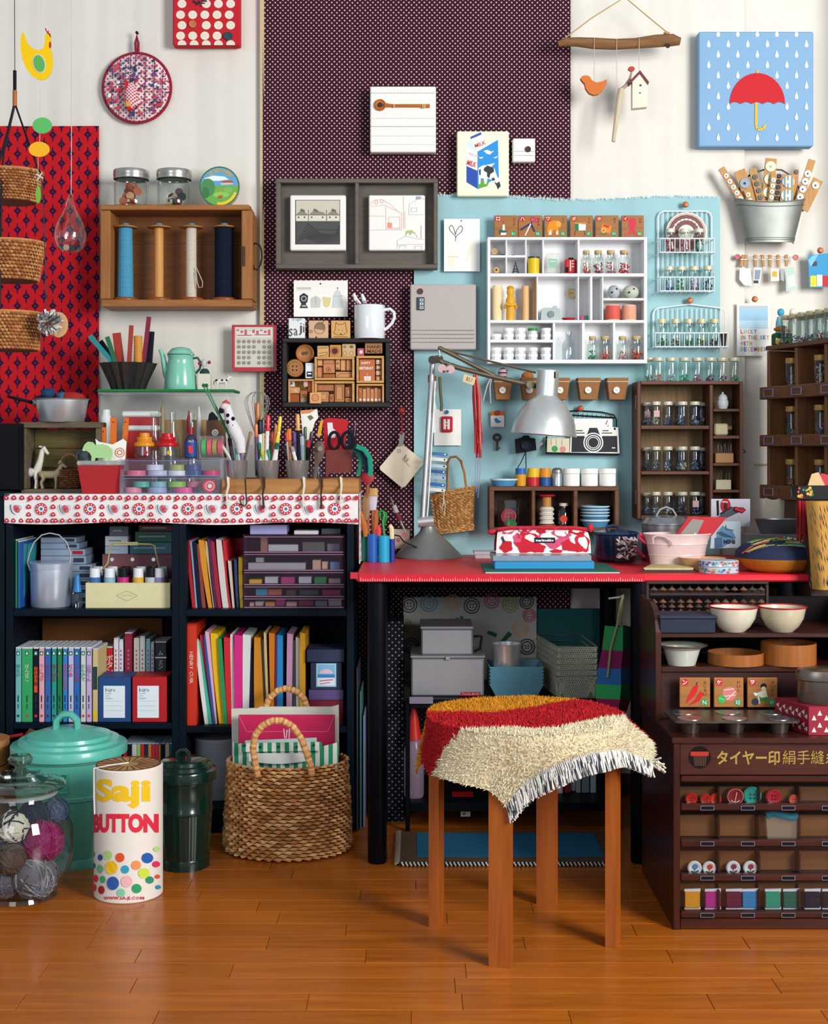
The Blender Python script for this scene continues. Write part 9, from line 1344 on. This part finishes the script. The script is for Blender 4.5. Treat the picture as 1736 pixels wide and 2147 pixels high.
def dbtn(px,r,row,c,l,deco=0):
 t=T('button',l,'button','buttons in the thread cabinet');b=RW[row][1]+3-r;t.p('body',MB(mt(c,.3)).lathe(X(px,Y2),Y2+.006,Z(b,Y2),[(0,0),(L(r,Y2),0),(L(r,Y2),.003),(L(r*.85,Y2),.005),(L(r*.6,Y2),.0036),(0,.0034)],22,'y'));mb=MB();S=[]
 if deco==1:S=[('o','d8a0a0',px,b,r*.9,.8),('l','e0c0b8',[(px+3,b-9),(px-1,b+10)],1.4),('p','e0c0b8',circ(px,b+3,11,9,8,0,.5,2.6)+circ(px,b+3,9.5,7.5,8,0,.5,2.6)[::-1])]
 elif deco:S=[('c',deco,px+1,b-4,5.5),('l','2c3a34',[(px,b),(px-1,b+11)],1.3),('p','2c3a34',circ(px-5,b+7,4,1.8,8,.5)),('p','2c3a34',circ(px+5,b+6,4,1.8,8,-.5))]
 else:S=[('c','3a1418',px+a*r*.2,b+e*r*.2,r*.09,r*.09,6)for a in(-1,1)for e in(-1,1)]
 shapes(mb,Y2+.0006,S,base=.0002);t.p('print',mb,kind='stuff');t.done()
for a in((1450,13,0,'b02418','glossy red button, first in the top row of the thread cabinet'),(1480,12,0,'a82c1c','darker glossy red button, second in the top row'),(1501,12.5,0,'c02c1c','glossy red button, third in the top row'),(1542,18.5,0,'7a1a1c','dark red button with an anchor in the top row',1),(1578,19.5,0,'1f8a78','big turquoise button in the top row'),(1623,17,0,'a01c28','crimson button with a pale rim in the top row'),(1665,11,0,'c0503c','small orange-red button in the top row'),(1457,15,2,'cfd0cc','white button with a blue flower in the thread cabinet','3a7ab0'),(1488,14.5,2,'cfd0cc','white button with a bright red flower in the thread cabinet','c8281c'),(1538,15,2,'cfd0cc','white button with a plum flower, first of the pair','7a1c4a'),(1574,15,2,'cfd0cc','white button with a dark pink flower, second of the pair','8e2038')):dbtn(*a)
for px,c,l in((1452,'c88a1c','golden yellow'),(1495,'a8287c','magenta'),(1539,'5c1030','burgundy'),(1573,'2a78a8','mid blue'),(1621,'1f8a6c','sea green'),(1659,'0f5848','dark green'),(1704,'10162c','navy'),(1741,'14141e','black')):
 t=T('floss_card',l+' embroidery thread wound on a white card in the lowest row','thread card','thread cards in the thread cabinet');w=17;t.p('card',MB(mt('c8ccd0',.6)).pp([(px-w,1864),(px+w,1863),(px+w-1,1870),(px+w-4,1874),(px+w-4,1898),(px+w,1902),(px+w-1,1911),(px-w,1912),(px-w,1903),(px-w+4,1899),(px-w+4,1874),(px-w,1870)],Y2+.004,Y2+.006));mb=MB(mt(c,.5,0,.2,500))
 for k in range(12):mb.pb(px-w+1.5-(k%2)*.6,1870+k*2.8,px+w-1.5+(k%2)*.6,1873+k*2.8,Y2+.0005,Y2+.0095,.0012)
 t.p('thread',mb);t.done()
t=T('thread_bag','clear bag of teal thread in the second row of the thread cabinet','bag');t.p('bag',MB(film('b8a890',.35)).pp([(1606,1712),(1672,1716),(1678,1764),(1610,1764)],Y2,Y2+.012));t.p('thread',MB(fab('1f6a78',300)).tube([(X(a,Y2),Y2+.006,Z(b,Y2))for a,b in((1608,1712),(1622,1706),(1640,1712),(1660,1716),(1674,1714))],.009,8));t.done()
Ya,Yb=3.07,3.29;ua,ub=X(1375,Ya),X(1375,Ya)+.46;zA,zB=Z(1328,Ya),Z(1398,Ya);t=T('shelf_unit','small dark wooden shelf unit with curved sides on top of the thread cabinet','shelf');cv=[(Yb,zT+.0005),(Ya,zT+.0005),(Ya,zA+.002),(Ya+.01,zA+.03),(Ya+.035,zA+.05),(Ya+.08,zA+.062),(Yb,zA+.064)]
for xx in(ua,ub):n=len(cv);t.p('side_panel',MB(MV).add([(xx,a,b)for a,b in cv]+[(xx+.012,a,b)for a,b in cv],[tuple(range(n))[::-1],tuple(range(n,2*n))]+[(i,(i+1)%n,(i+1)%n+n,i+n)for i in range(n)]))
t.p('shelf',MB(MH).box(ua+.0122,ub-.0002,Ya+.004,Yb-.006,zA-.010,zA));t.p('shelf',MB(MH).box(ua+.0122,ub-.0002,Ya+.001,Yb-.006,zB-.012,zB));t.p('front_panel',MB(wood('3a1a18','281010','x',.45,14)).box(ua+.0122,ub-.0002,Ya+.006,Ya+.018,zT+.001,zB-.0125));t.p('back_panel',MB(mt('120a0c',.7)).box(ua+.0122,ub-.0002,Yb-.0058,Yb,zB,zA+.06));t.done()
Y=3.20;zf=lambda p:zA+.0006+L(1306-p,Y);t=T('abacus','dark wooden abacus with rows of brown beads leaning behind the bowls','abacus');AW=wood('3a2826','281a1a','x',.5)
for n,r in(('frame_rail',(1355,1213,1612,1219)),('frame_rail',(1355,1300,1612,1306)),('beam',(1362,1238,1605,1243)),('frame_side',(1355,1219.3,1361,1299.7)),('frame_side',(1606,1219.3,1612,1299.7))):t.p(n,MB(AW).box(X(r[0],Y),X(r[2],Y),Y,Y+.012,zf(r[3]),zf(r[1])))
BD=[mt(c,.4,0,.15)for c in('5a4438','6a4e3c','7a5038','4c3c36')]
for i in range(13):
 px=1372+i*18.8;t.p('rod',MB(mt('1a1416',.5)).cyl(X(px,Y),Y+.006,zf(1299.5),zf(1219.5),.0009,seg=6))
 for k,py in enumerate((1230,1256,1266,1277,1288)):t.p('bead',MB(BD[(i+k)%4]).lathe(X(px,Y),Y+.006,zf(py),[(.001,-.0055),(.0088,-.0018),(.0088,-.001),(.001,.0055)],10))
t.done()
Y=3.10;t=T('navy_box','flat navy wooden box in front of the abacus','box');t.p('box',MB(wood('1b2438','121a2a','x',.5)).box(X(1379,Y),X(1494,Y),Y-.03,Y+.06,zA+.0006,zA+L(30,Y)));t.p('lid',MB(mt('222c42',.45)).box(X(1378,Y),X(1496,Y),Y-.032,Y+.062,zA+L(30,Y)+.0004,zA+L(37,Y)));t.done()
def bowl(px,Y,z0,w,h,lb_,c='cfc8b4',rim='a81a24',wide=0):
 t=T('enamel_bowl',lb_,'bowl','enamel bowls');R,H_=L(w,Y),L(h,Y);x=X(px,Y);pr=[(0,0),(R*.45,0),(R*.7,H_*.22),(R*.9,H_*.55),(R,H_)]if not wide else[(0,0),(R*.55,0),(R*.75,H_*.8),(R,H_)]
 t.p('bowl',MB(mt(c,.22,0,.03,coat=.4)).lathe(x,Y,z0,pr+[(R*.97,H_*.98)]+[(r*.95,zz_+.0025)for r,zz_ in pr[::-1][1:-1]]+[(0,.003)],36));t.p('rim',MB(mt(rim,.3)).tube([(x+R*math.cos(k*PI/20),Y+R*math.sin(k*PI/20),z0+H_)for k in range(40)],.0018,6,True));t.done()
bowl(1538,3.10,zA+.0006,50,52,'white enamel bowl with a red rim next to the navy box');bowl(1640,3.10,zA+.0006,49,52,'cream enamel bowl with a red rim, farther from the navy box','bfb498');bowl(1429,3.10,zB+.0006,52,42,'wide-rimmed white enamel dish on the middle shelf','b8bcb0','4a3a34',1)
for px,w,h,l in((1542,58,24,'low'),(1653,57,44,'taller')):
 Y=3.12;t=T('bentwood_box',l+' open bentwood box on the middle shelf beside the enamel dish','box');R=L(w,Y);hh=L(h,Y);t.p('wall',MB(wood('a0602c','824a1e','z',.4)).lathe(X(px,Y),Y,zB+.0006,[(0,0),(R,0),(R,hh),(R*.95,hh),(R*.95,.004),(0,.004)],36,sy=1));t.done()
for px in(1566,1576):one('white_button',MB(mt('d8d0c0',.4)).ell(X(px,3.12),3.12-.02,zB+.012,.005,.005,.005),'small white bead in the low bentwood box, '+('nearer the enamel dish' if px==1566 else 'nearer the taller box'),'bead','beads in the bentwood box')
G7='picture cards behind the muffin tin';Y=3.045
kcard((1425,1421,1489,1483),'ン','wooden card with two red chilli peppers',[('p','c01c1c',[(22,14),(31,12),(29,22),(20,34),(10,42),(12,34)]),('p','c01c1c',[(34,22),(40,26),(32,38),(14,46),(26,34)]),('l','4a3020',[(27,13),(29,7)],2)],('N','おしまい'),Y,G7);kcard((1497,1421,1559,1483),'ケ','wooden card with pink and green yarn balls',[('c','c07070',26,26,12),('l','e0c0b0',[(16,20),(34,18)],1.4),('l','e0c0b0',[(18,30),(36,28)],1.4),('l','e0c0b0',[(22,36),(36,22)],1.4),('c','3a9a4c',13,35,7),('l','8ac890',[(9,33),(17,36)],1.2)],('KE','けいと'),Y,G7)
kcard((1567,1421,1630,1483),'ヲ','wooden card with a person in green shorts bending over',[('c','1c1c24',27,14,5),('c','d8b090',27,18,4),('p','d0ccb8',[(22,22),(31,20),(34,32),(24,33),(14,26)]),('p','2a7a3c',[(20,33),(33,31),(32,38),(21,38)]),('l','d8c8b0',[(18,30),(20,42)],3),('c','2c3444',13,39,6),('p','d8e0e4',[(10,24),(18,25),(16,30),(12,29)])],('O','すいもん'),Y,G7)
mh=wood;t=T('muffin_tin','old six-hole metal muffin tin on top of the thread cabinet','baking tin');MT=mt('6a6058',.32,.85,.2,30);zr=zT+.030;mb=MB(MT);fx=lambda px,y:X(px,y);ya,yb2=2.90,3.02;xm0,xm1=X(1424,ya),X(1668,ya);rx_=.016;cx3=[xm0+.028+i*(xm1-xm0-.056)/2 for i in range(3)];cyy=(ya+.028,yb2-.028)
o=[]
for(a,b,s)in((xm0-.012,ya-.004,PI),(xm1+.012,ya-.004,1.5*PI),(xm1+.012,yb2+.004,0),(xm0-.012,yb2+.004,.5*PI)):
 for k in range(5):th=s+k*PI/8;o.append((a+(rx_ if a<.7 else-rx_)+rx_*math.cos(th),b+(rx_ if b<2.95 else-rx_)+rx_*math.sin(th)))
mb.add([(a,b,zr)for a,b in o]+[(a,b,zr-.004)for a,b in o],[tuple(range(20)),tuple(range(39,19,-1))]+[(i,i+20,(i+1)%20+20,(i+1)%20)for i in range(20)]);t.p('plate',mb)
for b in cyy:
 for a in cx3:t.p('cup',MB(MT).lathe(a,b,zT+.0006,[(0,0),(.018,0),(.024,.026)],22));t.p('cup_mouth',MB(mt('8e9098',.25,.9)).lathe(a,b,zr,[(.0265,.0002),(.026,.0014),(.024,.0008),(.02,.0005),(0,.0003)],22))
t.done()
Y=2.92;t=T('patterned_box','dark red box with white triangle pattern at the cabinet edge','box');xa=X(1690,Y);zb_=zT+.0006;zt_=zT+.060;V=[(xa,Y-.02,zb_),(xa+.14,Y-.02,zb_),(xa+.14,Y+.09,zb_),(xa-.042,Y+.09,zb_),(xa,Y-.02,zt_),(xa+.14,Y-.02,zt_),(xa+.14,Y+.09,zt_),(xa-.042,Y+.09,zt_)];t.p('box',MB(mt('8a1830',.6)).add(V,[(0,1,5,4),(1,2,6,5),(2,3,7,6),(3,0,4,7),(3,2,1,0),(4,5,6,7)]));mb=MB(ink('d0c8bc'))
for i in range(5):
 for j in range(2):
  for s in(0,1):a,b=.006+i*.026+s*.012,.006+j*.025+s*.010;mb.quad((xa+a,Y-.0204,zb_+b),(xa+a+.010,Y-.0204,zb_+b),(xa+a+.005,Y-.0204,zb_+b+.011))
  for k in range(2):d=Vector((-.042,.11,0));n=Vector((-.0004,-.0002,0));p=Vector((xa,Y-.02,zb_))+d*(.04+i*.19+k*.08)+Vector((0,0,.006+j*.026+k*.008))+n;mb.quad(p,p+Vector((0,0,.011)),p+d*.09+Vector((0,0,.005)))
t.p('pattern',mb,kind='stuff');t.done()
Y=2.95;t=T('lunch_box','rounded old aluminium lunch box with a lid on the patterned box','box');CH=mt('7a7066',.3,.9,.15,20);x=X(1740,Y);R=L(72,Y);t.p('box',MB(CH).lathe(x,Y,zt_+.0006,[(0,0),(R*.92,0),(R*.94,.004),(R*.94,.05)],40,sy=.62));t.p('lid',MB(CH).lathe(x,Y,zt_+.0006,[(R*.95,.048),(R,.05),(R,.062),(R*.95,.070),(R*.7,.073),(0,.074)],40,sy=.62));t.done()
